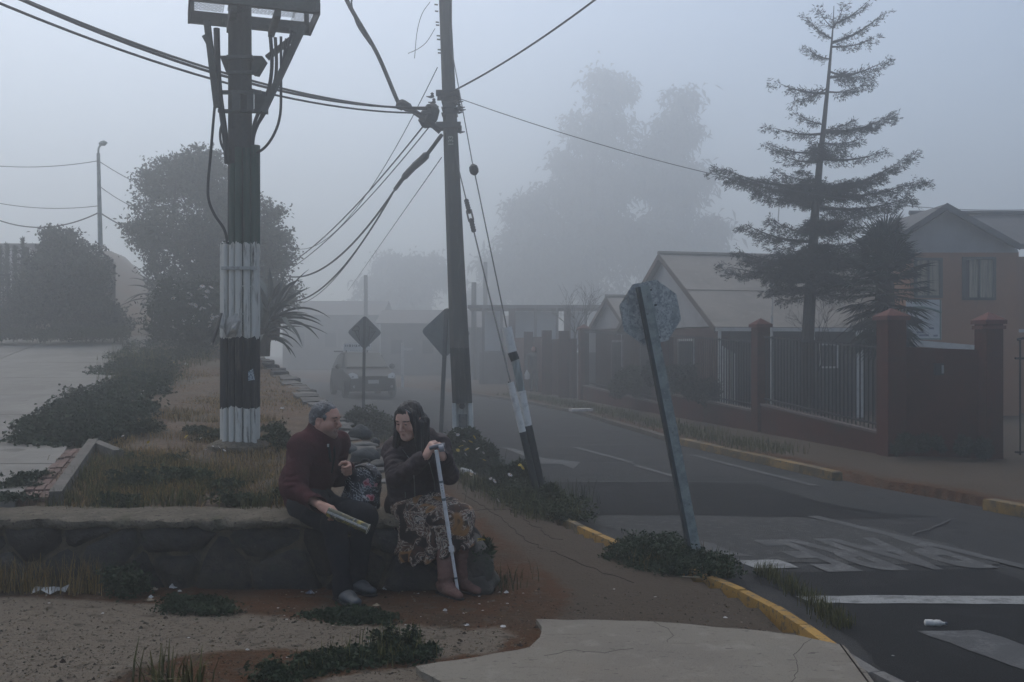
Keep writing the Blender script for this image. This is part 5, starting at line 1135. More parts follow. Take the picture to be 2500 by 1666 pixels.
m_petal_y = mat('yellow_petal', (.52, .38, .03), .7); m_petal_w = mat('white_petal', (.52, .50, .50), .7); m_disc = mat('flower_disc', (.30, .17, .02), .8)
def daisy_mesh(name, m1, m2, r=.03, n=9):
    mb = MB()
    for k in range(n):
        a = 2*math.pi*k/n; b = .5*2*math.pi/n; c, s_ = math.cos, math.sin
        mb.add([(0, 0, .004), (r*.65*c(a-b), r*.65*s_(a-b), .006), (r*c(a), r*s_(a), .0), (r*.65*c(a+b), r*.65*s_(a+b), .006)], [(0, 1, 2, 3)])
    me = bpy.data.meshes.new(name); nf = len(mb.f); 
    mb.add([(r*.3*math.cos(k*math.pi/3), r*.3*math.sin(k*math.pi/3), .010) for k in range(6)], [tuple(range(6))])
    me.from_pydata(mb.v, [], mb.f); me.materials.append(m1); me.materials.append(m2); me.polygons[nf].material_index = 1; me.update(); return me
ME_Y = daisy_mesh('flower', m_petal_y, m_disc); ME_W = daisy_mesh('flower', m_petal_w, m_disc)
def flowers(parent, pts, me, sc=1.0, seed=0):
    rr = random.Random(seed)
    for p in pts:
        o = link_mesh('flower', me, None, parent); o.location = Vector(p)-OFF[parent.name]; k = sc*rr.uniform(.7, 1.2); o.scale = (k, k, k)
        o.rotation_euler = (rr.uniform(.2, 1.1), rr.uniform(-.5, .5), rr.uniform(0, 6))
# -- big round tree on the bank, left
TY = 27.0
bz_ = P(470, 760, TY); rt = thing('round_tree', 'big round-crowned tree standing in the mist behind the painted post', 'tree', (bz_.x, TY, bank_h(bz_.x, TY)))
bl = pxblobs([(520, 455, 75), (470, 430, 55), (425, 500, 80), (375, 560, 52), (350, 545, 24), (360, 590, 28), (600, 515, 78), (655, 590, 62), (560, 610, 130), (450, 600, 100), (665, 680, 48), (640, 720, 40), (590, 700, 90), (470, 690, 80), (700, 730, 26), (705, 645, 18),
               (400, 640, 40), (515, 400, 24), (450, 395, 18), (560, 440, 30)], TY, .95, 1.0)
crown('crown', lumpy(bl, 90, 4), 56000, .115, .06, L_tree, rt, 11, shell=.45, noise=.4, ns=.9, cl=.14, gate=-.10)
mb = MB(); mb.tube([Vector((bz_.x, TY, bank_h(bz_.x, TY)-.2)), P(480, 690, TY), P(500, 560, TY)], [.22, .17, .08], 8); mb.tube([P(480, 690, TY), P(420, 560, TY+.2)], [.12, .05], 6); mb.tube([P(485, 680, TY), P(590, 580, TY-.2)], [.12, .05], 6)
for a_, b_ in (((420, 560), (350, 545)), ((420, 560), (430, 440)), ((500, 560), (515, 420)), ((590, 580), (660, 580)), ((590, 580), (620, 480)), ((480, 690), (640, 690)), ((480, 700), (380, 640))): mb.tube([P(*a_, TY), P((a_[0]+b_[0])/2, (a_[1]+b_[1])/2+6, TY-.3), P(*b_, TY-.2)], [.06, .04, .015], 5)
if 1: mb.build('trunk', m_bark, rt)
# -- ivy-dark bush by the upper path
BY_ = 24.0
bb = thing('ivy_bush', 'dense dark ivy-covered bush behind the upper concrete path', 'bush', (P(160, 820, BY_).x, BY_, bank_h(-10, BY_)))
bl = pxblobs([(150, 700, 80), (105, 660, 44), (205, 680, 58), (126, 592, 26), (126, 570, 14), (170, 588, 14), (150, 632, 40), (214, 618, 24), (92, 620, 20), (70, 735, 50), (238, 755, 50), (272, 780, 26), (200, 775, 55), (115, 775, 60), (40, 780, 36), (305, 795, 16), (80, 690, 20), (185, 640, 30), (170, 572, 9), (226, 660, 26), (-20, 790, 40)], BY_, .8, .7)
crown('foliage', lumpy(bl, 70, 6), 44000, .10, .055, L_bush, bb, 12, shell=.35, noise=.35, ns=1.2, cl=.11, gate=-.12)
gcb = thing('path_weeds', 'low fringe of weeds at the foot of the ivy bush along the upper path', 'weeds', (P(130, 815, 23).x, 23, bank_h(-10, 23)))
bl = pxblobs([(x, 812+(x % 7), 15) for x in range(-40, 310, 18)], 23.4, 1.0, .4); crown('foliage', bl, 6000, .09, .035, L_weed, gcb, 13, shell=.2)
for px, ph in ((18, 640), (50, 650), (30, 600), (10, 610)): pass
for i, (px, pt, pb_) in enumerate(((17, 598, 680), (37, 604, 690), (56, 585, 700), (66, 610, 690), (0, 606, 680))):
    y = 25.5; cy = thing('thin_cypress', ['slender spike-shaped cypress beside the ivy bush, second from left', 'slender spike-shaped cypress beside the ivy bush, middle one', 'tallest slender spike-shaped cypress beside the ivy bush', 'short slender cypress touching the ivy bush', 'slender cypress cut by the left edge of view'][i], 'cypress', P(px, 720, y), 'slender cypresses at the left')
    rg = np.random.default_rng(50+i); n = 900; t = rg.uniform(0, 1, n); top, bot = P(px, pt, y), P(px, 740, y); p = np.array(bot)[None]*(1-t[:, None])+np.array(top)[None]*t[:, None]
    p += rg.normal(size=(n, 3))*np.array([.06, .06, .02])*(1.05-t)[:, None]**.7; V, F, tn = leaf_quads(p, .10, .025, rg, 1.6); np_obj('foliage', V, F, L_bush, cy, attr={'tone': tn}, kind='stuff')
    mb = MB(); mb.tube([bot-Vector((0, 0, .8)), top-Vector((0, 0, .2))], [.03, .01], 5); mb.build('trunk', m_bark, cy)
# -- shrub with white flowers
SY_ = 21.0
fs_ = thing('flowering_shrub', 'dark shrub dotted with white flowers left of the painted post', 'shrub', (P(455, 830, SY_).x, SY_, bank_h(-7, SY_)))
bl = pxblobs([(440, 745, 52), (495, 735, 50), (530, 770, 55), (405, 785, 46), (455, 795, 60), (500, 800, 55), (390, 745, 26), (560, 780, 40)], SY_, .9, .5)
crown('foliage', lumpy(bl, 40, 7), 18000, .09, .05, L_weed2, fs_, 14, shell=.4, cl=.10)
rr = random.Random(2); pts = []
for k in range(46):
    px, py = rr.uniform(385, 560), rr.uniform(688, 790); pts.append(P(px, py+abs(px-470)*.18, SY_-.55+abs(px-470)*.0022))
flowers(fs_, pts, ME_W, 1.9, 3)
# -- agaves
def blade(base, d, length, width, droop, parent, m, name='leaf', seg=8, chan=.35):
    d = Vector(d).normalized(); s = d.cross(Vector((0, 0, 1))); s = s.normalized() if s.length > .05 else Vector((1, 0, 0)); V, F = [], []; p = Vector(base); dd = d.copy()
    for i in range(seg+1):
        t = i/seg; w = width*(1-t**2.2)*(.75+.5*math.sin(min(t*2.2, 1.57)))+.004; nrm = s.cross(dd).normalized(); e = nrm*(w*chan)
        V += [p-s*w+e, p, p+s*w+e, p-nrm*w*.3]; p = p+dd*(length/seg); dd = (dd+Vector((0, 0, -droop/seg))).normalized()
    for i in range(seg):
        a, b = 4*i, 4*i+4; F += [(a, a+1, b+1, b), (a+1, a+2, b+2, b+1), (a, b, b+3, a+3), (a+2, a+3, b+3, b+2)]
    mb = MB(); mb.add(V, F); return mb.build(name, m, parent, sharp=60)
def agave(name, label, base, n, length, width, seed, cat='agave'):
    t = thing(name, label, cat, base); rr = random.Random(seed); b = Vector(base)
    for k in range(n):
        a = k*2.399; e = 1.45-1.5*(k/n)**.8+rr.uniform(-.1, .1); d = Vector((math.cos(a)*math.cos(e), math.sin(a)*math.cos(e), math.sin(e)))
        blade(b+Vector((math.cos(a), math.sin(a), 0))*.08+Vector((0, 0, .25*(1-k/n))), d, length*rr.uniform(.75, 1.1), width*rr.uniform(.8, 1.2), rr.uniform(.5, 1.7), t, L_agave)
    mb = MB(); mb.lathe([(.14, -.3), (.16, .1), (.08, .3)], b, (0, 0, 1), 8); mb.build('stem', m_bark, t)
    return t
ag = P(664, 792, 18.6); agave('agave', 'large dark agave with drooping sword leaves overhanging the street right of the painted post', ag, 44, 1.0, .055, 4)
ag = P(640, 830, 18.0); agave('agave', 'lower agave with hanging leaf tips at the bank edge right of the painted post', ag, 30, .8, .05, 9)
ag = P(392, 735, 28.5); agave('agave', 'pale foggy agave with upright sword leaves left of the flowering shrub', ag, 30, 1.15, .05, 6)
# -- conifer with open tiers
CY = 19.6
cb = P(1972, 1000, CY); con = thing('conifer', 'tall dark conifer with open uneven tiers of branches behind the red fence', 'tree', (cb.x, CY, 0))
tr = [(1972, 1060, .13), (1972, 830, .125), (1980, 680, .115), (1990, 520, .085), (2001, 400, .065), (2010, 320, .05), (2022, 200, .035), (2030, 110, .022), (2034, 60, .012), (2036, 15, .006)]
mb = MB(); mb.tube([P(a, b, CY) for a, b, c in tr], [c for a, b, c in tr], 8); mb.build('trunk', m_bark, con)
def trunk_at(py): return float(np.interp(py, [t[1] for t in tr[::-1]], [t[0] for t in tr[::-1]]))
BR = [(2118, 10, 60, .4), (2155, 42, 105, .45), (2134, 99, 115, .6), (2165, 154, 190, .8), (2125, 195, 175, .9), (1969, 123, 145, .5), (1967, 47, 95, .45), (2060, 18, 70, .4), (2000, 30, 70, .4), (1888, 204, 228, .7), (1943, 250, 215, .6), (2105, 215, 225, .7),
      (1943, 280, 305, .6), (1875, 314, 327, .7), (1883, 361, 372, .9), (1890, 378, 395, .5), (2181, 288, 322, 1.0), (2097, 345, 350, .8), (2155, 379, 388, .7), (2080, 300, 318, .4),
      (1747, 418, 452, 1.3), (1790, 440, 470, 1.1), (1850, 480, 490, 1.0), (1900, 425, 440, .9), (2249, 450, 478, 1.3), (2220, 395, 462, 1.0), (2218, 494, 505, 1.4), (2150, 440, 470, 1.1), (2110, 530, 540, .9),
      (1820, 557, 590, 1.2), (1880, 540, 570, 1.0), (1768, 659, 655, 1.4), (1800, 620, 640, 1.4), (1850, 660, 660, 1.4), (1893, 700, 700, .9), (1830, 640, 620, 1.2), (1905, 735, 720, .6),
      (2108, 591, 600, 1.3), (2090, 560, 575, 1.1), (2139, 680, 660, 1.4), (2120, 640, 640, 1.5), (2066, 722, 710, 1.1), (2085, 700, 690, 1.2), (2060, 620, 620, 1.4), (1900, 610, 610, 1.3), (1880, 680, 670, 1.3)]
rg = np.random.default_rng(21); NV, tw = [], MB()
def conifer_branch(a, b, full, rg, tw):
    a, b = np.array(a), np.array(b); Lb = np.linalg.norm(b-a); n = max(8, int(Lb*9)); pts = []
    for i in range(n+1):
        t = i/n; p = a*(1-t)+b*t; p[2] += (-.10*math.sin(math.pi*t)*Lb*.6 + .05*t*t*Lb); pts.append(p)
    tw.tube([Vector(p) for p in pts[::2]], list(np.linspace(.028*min(Lb, 1.5), .005, len(pts[::2]))), 5); d = (b-a)/Lb; side = np.cross(d, [0, 0, 1.]); side /= np.linalg.norm(side)
    out = []
    for i in range(1, n+1):
        t = i/n
        if rg.uniform() < .10 and full < 1: continue
        for s_ in (-1, 1):
            L2 = (.16+.34*full*min(Lb, 1.6)*.55*(1-t*.75))*rg.uniform(.4, 1.1)
            m_ = max(4, int(L2*60*min(full, 1.1))); u_ = rg.uniform(0, 1, m_)
            td = side*s_*.9+d*.6; q = pts[i][None] + td[None]*(u_*L2)[:, None] + rg.normal(size=(m_, 3))*[.025, .025, .03]; q[:, 2] += -.09*u_*full+rg.normal(0, .03*full)
            k3 = 5; q3 = np.repeat(q, k3, 0)+rg.normal(size=(m_*k3, 3))*[.022, .022, .014]; out.append(np.concatenate([q3, np.repeat((td+np.array([0, 0, -.22*full]))[None], m_*k3, 0)], 1))
    return np.concatenate(out)
for px, py, ty, full in BR:
    a = P(trunk_at(ty), ty, CY); b = P(px, py, CY+rg.uniform(-.55, .55)*min(full, 1)); NV.append(conifer_branch(a, b, full, rg, tw))
for k in range(30):                                   # branches towards and away from the viewer
    ty = rg.choice([322, 372, 452, 478, 545, 600, 640, 660, 700])+rg.uniform(-9, 9); full = np.interp(ty, [200, 400, 700], [.5, 1.0, 1.4]); a = P(trunk_at(ty), ty, CY); ang_ = rg.uniform(.9, 2.25)*rg.choice([-1, 1]); l_ = np.interp(ty, [200, 450, 650, 735], [.35, .9, 1.25, .7])*rg.uniform(.6, 1.1)
    b = a+Vector((math.cos(ang_)*l_, math.sin(ang_)*l_, rg.uniform(-.2, .1))); NV.append(conifer_branch(a, b, full, rg, tw))
tw.build('limbs', m_twig, con, kind='stuff')
C_ = np.concatenate(NV); V, F, t = leaf_quads(C_[:, :3], .080, .015, rg, None, 0, None, C_[:, 3:]*1.1); np_obj('needles', V, F, L_con, con, attr={'tone': t}, kind='stuff')
# bare twiggy shrubs by the conifer and by the small gable
def bare(name, label, base, h, w, n, seed, r=.012):
    t = thing(name, label, 'shrub', base); rr = random.Random(seed); mb = MB()
    def grow(p, d, l, r_, dep):
        q = p+d*l; mb.tube([p, p.lerp(q, .5)+Vector((rr.uniform(-.03, .03), rr.uniform(-.03, .03), 0))*l, q], [r_, r_*.8, r_*.6], 4, False)
        if dep:
            for _ in range(3 if dep > 1 else 2): grow(q, (d+Vector((rr.uniform(-w, w), rr.uniform(-w, w), rr.uniform(-.3, .4)))).normalized(), l*rr.uniform(.55, .8), r_*.6, dep-1)
    for _ in range(n): grow(Vector(base), Vector((rr.uniform(-w, w), rr.uniform(-w, w), 1)).normalized(), h*.4, r, 4)
    mb.build('branches', m_twig, t, kind='stuff'); return t
bare('bare_shrub', 'leafless twiggy shrub against the beige roof right of the conifer trunk', P(1998, 830, 19.3)-Vector((0, 0, .6)), 1.5, .75, 3, 5)
bare('bare_shrub', 'leafless twiggy shrub beside the small white gable in the mist', P(1400, 800, 33.5)-Vector((0, 0, 1)), 2.3, .7, 4, 6, .02)
hs_ = thing('garden_shrub', 'low green shrub inside the fence below the small white gable', 'shrub', P(1535, 960, 25.5)); crown('foliage', pxblobs([(1535, 930, 34), (1510, 945, 28), (1565, 945, 30), (1545, 905, 16)], 25.5, 1, .3), 5000, .08, .04, L_weed, hs_, 61, shell=.3)
hs_ = thing('garden_shrub', 'dark shrub inside the fence behind the leaning octagonal sign', 'shrub', P(1680, 950, 20.9)); crown('foliage', pxblobs([(1690, 930, 40), (1650, 920, 34), (1730, 955, 30), (1600, 910, 34)], 21.2, .6, .2), 6000, .08, .04, L_bush, hs_, 62, shell=.3)
# -- fan palm
PYp = 17.3; pb0 = P(2165, 900, PYp); palm = thing('fan_palm', 'bushy dark fan palm growing behind the red pillar in front of the orange house', 'palm', (pb0.x, PYp, 0))
mb = MB(); mb.tube([Vector((pb0.x, PYp, -.1)), P(2160, 820, PYp), P(2160, 700, PYp), P(2155, 640, PYp)], [.2, .19, .16, .10], 10); mb.build('trunk', m_bark, palm)
rr = random.Random(14)
def fan(base, d, lp, lf, seed):
    """petiole plus a fan of narrow folded segments"""
    r2 = random.Random(seed); d = Vector(d).normalized(); s = d.cross(Vector((0, 0, 1))); s = s.normalized() if s.length > .05 else Vector((1, 0, 0)); nrm = s.cross(d); hub_ = Vector(base)+d*lp+Vector((0, 0, -.08*lp))
    mb = MB(); mb.tube([base, Vector(base)+d*lp*.5, hub_], [.014, .011, .008], 4, False); n = 21
    for k in range(n):
        a = R(-105+210*k/(n-1)); v = (d*math.cos(a)+s*math.sin(a)).normalized(); l_ = lf*(.72+.28*math.cos(a*.8))*r2.uniform(.85, 1.08); w = .017; t_ = v.cross(nrm)
        dr = Vector((0, 0, -1))*l_*.16*r2.uniform(.2, 1.6)
        m1 = hub_+v*l_*.55; mb.add([hub_, m1-t_*w+nrm*.006, m1+t_*w+nrm*.006, hub_+v*l_+dr, m1-nrm*.006], [(0, 1, 4), (0, 4, 2), (1, 3, 4), (4, 3, 2)])
    return mb.build('frond', L_palm, palm, smooth=False)
for k in range(100):
    a = k*2.399; t = k/100; e = 1.35-2.3*t+rr.uniform(-.15, .15); d = Vector((math.cos(a)*math.cos(e), math.sin(a)*math.cos(e), math.sin(e)))
    c = P(2158, 620+170*t, PYp); fan(c, d, rr.uniform(.25, .5), rr.uniform(.40, .58), k)
# -- eucalypts far off in the fog
EY = 112.0
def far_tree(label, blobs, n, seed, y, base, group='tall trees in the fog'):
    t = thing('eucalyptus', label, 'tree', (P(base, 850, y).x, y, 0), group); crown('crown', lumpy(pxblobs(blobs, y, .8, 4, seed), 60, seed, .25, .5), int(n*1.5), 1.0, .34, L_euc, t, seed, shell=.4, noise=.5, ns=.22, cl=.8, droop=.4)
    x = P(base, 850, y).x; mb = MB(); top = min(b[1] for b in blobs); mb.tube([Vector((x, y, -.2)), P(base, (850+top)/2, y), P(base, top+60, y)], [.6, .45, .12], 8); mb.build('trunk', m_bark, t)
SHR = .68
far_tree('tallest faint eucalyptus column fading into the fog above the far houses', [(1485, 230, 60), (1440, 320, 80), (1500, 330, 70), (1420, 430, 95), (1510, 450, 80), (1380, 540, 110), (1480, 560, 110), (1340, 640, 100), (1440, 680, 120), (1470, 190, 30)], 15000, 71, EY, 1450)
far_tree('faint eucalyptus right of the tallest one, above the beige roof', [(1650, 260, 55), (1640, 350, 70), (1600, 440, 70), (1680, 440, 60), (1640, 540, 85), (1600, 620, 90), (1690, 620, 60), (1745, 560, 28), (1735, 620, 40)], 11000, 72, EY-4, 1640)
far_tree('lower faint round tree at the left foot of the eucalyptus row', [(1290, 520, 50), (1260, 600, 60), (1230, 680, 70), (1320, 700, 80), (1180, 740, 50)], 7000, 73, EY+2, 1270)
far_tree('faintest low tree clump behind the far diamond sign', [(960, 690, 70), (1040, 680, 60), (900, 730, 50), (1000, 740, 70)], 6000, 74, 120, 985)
SHR = 1.0
# -- weeds, grass and flowering plants, near
def tufts(name, pts, n, L_, W_, m, rg, hfun=None, spread=.12, kind='stuff', parent=None, bend=.4, tone=None):
    """grass blades: each a bent strip of two quads"""
    c = np.asarray(pts)[rg.integers(0, len(pts), n)]; c = c + rg.normal(size=(n, 3))*[spread, spread, 0]
    if hfun is not None:
        c = c[c[:, 0] < np.interp(c[:, 1], [p[1] for p in EDGE], [p[0] for p in EDGE])-.2]; n = len(c); c[:, 2] = hfun(c[:, 0], c[:, 1])
    a = rg.uniform(0, 2*np.pi, n); l = L_*rg.uniform(.35, 1.2, n); b = bend*rg.uniform(.1, 1.2, n); d = np.stack([np.cos(a), np.sin(a), a*0], -1); s = np.stack([-np.sin(a), np.cos(a), a*0], -1)*W_/2
    m1 = c+d*(l*b*.35)[:, None]+np.array([0, 0, 1])*(l*.55)[:, None]; tp = c+d*(l*b)[:, None]+np.array([0, 0, 1])*(l*np.sqrt(np.clip(1-b*b*.7, .1, 1)))[:, None]
    V = np.stack([c-s, c+s, m1+s*.8, m1-s*.8, tp+s*.15, tp-s*.15], 1).reshape(-1, 3); k = np.arange(n)*6
    F = np.concatenate([np.stack([k, k+1, k+2, k+3], -1), np.stack([k+3, k+2, k+4, k+5], -1)]); t = np.repeat(rg.uniform(0, 1, n) if tone is None else tone, 6)
    return np_obj(name, V, F, m, parent, attr={'tone': t}, kind=kind)
def fill_px(poly, n, rg, place):
    xs, ys = [p[0] for p in poly], [p[1] for p in poly]; out = []
    while len(out) < n:
        x = rg.uniform(min(xs), max(xs), 400); y = rg.uniform(min(ys), max(ys), 400); ok = inside(x, y, poly); out += [place(a, b) for a, b in zip(x[ok], y[ok])]
    return out[:n]
rg = np.random.default_rng(33)
def mound_leaves(name, pts, n, h, L_, W_, m, rg, parent=None, kind='stuff', spread=.10):
    c = np.asarray([tuple(p) for p in pts])[rg.integers(0, len(pts), n)]; c = c + rg.normal(size=(n, 3))*[spread, spread, 0]; c[:, 2] += h*rg.uniform(0.02, 1, n)*np.clip(.65+fbm(c*3.2, 4)*1.5, .15, 1.4)
    V, F, t = leaf_quads(c, L_, W_, rg, .45, .2); return np_obj(name, V, F, m, parent, attr={'tone': t}, kind=kind)
COVER = [(48, 1092), (70, 1050), (120, 1020), (150, 975), (200, 950), (240, 905), (270, 880), (300, 860), (345, 835), (375, 815), (480, 822), (540, 850), (470, 880), (430, 905), (420, 945), (390, 975), (385, 1010), (330, 1040), (290, 1075), (230, 1095), (120, 1098)]
cov = fill_px(COVER, 420, rg, on_bank)
tag(mound_leaves('ground_cover', [p for p in cov if fbm(np.array([[p[0]*1.1, p[1]*.7, 3]]), 77)[0] > -.16], 26000, .17, .055, .045, L_weed2, rg, spread=.08), kind='stuff')
fc_ = fill_px([(260, 880), (380, 812), (480, 820), (540, 850), (440, 930), (300, 980)], 90, rg, on_bank); tag(tufts('tall_grass', [tuple(p) for p in fc_], 3000, .24, .008, L_green, rg, lambda x, y: bed_z(x, y)-.02, .14), kind='stuff')
DRY = [(150, 1236), (200, 1120), (250, 1085), (330, 1040), (420, 1000), (520, 990), (640, 1010), (700, 1050), (740, 1120), (720, 1238)]
dp = fill_px(DRY, 170, rg, on_bank)
tag(tufts('dry_grass', [tuple(p) for p in dp], 15000, .085, .006, L_straw, rg, lambda x, y: bed_z(x, y)-.01, .10, bend=.7), kind='stuff')
dp = fill_px([(150, 1236), (240, 1120), (330, 1120), (520, 1150), (700, 1130), (740, 1180), (720, 1238)], 60, rg, on_bank)
tag(tufts('green_grass', [tuple(p) for p in dp], 4200, .12, .006, L_green, rg, lambda x, y: bed_z(x, y)-.01, .08, bend=.5), kind='stuff')
dp = fill_px([(420, 850), (560, 830), (640, 880), (700, 930), (760, 990), (700, 1000), (420, 980)], 120, rg, on_bank)
tag(tufts('straw_stubble', [tuple(p) for p in dp], 9000, .045, .008, L_straw, rg, lambda x, y: bed_z(x, y)-.01, .25, bend=1.0), kind='stuff')
PATCH = [(520, 1075, 26, .12), (630, 1085, 30, .2), (660, 1060, 24, .18), (400, 1130, 45, .09), (330, 1195, 45, .12), (440, 1180, 40, .12), (590, 1225, 60, .10), (310, 1062, 30, .12), (480, 1060, 26, .10), (280, 1235, 40, .1), (560, 1195, 30, .08), (700, 1215, 30, .1), (250, 1075, 30, .1), (360, 1060, 30, .13), (690, 1100, 24, .16)]
wl = ['weed clump at the foot of the painted post, left side', 'leafy weed clump right of the painted post foot', 'leafy weed behind the man’s shoulder right of the painted post', 'flat weed patch in the dry grass front of the painted post', 'dark weed patch in the dry grass near the old kerb',
      'weed patch in the dry grass midway between kerb and man', 'wide weed patch on the wall top left of the man', 'weed tuft with small flowers by the short kerb end', 'weed tuft left behind the post foot', 'weed patch right above the wall top near the brick strip', 'small weed in the dry grass below the post', 'weed tuft touching the man’s back', 'weed tuft by the end of the short kerb', 'weed with yellow flower left of the post foot', 'weed close behind the man’s back at elbow height']
for (px, py, r, h), lab in zip(PATCH, wl):
    p = on_bank(px, py); t = thing('weed', lab, 'weed', p, 'weeds on the bank'); s_ = r/FP*p.y
    pts = [(p.x+rg.normal()*s_*.6, p.y+rg.normal()*s_*.5, p.z) for _ in range(14)]; mound_leaves('foliage', pts, 700, h, .045, .026, L_weed, rg, t, spread=.04)
fl = [on_bank(a, b, .08) for a, b in ((362, 1080), (460, 1078), (285, 1005), (283, 1010), (420, 880), (415, 872), (425, 885), (390, 868), (312, 1015), (455, 1066), (395, 880))]
ft = thing('bank_flowers', 'scattered yellow daisies in the weeds of the bank', 'flowers', fl[0]); flowers(ft, fl, ME_Y, .75, 8)
fl = [on_bank(a, b, .10) for a, b in ((505, 1097), (520, 1090), (535, 1092), (548, 1100), (490, 1070), (350, 955), (322, 960), (350, 985), (365, 945), (455, 1122), (345, 962), (300, 1065))]
ft = thing('bank_flowers', 'scattered small white daisies in the weeds of the bank', 'flowers', fl[0]); flowers(ft, fl, ME_W, .6, 9)
# roadside bushes with yellow daisies
def roadside(label, blobs, n, y0, seed, fy=(), fw=(), sc=1.0, lm=None, kindname='daisy_bush', stem=.24):
    b = G(blobs[0][0], max(b[1]+b[2] for b in blobs), 0); t = thing(kindname, label, 'bush', (b.x, y0, 0)); crown('foliage', pxblobs(blobs, y0, .9, .25, seed), n, .07, .030, lm or L_weed, t, seed, shell=.2, noise=.4, ns=3.5, up=.5)
    pts = []
    for k in range(26): px, py, r = blobs[k % len(blobs)]; c = P(px, py, y0); pts.append((c.x+rg.normal()*.12, y0+rg.normal()*.1, 0))
    tufts('stems', pts, 260, stem, .006, L_weed, rg, None, .1, 'stuff', t, .5)
    flowers(t, [P(a, b_, y0-.42) for a, b_ in fy], ME_Y, sc, seed); flowers(t, [P(a, b_, y0-.40) for a, b_ in fw], ME_W, sc*.9, seed); return t
roadside('roadside bush with yellow daisies at the foot of the leaning utility pole', [(1150, 1110, 52), (1120, 1085, 36), (1185, 1120, 42), (1110, 1130, 40), (1160, 1150, 40), (1200, 1150, 32), (1150, 1070, 26)], 11000, 13.4, 81,
         [(1149, 1079), (1126, 1090), (1158, 1068), (1182, 1124), (1118, 1100), (1140, 1098)], [(1133, 1078), (1138, 1096), (1137, 1110), (1112, 1058), (1118, 1062), (1166, 1096), (1180, 1106)], 1.2)
roadside('roadside bush with a yellow daisy in front of the guy wire guards', [(1230, 1165, 30), (1265, 1160, 34), (1260, 1195, 34), (1300, 1200, 30), (1215, 1190, 26), (1290, 1170, 24)], 8000, 11.3, 82, [(1269, 1136), (1275, 1142)], [(1198, 1169), (1207, 1175), (1245, 1160)], 1.1)
roadside('low weeds spilling over the kerb right of the guy wire guards', [(1330, 1225, 26), (1360, 1245, 24), (1300, 1235, 22), (1390, 1258, 18), (1345, 1205, 20), (1280, 1225, 20)], 7000, 10.2, 83, [], [(1216, 1222)], 1)
KP = fill_px([(1190, 1185), (1300, 1195), (1380, 1225), (1440, 1258), (1400, 1280), (1310, 1262), (1230, 1225)], 70, rg, lambda a, b: G(a, b, 0))
kt = thing('weed_strip', 'strip of dark green weeds along the kerb between the guard tubes and the octagonal sign', 'weeds', KP[0]); KP = [(p.x, p.y, 0) for p in KP]
mound_leaves('foliage', KP, 7000, .12, .055, .022, L_weed, rg, kt, spread=.07); tufts('grass', KP, 420, .18, .006, L_green, rg, None, .06, 'stuff', kt, .7)
WP = fill_px([(1485, 1362), (1520, 1345), (1570, 1330), (1625, 1330), (1700, 1352), (1760, 1378), (1805, 1402), (1750, 1418), (1660, 1412), (1560, 1388)], 90, rg, lambda a, b: G(a, b, 0))
wt = thing('weed_clump', 'dark weeds round the foot of the leaning octagonal sign', 'weeds', WP[0]); WP = [(p.x, p.y, 0) for p in WP]
mound_leaves('foliage', WP, 6500, .085, .042, .018, L_weed2, rg, wt, spread=.05); tufts('grass', WP, 380, .13, .005, L_weed, rg, None, .05, 'stuff', wt, .7); tufts('dry_grass', WP, 150, .12, .005, L_straw, rg, None, .06, 'stuff', wt, .7)
mound_leaves('foliage', [p for p in WP if p[0] < G(1640, 1345)[0]][:12], 900, .14, .042, .016, L_weed2, rg, wt, spread=.05)
roadside('weeds growing beside the far diamond sign on the road edge', [(900, 1025, 34), (930, 1040, 30), (870, 1020, 26), (955, 1055, 22), (850, 1030, 16), (905, 1050, 26)], 6000, 17.5, 85)
roadside('little daisy plant with a yellow flower at the wall’s end by the woman’s skirt', [(1168, 1345, 16), (1176, 1362, 14), (1165, 1375, 12), (1180, 1340, 10)], 1500, 6.75, 86, [(1175, 1318), (1171, 1321)], [], .9, L_weed2, 'daisy_plant', .12)
# thin verge grass by the kerbs
ks = [p for p in walk_pts(KERB, .2) if 5 < p.y < 22]; pts = [(p.x-.22+rg.normal()*.05, p.y, 0) for p in ks if p.y > 9.2]
tag(tufts('verge_grass', pts, 3600, .12, .008, L_green, rg, None, .10), kind='stuff')
gk = [G(a, b, ROADZ+.005) for a, b in ((1880, 1410), (1905, 1425), (1930, 1440), (1955, 1455), (1985, 1478), (2010, 1500), (2030, 1515), (2050, 1530), (1860, 1402))]
tag(tufts('gutter_grass', [tuple(p) for p in gk], 800, .10, .006, L_green, rg, None, .045), kind='stuff')
fv = [p for p in walk_pts(FARK, .25) if 15 < p.y < 34]; pts = [(p.x+.35+abs(rg.normal())*.22, p.y, 0) for p in fv]
tag(tufts('far_verge_grass', pts, 5200, .14, .012, L_green, rg, None, .2), kind='stuff')
bw = thing('weeds_by_gate_wall', 'dark weeds in front of the solid red gate wall', 'weeds', (6.3, 14.2, 0)); crown('foliage', pxblobs([(2210, 1080, 22), (2250, 1085, 24), (2300, 1085, 24), (2350, 1090, 22), (2400, 1095, 20), (2190, 1095, 14)], 14.2, .8, .2), 5000, .08, .035, L_bush, bw, 88, shell=.2)
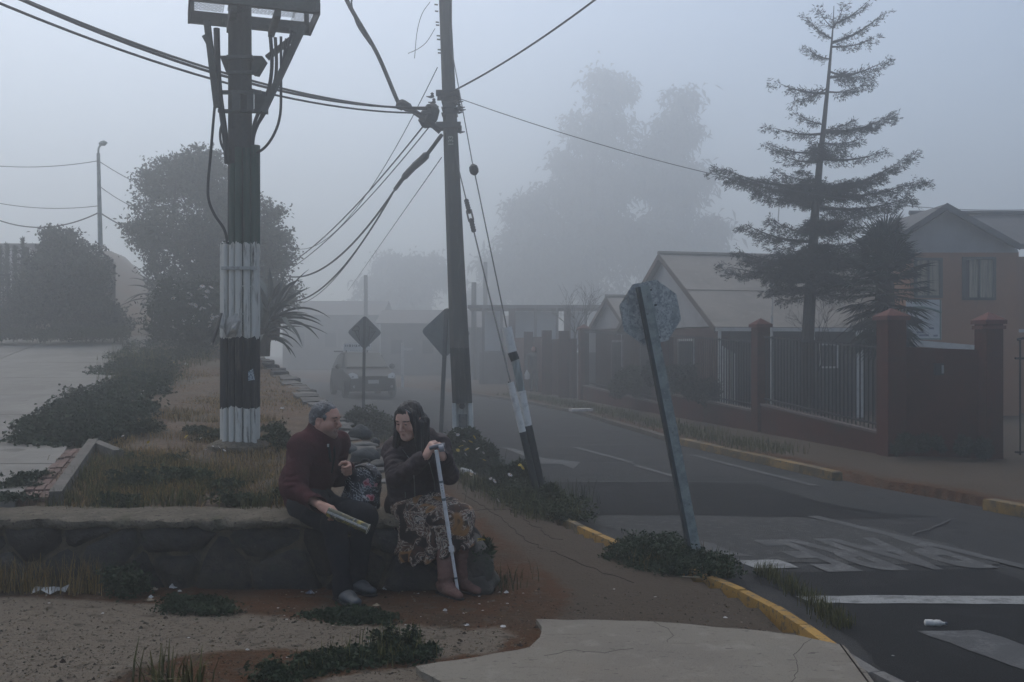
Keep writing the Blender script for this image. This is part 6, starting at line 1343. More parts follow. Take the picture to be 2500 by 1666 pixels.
# ground-hugging weeds on the lower ground
LOWW = [([(395, 1490), (440, 1466), (500, 1468), (560, 1490), (590, 1508), (545, 1508), (450, 1505)], .06, 'flat dark weed mat on the red dirt in front of the wall'), ([(735, 1512), (800, 1502), (880, 1500), (960, 1512), (955, 1522), (860, 1522), (780, 1518)], .045, 'thin weed mat at the gravel edge below the man’s shoes'),
        ([(610, 1668), (700, 1640), (760, 1620), (830, 1605), (900, 1600), (960, 1580), (1040, 1595), (1050, 1612), (980, 1622), (860, 1632), (760, 1655), (700, 1680)], .07, 'row of dark leafy weeds along the gravel and asphalt seam'), ([(200, 1420), (270, 1400), (350, 1425), (360, 1460), (300, 1465), (230, 1440)], .16, 'dark weed clump at the foot of the stone wall'),
        ([(30, 1205), (60, 1190), (100, 1175), (100, 1165), (60, 1178), (20, 1200)], .04, '')]
for poly, h, lab in LOWW[:4]:
    pts = fill_px(poly, 60, rg, lambda a, b: G(a, b, 0)); c = pts[0]; t = thing('weed_mat', lab, 'weeds', c); mound_leaves('foliage', pts, 3400, h, .030, .020, L_weed2, rg, t, spread=.035)
for a, b, h, lab in ((965, 1582, .125, 'tallest bushy weed in the row along the asphalt seam'), (835, 1612, .09, 'rounded weed midway in the row along the asphalt seam'), (770, 1630, .06, 'low weed near the left end of the row along the asphalt seam'), (1010, 1602, .06, 'weed at the right end of the row along the asphalt seam'), (900, 1612, .08, 'pale grassy weed in the row along the asphalt seam')):
    p = G(a, b, 0); t = thing('weed', lab, 'weed', p); pts = [(p.x+rg.normal()*.05, p.y+rg.normal()*.04, 0) for _ in range(8)]; mound_leaves('foliage', pts, 700, h, .032, .02, L_weed2, rg, t, spread=.025); tufts('grass', pts, 60, h*1.2, .006, L_green, rg, None, .05, 'stuff', t)
for a, b, lab in ((55, 1185, 'small flat weed on the upper path beside the brick strip'), (75, 1170, 'flat weed on the upper path joint, farther one'), (30, 1215, 'flat weed at the left end of the wall top')):
    p = on_bank(a, b, .03); t = thing('weed', lab, 'weed', p); mound_leaves('foliage', [(p.x+rg.normal()*.07, p.y+rg.normal()*.05, p.z) for _ in range(8)], 500, .05, .035, .02, L_weed2, rg, t, spread=.04)
gt = G(430, 1700, 0); t = thing('grass_clump', 'clump of long green grass blades at the bottom edge', 'grass', gt); tufts('blades', [(gt.x+rg.normal()*.06, gt.y, 0) for _ in range(9)], 70, .22, .012, L_green, rg, None, .06, 'stuff', t, .8)
wd_ = fill_px([(0, 1300), (100, 1290), (200, 1340), (300, 1400), (200, 1440), (0, 1440)], 30, rg, lambda a, b: G(a, 1440, 0)); tag(tufts('wall_foot_grass', [(p.x, p.y-.06, 0) for p in wd_], 500, .22, .006, L_straw, rg, None, .05), kind='stuff')

# ------------------------------------------------------------------ litter, scraps, pebbles
m_lit = mat('paper_white', (.50, .49, .47), .8, [(25, (.34, .33, .31), .48, .64)], bump=(30, .4)); m_lit_t = mat('paper_tan', (.30, .25, .18), .85, [(25, (.19, .155, .11), .48, .64)], bump=(30, .4)); m_lit_b = mat('foil_blue', (.05, .06, .09), .4, [(40, (.30, .31, .33), .52, .58)], spec=.5)
def scrap(label, px, py, wpx, hpx, m, seed, bank=False, group=None, z0=None, cat='litter'):
    p = on_bank(px, py) if bank else G(px, py, 0); p = Vector((p.x, p.y, p.z if bank else (ground_h(p.x, p.y) if z0 is None else z0))); rr = random.Random(seed); w = wpx/FP*p.y; h = hpx/FP*p.y; n = 9; mb = MB(); V = []
    for ring, f in ((0, 1.0), (1, .55)):
        for k in range(n):
            a = 2*math.pi*k/n; r = rr.uniform(.6, 1.1)*f; V.append((p.x+math.cos(a)*w/2*r, p.y+math.sin(a)*w*.35*r, p.z+.004+rr.uniform(0, 1)*h*(.35 if ring == 0 else .9)))
    V.append((p.x, p.y, p.z+h*rr.uniform(.5, 1)+.004)); mb.add(V, [(k, (k+1) % n, n+(k+1) % n, n+k) for k in range(n)]+[(n+k, n+(k+1) % n, 2*n) for k in range(n)])
    return tag(mb.build('scrap' if wpx < 14 else 'paper_litter', m, sharp=15), label, cat, group)
mb = MB(); pts_ = [G(x, y, 0) for x, y in ((82, 1449), (105, 1447), (128, 1452), (148, 1448), (166, 1446))]; V = []
for i, p in enumerate(pts_): z_ = ground_h(p.x, p.y); V += [(p.x, p.y-.035, z_+.006+.02*(i % 2)), (p.x+.01, p.y, z_+.035+.015*((i+1) % 2)), (p.x, p.y+.05, z_+.008)]
mb.add(V, [(3*i+j, 3*i+3+j, 3*i+4+j, 3*i+1+j) for i in range(4) for j in range(2)]); tag(mb.build('paper_strip', m_lit, sharp=15), 'long crumpled white paper strip on the dirt at the left foot of the stone wall', 'litter')
for px, py, w, h, m, lab in ((168, 1408, 20, 12, m_lit, 'small white crumple caught against the stone wall above the paper strip'), (163, 1428, 15, 14, m_lit, 'white scrap just above the right end of the long paper strip'), (375, 1443, 28, 10, m_lit_t, 'tan crumpled wrapper on the red dirt left of the white crumple'),
    (424, 1440, 24, 16, m_lit, 'white crumpled tissue lying on the red dirt at the wall foot'), (439, 1448, 14, 6, m_lit, 'flat white scrap touching the crumpled tissue'), (368, 1470, 22, 8, m_lit_t, 'tan flat scrap at the edge of the weed clump by the wall'), (369, 1463, 14, 9, m_lit, 'little white scrap above the tan flat one by the weed clump'),
    (757, 1453, 30, 12, m_lit_b, 'blue and silver crisp packet beside the man’s shoe'), (942, 1438, 20, 14, m_lit, 'white crumpled paper ball between the man and the woman'), (920, 1484, 24, 8, m_lit_t, 'pale pebble-like wrapper right of the man’s front shoe'), (1193, 1441, 15, 6, m_lit, 'white scrap on the dirt right of the woman’s boots'), (1237, 1452, 16, 9, m_lit, 'white bent scrap farther right of the woman’s boots'),
    (1087, 1500, 14, 6, m_lit, 'white scrap on the red dirt below the woman’s boot'), (1139, 1531, 14, 5, m_lit, 'white scrap on the red dirt at the gravel edge'), (1228, 1531, 22, 5, m_lit, 'pale strip at the corner of the concrete apron'), (2064, 1487, 14, 6, m_petal_y, 'yellow scrap in the gutter below the stop line'), (604, 1592, 14, 5, m_lit, 'white scrap on the gravel, bottom left'), (1772, 1508, 14, 4, m_lit, 'white scrap on the dark dirt above the concrete apron')):
    scrap(lab, px, py, w, h, m, int(px), z0=ROADZ+.006 if px > 2000 else None)
for px, py, w, h, lab in ((453, 893, 16, 8, 'white paper scrap on the bare bank left of the painted post'), (690, 1000, 16, 7, 'white paper scrap on the bank right of the painted post'), (570, 1165, 26, 8, 'white plastic scrap in the dry grass below the painted post')): scrap(lab, px, py, w, h, m_lit, px, True)
rr = random.Random(77)
for k in range(46):
    px, py = rr.uniform(640, 1330), rr.uniform(1440, 1545)
    if 780 < px < 880 and py < 1490 or 1040 < px < 1150 and py < 1475: continue
    scrap('tiny pale scrap of paper trodden into the red dirt', px, py, rr.uniform(5, 10), 2.2, m_lit if rr.random() < .6 else m_lit_t, 500+k, group='tiny paper scraps on the dirt')
for px, py in ((120, 1480), (250, 1500), (460, 1560), (700, 1610), (900, 1560), (1500, 1440), (1600, 1460), (2180, 1570), (2240, 1632)): scrap('tiny pale scrap lying on its own on the paving', px, py, 9, 2.5, m_lit, px+3, group='tiny scraps on the paving', z0=ROADZ+.006 if px > 2100 else None)
bp_ = G(2280, 1530, ROADZ); bt = thing('plastic_bottle', 'crushed clear-white plastic bottle lying on the road near the crossing stripe', 'bottle', bp_); mb = MB(); mb.lathe([(.012, -.055), (.020, -.05), (.021, -.01), (.017, .0), (.021, .012), (.020, .035), (.009, .052), (.009, .062)], bp_+Vector((0, 0, .021)), (1, -.15, 0), 10); mb.build('bottle', m_lit, bt); mb = MB(); mb.lathe([(.011, .062), (.011, .075)], bp_+Vector((0, 0, .021)), (1, -.15, 0), 8); mb.build('cap', m_lit_b, bt)
bp_ = P(1140, 1153, 12.7); bt = thing('plastic_bottle', 'white plastic bottle thrown into the roadside daisy bush', 'bottle', bp_); mb = MB(); mb.lathe([(.03, -.09), (.042, -.08), (.042, .05), (.016, .085), (.016, .10)], bp_, (1, 0, -.25), 10); mb.build('bottle', m_lit, bt); mb = MB(); mb.lathe([(.019, .10), (.019, .12)], bp_, (1, 0, -.25), 8); mb.build('cap', m_lit, bt)
tw_ = G(1690, 1418, 0); mb = MB(); mb.tube([Vector((tw_.x-.07, tw_.y, .03)), Vector((tw_.x, tw_.y+.01, .022)), Vector((tw_.x+.06, tw_.y-.01, .028))], .004, 5); tag(mb.build('twig', m_lit_t), 'thin pale twig on the path below the leaning octagonal sign', 'twig')
fw_ = G(1418, 1006, 0); mb = MB(); mb.box((fw_.x, fw_.y, .05), (.55, .25, .06), rot=.3); tag(mb.build('cardboard', m_lit), 'pale flattened litter on the far grass verge', 'litter')
# grit and pebbles: far too many to count
rg = np.random.default_rng(91); n = 9000; px = rg.uniform(-60, 2000, n); py = 1440+226*rg.uniform(0, 1, n)**.8
yy = EYE*FP/(py-HY); xx = (px-CX)/FP*yy; ok = (~inside(xx, yy, SLAB)) & (sdist(xx, yy, ROAD) < -.15) & (~((yy > 6.55) & (xx < -.2)))
xx, yy = xx[ok], yy[ok]; s_ = .0035*np.exp(rg.normal(0, .55, len(xx))); zz = np.array([ground_h(a, b) for a, b in zip(xx, yy)])
oc = np.array([(1, 0, 0), (-.2, 1, 0), (-1, -.1, 0), (.1, -1, 0), (.1, .1, .8), (0, 0, -.6)]); ofs = np.array([(0, 1, 4), (1, 2, 4), (2, 3, 4), (3, 0, 4), (1, 0, 5), (2, 1, 5), (3, 2, 5), (0, 3, 5)])
V = (oc[None]*rg.uniform(.6, 1.3, (len(xx), 6, 3)))*s_[:, None, None]; a = rg.uniform(0, 6.28, len(xx)); ca, sa = np.cos(a)[:, None], np.sin(a)[:, None]; V = np.stack([V[..., 0]*ca-V[..., 1]*sa, V[..., 0]*sa+V[..., 1]*ca, V[..., 2]], -1)+np.stack([xx, yy, zz], -1)[:, None]
Fp = (ofs[None]+6*np.arange(len(xx))[:, None, None]).reshape(-1, 3); m_peb = leaf_mat('pebble', (.020, .015, .011), (.17, .145, .115), .95)
tag(np_obj('pebbles', V.reshape(-1, 3), Fp, m_peb, attr={'tone': np.repeat(rg.uniform(0, 1, len(xx))**2.2, 6)}), kind='stuff')
# dry leaf crumbs and stalks on the dirt
n = 1500; px = rg.uniform(0, 1900, n); py = 1445+215*rg.uniform(0, 1, n)**.9; yy = EYE*FP/(py-HY); xx = (px-CX)/FP*yy; ok = (~inside(xx, yy, SLAB)) & (sdist(xx, yy, ROAD) < -.15) & (~((yy > 6.5) & (xx < -.2))); c = np.stack([xx[ok], yy[ok], [ground_h(a, b)+.004 for a, b in zip(xx[ok], yy[ok])]], -1)
d = rg.normal(size=c.shape); d[:, 2] = np.abs(d[:, 2])*.12; V, F, t = leaf_quads(c, .022, .008, rg, None, 0, rg.uniform(0, 1, len(c)), d*4); tag(np_obj('dry_crumbs', V, F, leaf_mat('dry_crumb', (.035, .024, .014), (.17, .125, .075), .95), attr={'tone': t}), kind='stuff')
# ------------------------------------------------------------------ people: smooth distance fields meshed into continuous skins
V3 = lambda *a: np.array(a, float)
class Field:
    def __init__(s, lo, hi, h):
        s.h = h; s.lo = np.array(lo, float); n = np.ceil((np.array(hi)-s.lo)/h).astype(int)+1; s.n = n
        s.ax = [s.lo[i]+h*np.arange(n[i]) for i in range(3)]; s.F = np.full(n, 1e3, np.float32)
    def win(s, lo, hi):
        return tuple(slice(max(0, int((lo[i]-s.lo[i])/s.h)), min(s.n[i], int((hi[i]-s.lo[i])/s.h)+2)) for i in range(3))
    def pts(s, w): return np.meshgrid(s.ax[0][w[0]], s.ax[1][w[1]], s.ax[2][w[2]], indexing='ij', sparse=True)
    def mix(s, w, d, k, op):
        a = s.F[w]; d = d.astype(np.float32)
        if op == 'u':
            if k <= 0: s.F[w] = np.minimum(a, d)
            else: t = np.clip(.5+.5*(a-d)/k, 0, 1); s.F[w] = a*(1-t)+d*t-k*t*(1-t)*(np.abs(a) < 900)
            s.F[w] = np.where(a > 900, d, s.F[w])
        else:
            d = -d
            if k <= 0: s.F[w] = np.maximum(a, d)
            else: t = np.clip(.5-.5*(a-d)/k, 0, 1); s.F[w] = np.where(a > 900, a, a*(1-t)+d*t+k*t*(1-t))
    def cone(s, a, b, ra, rb=None, k=.02, op='u', flat=None):
        a, b = np.array(a, float), np.array(b, float); rb = ra if rb is None else rb; m = max(ra, rb)+k+3*s.h
        w = s.win(np.minimum(a, b)-m, np.maximum(a, b)+m); x, y, z = s.pts(w)
        if min(q.size for q in (x, y, z)) == 0: return s
        d = b-a; L2 = max(d@d, 1e-12); t = np.clip(((x-a[0])*d[0]+(y-a[1])*d[1]+(z-a[2])*d[2])/L2, 0, 1)
        dx, dy, dz = x-a[0]-t*d[0], y-a[1]-t*d[1], z-a[2]-t*d[2]
        if flat is not None:                       # (direction, factor): thinner along a direction
            f = np.array(flat[0], float); f /= np.linalg.norm(f); q = dx*f[0]+dy*f[1]+dz*f[2]; g = 1/flat[1]-1; dx, dy, dz = dx+q*g*f[0], dy+q*g*f[1], dz+q*g*f[2]
        s.mix(w, np.sqrt(dx*dx+dy*dy+dz*dz)-(ra+(rb-ra)*t), k, op); return s
    def ell(s, c, r, M=None, k=.02, op='u'):
        c = np.array(c, float); r = np.array(r, float); m = r.max()+k+3*s.h; w = s.win(c-m, c+m); x, y, z = s.pts(w)
        if min(q.size for q in (x, y, z)) == 0: return s
        dx, dy, dz = x-c[0], y-c[1], z-c[2]; M = np.eye(3) if M is None else M
        u = [dx*M[0, i]+dy*M[1, i]+dz*M[2, i] for i in range(3)]
        k0 = np.sqrt(sum((u[i]/r[i])**2 for i in range(3))); k1 = np.sqrt(sum((u[i]/r[i]**2)**2 for i in range(3)))+1e-9
        s.mix(w, k0*(k0-1)/k1, k, op); return s
    def plane_cut(s, p, n):                        # removes the side the normal points to
        x, y, z = s.pts((slice(None),)*3); n = np.array(n, float); n /= np.linalg.norm(n)
        s.F = np.maximum(s.F, ((x-p[0])*n[0]+(y-p[1])*n[1]+(z-p[2])*n[2]).astype(np.float32)); return s
    def ripple(s, fn, lim=.06):
        ii = np.argwhere(np.abs(s.F) < lim)
        if len(ii) == 0: return s
        p = np.stack([s.ax[j][ii[:, j]] for j in range(3)], -1); s.F[tuple(ii.T)] += fn(p).astype(np.float32); return s
    def mesh(s):
        F = s.F; neg = F < 0; n = s.n; cnt = np.zeros(n-1, np.int8)
        for i in (0, 1):
            for j in (0, 1):
                for k in (0, 1): cnt += neg[i:n[0]-1+i, j:n[1]-1+j, k:n[2]-1+k]
        act = (cnt > 0) & (cnt < 8); id_ = np.full(n-1, -1, np.int64); cells = np.argwhere(act); id_[act] = np.arange(len(cells))
        S = np.zeros((len(cells), 3)); W = np.zeros(len(cells)); cr = [(i, j, k) for i in (0, 1) for j in (0, 1) for k in (0, 1)]
        val = {c: F[cells[:, 0]+c[0], cells[:, 1]+c[1], cells[:, 2]+c[2]] for c in cr}
        for c in cr:
            for a in range(3):
                if c[a]: continue
                e = list(c); e[a] = 1; e = tuple(e); va, vb = val[c], val[e]; m = (va < 0) != (vb < 0); t = np.where(m, va/np.where(m, va-vb, 1), 0)
                q = np.array(c, float)[None].repeat(len(cells), 0); q[:, a] += t; S += q*m[:, None]; W += m
        V = s.lo+s.h*(cells+S/W[:, None]); Q = []
        for a in range(3):
            b, c = (a+1) % 3, (a+2) % 3; sl0 = [slice(None)]*3; sl1 = [slice(None)]*3; sl0[a] = slice(0, n[a]-1); sl1[a] = slice(1, n[a])
            x = neg[tuple(sl0)] != neg[tuple(sl1)]; e = np.argwhere(x); ok = (e[:, b] > 0) & (e[:, c] > 0) & (e[:, b] < n[b]-1) & (e[:, c] < n[c]-1); e = e[ok]
            def cid(db, dc): q = e.copy(); q[:, b] -= db; q[:, c] -= dc; return id_[tuple(q.T)]
            f = np.stack([cid(1, 1), cid(0, 1), cid(0, 0), cid(1, 0)], -1); flip = ~neg[tuple(e.T)]; f[flip] = f[flip][:, ::-1]; Q.append(f)
        return V, np.concatenate(Q)
def frame(fwd, up=(0, 0, 1)):
    f = np.array(fwd, float); f /= np.linalg.norm(f); u = np.array(up, float); u -= f*(u@f); u /= np.linalg.norm(u); r = np.cross(f, u); return np.stack([r, f, u], 1)  # columns: right, forward, up
def head(F, o, M, male, k=.012):
    L = lambda x, y, z: o+M@V3(x, y, z)
    F.ell(L(0, -.012, .045), (.074, .094, .084), M, k); F.ell(L(0, .03, .03), (.066, .062, .075), M, .03)
    w = 1.0 if male else .93
    F.cone(L(-.03*w, .028, -.03), L(-.018, .060, -.080), .042*w, .026, .03); F.cone(L(.03*w, .028, -.03), L(.018, .060, -.080), .042*w, .026, .03)
    F.cone(L(-.052*w, -.005, -.03), L(-.034*w, .035, -.075), .02, .018, .03); F.cone(L(.052*w, -.005, -.03), L(.034*w, .035, -.075), .02, .018, .03)
    F.ell(L(0, .073, -.088), (.020, .016, .016), M, .02)
    F.cone(L(-.036, .078, .036), L(.036, .078, .036), .012 if male else .009, None, .02)
    for s_ in (-1, 1):
        F.ell(L(s_*.031, .098, .016), (.019, .013, .012), M, .012, 'd'); F.ell(L(s_*.031, .078, .014), (.014, .0115, .0105), M, .004)
        F.cone(L(s_*.018, .087, .023), L(s_*.046, .078, .020), .0042, .004, .005); F.ell(L(s_*.040, .062, -.024), (.024, .020, .022), M, .03)
        F.ell(L(s_*.0115, .098, -.026), (.009, .011, .008), M, .008)
        ey = -.016; F.ell(L(s_*.077, ey, .0), (.011, .019, .031), M, .006); F.ell(L(s_*.086, ey+.004, .004), (.008, .010, .017), M, .006, 'd'); F.ell(L(s_*.076, ey+.006, -.026), (.009, .010, .010), M, .006)
    F.cone(L(0, .088, .026), L(0, .112, -.018), .0085, .0125 if male else .011, .012)
    F.cone(L(-.017, .085, -.0525), L(0, .088, -.0505), .0058, .0068, .007); F.cone(L(.017, .085, -.0525), L(0, .088, -.0505), .0058, .0068, .007); F.cone(L(-.013, .086, -.062), L(.013, .086, -.062), .0075, None, .007)
    F.cone(L(0, .098, -.0560), L(-.020, .094, -.0590), .0030, .0022, .003, 'd'); F.cone(L(0, .098, -.0560), L(.020, .094, -.0590), .0030, .0022, .003, 'd')
    return L
def hand(F, wrist, M, side, curl, thumb=(.5, .4), sc=1.0, spread=.05, k=.006):
    """M columns: across (towards the thumb), along the fingers, back of the hand; curl per finger (3 angles)"""
    L = lambda x, y, z: wrist+M@(V3(x, y, z)*sc)
    for x in (-.026, -.009, .009, .026): F.cone(L(x*.75, .005, 0), L(x, .082-.006*abs(x+.002)/.03, .002), .0155*sc, .0125*sc, .012)
    F.cone(L(0, -.02, 0), L(0, .02, 0), .024*sc, .026*sc, .015, flat=(M[:, 2], .78))
    tips = []
    for i, (x, ln) in enumerate(((.029, .92), (.0095, 1.0), (-.0105, .95), (-.029, .76))):
        c = curl[i] if hasattr(curl[0], '__len__') else curl; p = V3(x, .084-.004*i*(i > 1), .002); a = 0; sp = (1.2-i)*spread*.9
        for j, (l_, r_) in enumerate(((.043, .0098), (.027, .0088), (.021, .0078))):
            a -= c[j]; d = V3(math.sin(sp)*math.cos(a), math.cos(a)*math.cos(sp), math.sin(a)); q = p+d*l_*ln
            F.cone(L(*p), L(*q), r_*sc*(.88 if i == 3 else 1), r_*sc*.92*(.88 if i == 3 else 1), .004); p = q
        tips.append(L(*p))
    p = V3(.022, .02, -.006); q = V3(.046, .048, -.018); F.cone(L(*p), L(*q), .0165*sc, .0125*sc, .012)
    a1, a2 = thumb; d1 = V3(math.cos(a1)*.45, math.cos(a1)*.8, -math.sin(a1)); d1 /= np.linalg.norm(d1); r1 = q+d1*.032; F.cone(L(*q), L(*r1), .0115*sc, .0105*sc, .006)
    d2 = d1+V3(-math.sin(a2), 0, -.2); d2 /= np.linalg.norm(d2); F.cone(L(*r1), L(*(r1+d2*.026)), .0102*sc, .0085*sc, .005); return L
PA = lambda px, py, y: np.array(P(px, py, y))
m_skin = mat('skin', (.44, .245, .18), .55, [(30, (.38, .20, .15), .45, .65), (9, (.47, .265, .20), .5, .7)], bump=(160, .15), spec=.35)
m_skin_w = mat('skin_woman', (.54, .335, .265), .55, [(30, (.48, .285, .22), .45, .65)], bump=(160, .12), spec=.35)
for m, beard in ((m_skin, True), (m_skin_w, False)):
    over_attr(m, 'blush', (.30, .125, .095), .1, 1.0)
    if beard: over_attr(m, 'beard', (.155, .110, .092), .15, 1.2)
    over_attr(m, 'lip', (.27, .115, .10), .3, 1.2); over_attr(m, 'brow', (.03, .022, .02), .3, .8); over_attr(m, 'eye', (.035, .028, .026), .4, .8)
def face_attrs(V, o, M):
    q = (V-o)@M; g = lambda c, r: np.clip(1.4-np.linalg.norm((q-V3(*c))/V3(*r), axis=1)*1.0, 0, 1); front = q[:, 1] > .04; A = {}
    A['lip'] = np.maximum(g((0, .09, -.0515), (.016, .02, .005)), g((0, .09, -.061), (.014, .02, .006)))*front
    br = 0; ey = g((0, .094, -.0562), (.018, .012, .0018))
    for s_ in (-1, 1): br = np.maximum(br, np.maximum(g((s_*.028, .086, .037), (.020, .02, .0058)), g((s_*.046, .075, .034), (.012, .02, .005)))); ey = np.maximum(ey, np.maximum(g((s_*.031, .090, .0135), (.0155, .01, .0055)), g((s_*.012, .106, -.033), (.005, .008, .004))))
    A['brow'] = br*front; A['eye'] = ey*front; A['blush'] = .55*np.maximum(np.maximum(g((.045, .08, -.02), (.03, .04, .022)), g((-.045, .08, -.02), (.03, .04, .022))), g((0, .115, -.015), (.016, .02, .018)))*.8  # eye mask also paints shade of nostrils and mouth line into the skin
    A['beard'] = np.clip((-.028-q[:, 2])*30, 0, 1)*np.clip((q[:, 1]-.0)*30, 0, 1)*(np.linalg.norm(q, axis=1) < .16)*.9; return A
def cloth_noise(sc, amp, seed, st=(1, 1, 1), s2=0, a2=0):
    return lambda p: -(fbm(p*sc*np.array(st), seed, 2)*amp*2) - (fbm(p*s2, seed+3, 2)*a2*2 if s2 else 0)
def creases(segs):
    """soft rings of cloth bunching across limbs: (a, b, radius, count, amp)"""
    def fn(p):
        o = np.zeros(len(p))
        for a, b, r, n, amp in segs:
            a, b = np.array(a), np.array(b); d = b-a; L = np.linalg.norm(d); t = ((p-a)@d)/L**2; rad = np.linalg.norm(p-a-np.clip(t, 0, 1)[:, None]*d, axis=1)
            ph = fbm(p*9, 3)*3.4; m = np.clip(1-np.maximum(rad-r*1.35, 0)/.02, 0, 1)*np.clip(np.minimum(t+.1, 1.1-t)*6, 0, 1); o -= .62*amp*m*np.sin(t*n*6.283*(.7+.6*t)+ph*1.6)*np.clip(.5+fbm(p*11, 41)*2.2, 0, 1)
        return o
    return fn

# ---------------- the man in the maroon jacket
MH = PA(795, 1030, 6.80); MM = frame((.94, -.32, -.06), (.03, .02, 1))
M_pel, M_wa, M_ch, M_nk = PA(746, 1216, 6.86), PA(745, 1178, 6.86), PA(766, 1105, 6.84), PA(781, 1058, 6.82)
M_rs, M_re, M_rw = PA(736, 1084, 6.66), PA(720, 1196, 6.52), PA(783, 1234, 6.30)
M_ls, M_le, M_lw = PA(823, 1076, 7.0), PA(826, 1166, 7.02), PA(849, 1137, 6.80)
M_rh, M_rk, M_ra, M_rt = PA(742, 1232, 6.74), PA(816, 1280, 6.40), PA(838, 1432, 6.28), PA(864, 1468, 6.16)
M_lh, M_lk, M_la, M_lt = PA(775, 1232, 6.93), PA(890, 1262, 6.60), PA(868, 1412, 6.54), PA(905, 1443, 6.42)
man = thing('person', 'seated man with short grey hair, maroon zip jacket and dark trousers', 'person', tuple(PA(760, 1230, 6.83)*V3(1, 1, 0)+V3(0, 0, .47)))
F = Field((-1.62, 6.02, -.02), (-.86, 7.2, 1.30), .0046)
L = head(F, MH, MM, True)
F.cone(MH+MM@V3(0, -.025, -.05), M_nk+V3(-.01, 0, -.02), .056, .066, .02); F.cone(M_nk, M_ch, .09, .13, .03); F.cone(M_ch, M_wa, .13, .125, .03); F.cone(M_wa, M_pel, .125, .13, .03); F.cone(M_rs, M_ls, .06, .06, .04)
for a, b, c in ((M_rs, M_re, M_rw), (M_ls, M_le, M_lw)): F.cone(a, b, .050, .040, .02); F.cone(b, c, .040, .026, .02)
for a, b, c, d in ((M_rh, M_rk, M_ra, M_rt), (M_lh, M_lk, M_la, M_lt)): F.cone(a, b, .085, .056, .03); F.cone(b, c, .054, .035, .02)
def hframe(along, back):
    y = np.array(along, float); y /= np.linalg.norm(y); z = np.array(back, float); z -= y*(z@y); z /= np.linalg.norm(z); return y, z
y_, z_ = hframe((.78, -.30, -.42), (.22, -.70, .68)); rhM = np.stack([np.cross(y_, z_)*-1, y_, z_], 1)      # right hand: thumb on the far side
hand(F, M_rw+y_*.012, rhM, 1, (.75, 1.15, .7), (.95, .2), .98, .04)
y_, z_ = hframe((.28, -.90, -.22), (.93, .30, .12)); x_ = np.cross(y_, z_); x_ = x_ if x_[2] > 0 else -x_; lhM = np.stack([x_, y_, z_], 1)
hand(F, M_lw+y_*.01, lhM, -1, ((1.0, 1.45, .8), (1.05, 1.5, .8), (1.1, 1.5, .8), (1.15, 1.5, .8)), (.9, .9), 1.0, .05)
V, Q = F.mesh(); np_obj('body', V, Q, m_skin, man, True, attr=face_attrs(V, MH, MM))
# hair
m_hair_g = mat('grey_hair', (.135, .14, .148), .6, [(14, (.055, .055, .058), .42, .60, (1, 1, 1)), (40, (.33, .34, .35), .60, .72), (70, (.05, .05, .052), .55, .65)], bump=(60, .8))
F = Field(MH-.16, MH+.2, .0038)
F.ell(L(0, -.018, .052), (.083, .100, .089), MM, .0); F.ell(L(0, -.05, -.005), (.074, .064, .07), MM, .03)
for s_ in (-1, 1): F.cone(L(s_*.072, .028, .03), L(s_*.070, .024, -.012), .010, .006, .015)
F.ell(L(0, .135, .020), (.085, .085, .066), MM, .010, 'd')                        # face opening
F.plane_cut(L(0, -.02, -.062), MM@V3(0, .25, -1))
for s_ in (-1, 1): F.ell(L(s_*.088, .002, -.008), (.03, .034, .036), MM, .008, 'd')
F.ell(L(0, .0, -.075), (.075, .075, .05), MM, .01, 'd')
F.ripple(lambda p: -(fbm((p-MH)@MM*np.array([70, 28, 70]), 8, 2)*.0045+fbm((p-MH)@MM*np.array([24, 10, 24]), 18, 2)*.006)); V, Q = F.mesh(); np_obj('hair', V, Q, m_hair_g, man, True)
# jacket
m_maroon = mat('maroon_fleece', (.072, .021, .025), .95, [(4, (.054, .017, .021), .42, .62), (120, (.098, .034, .038), .52, .66), (1.5, (.058, .022, .024), .5, .66)], bump=(170, .8), spec=.1)
m_trim = mat('dark_trim', (.016, .015, .017), .8, bump=(90, .3)); m_zip = mat('zip', (.05, .05, .052), .4, metal=.6)
F = Field((-1.66, 6.3, .40), (-1.02, 7.25, 1.16), .006)
F.cone(M_nk+V3(0, 0, -.045), M_ch, .118, .165, .05); F.cone(M_ch, M_wa+V3(-.005, 0, 0), .168, .162, .05); F.cone(M_wa, M_pel+V3(.02, -.02, .015), .162, .160, .05); F.cone(M_rs+V3(0, 0, -.02), M_ls+V3(0, 0, -.02), .085, .085, .06)
F.ell(M_ch*.4+M_wa*.6+V3(.06, -.03, .0), (.12, .12, .15), None, .06)
F.plane_cut(M_pel+V3(0, 0, -.035), V3(.35, -.25, -1))
for a, b, c in ((M_rs, M_re, M_rw), (M_ls, M_le, M_lw)):
    a = a+V3(0, 0, -.02); cc = c-(c-b)/np.linalg.norm(c-b)*.012; F.cone(a, b, .084, .068, .045); F.cone(b, cc, .068, .049, .03)
    e = (cc-b)/np.linalg.norm(cc-b); F.cone(cc-e*.004, cc+e*.03, .034, .036, .004, 'd')
F.cone(M_nk+V3(-.012, 0, -.01), M_nk+V3(-.008, 0, .035), .092, .080, .02)           # stand collar
F.cone(M_nk+V3(0, 0, .0), M_nk+V3(.012, 0, .12), .071, .078, .004, 'd')
F.ripple(cloth_noise(7, .010, 5, (1, 1, 1), 19, .0035)); F.ripple(creases([(M_rs, M_re, .08, 3.3, .008), (M_re, M_rw, .062, 3.5, .008), (M_ls, M_le, .08, 3, .008), (M_le, M_lw, .06, 3, .007), (M_ch, M_pel, .165, 2.6, .007)]))
V, Q = F.mesh(); jk = np_obj('jacket', V, Q, m_maroon, man, True)
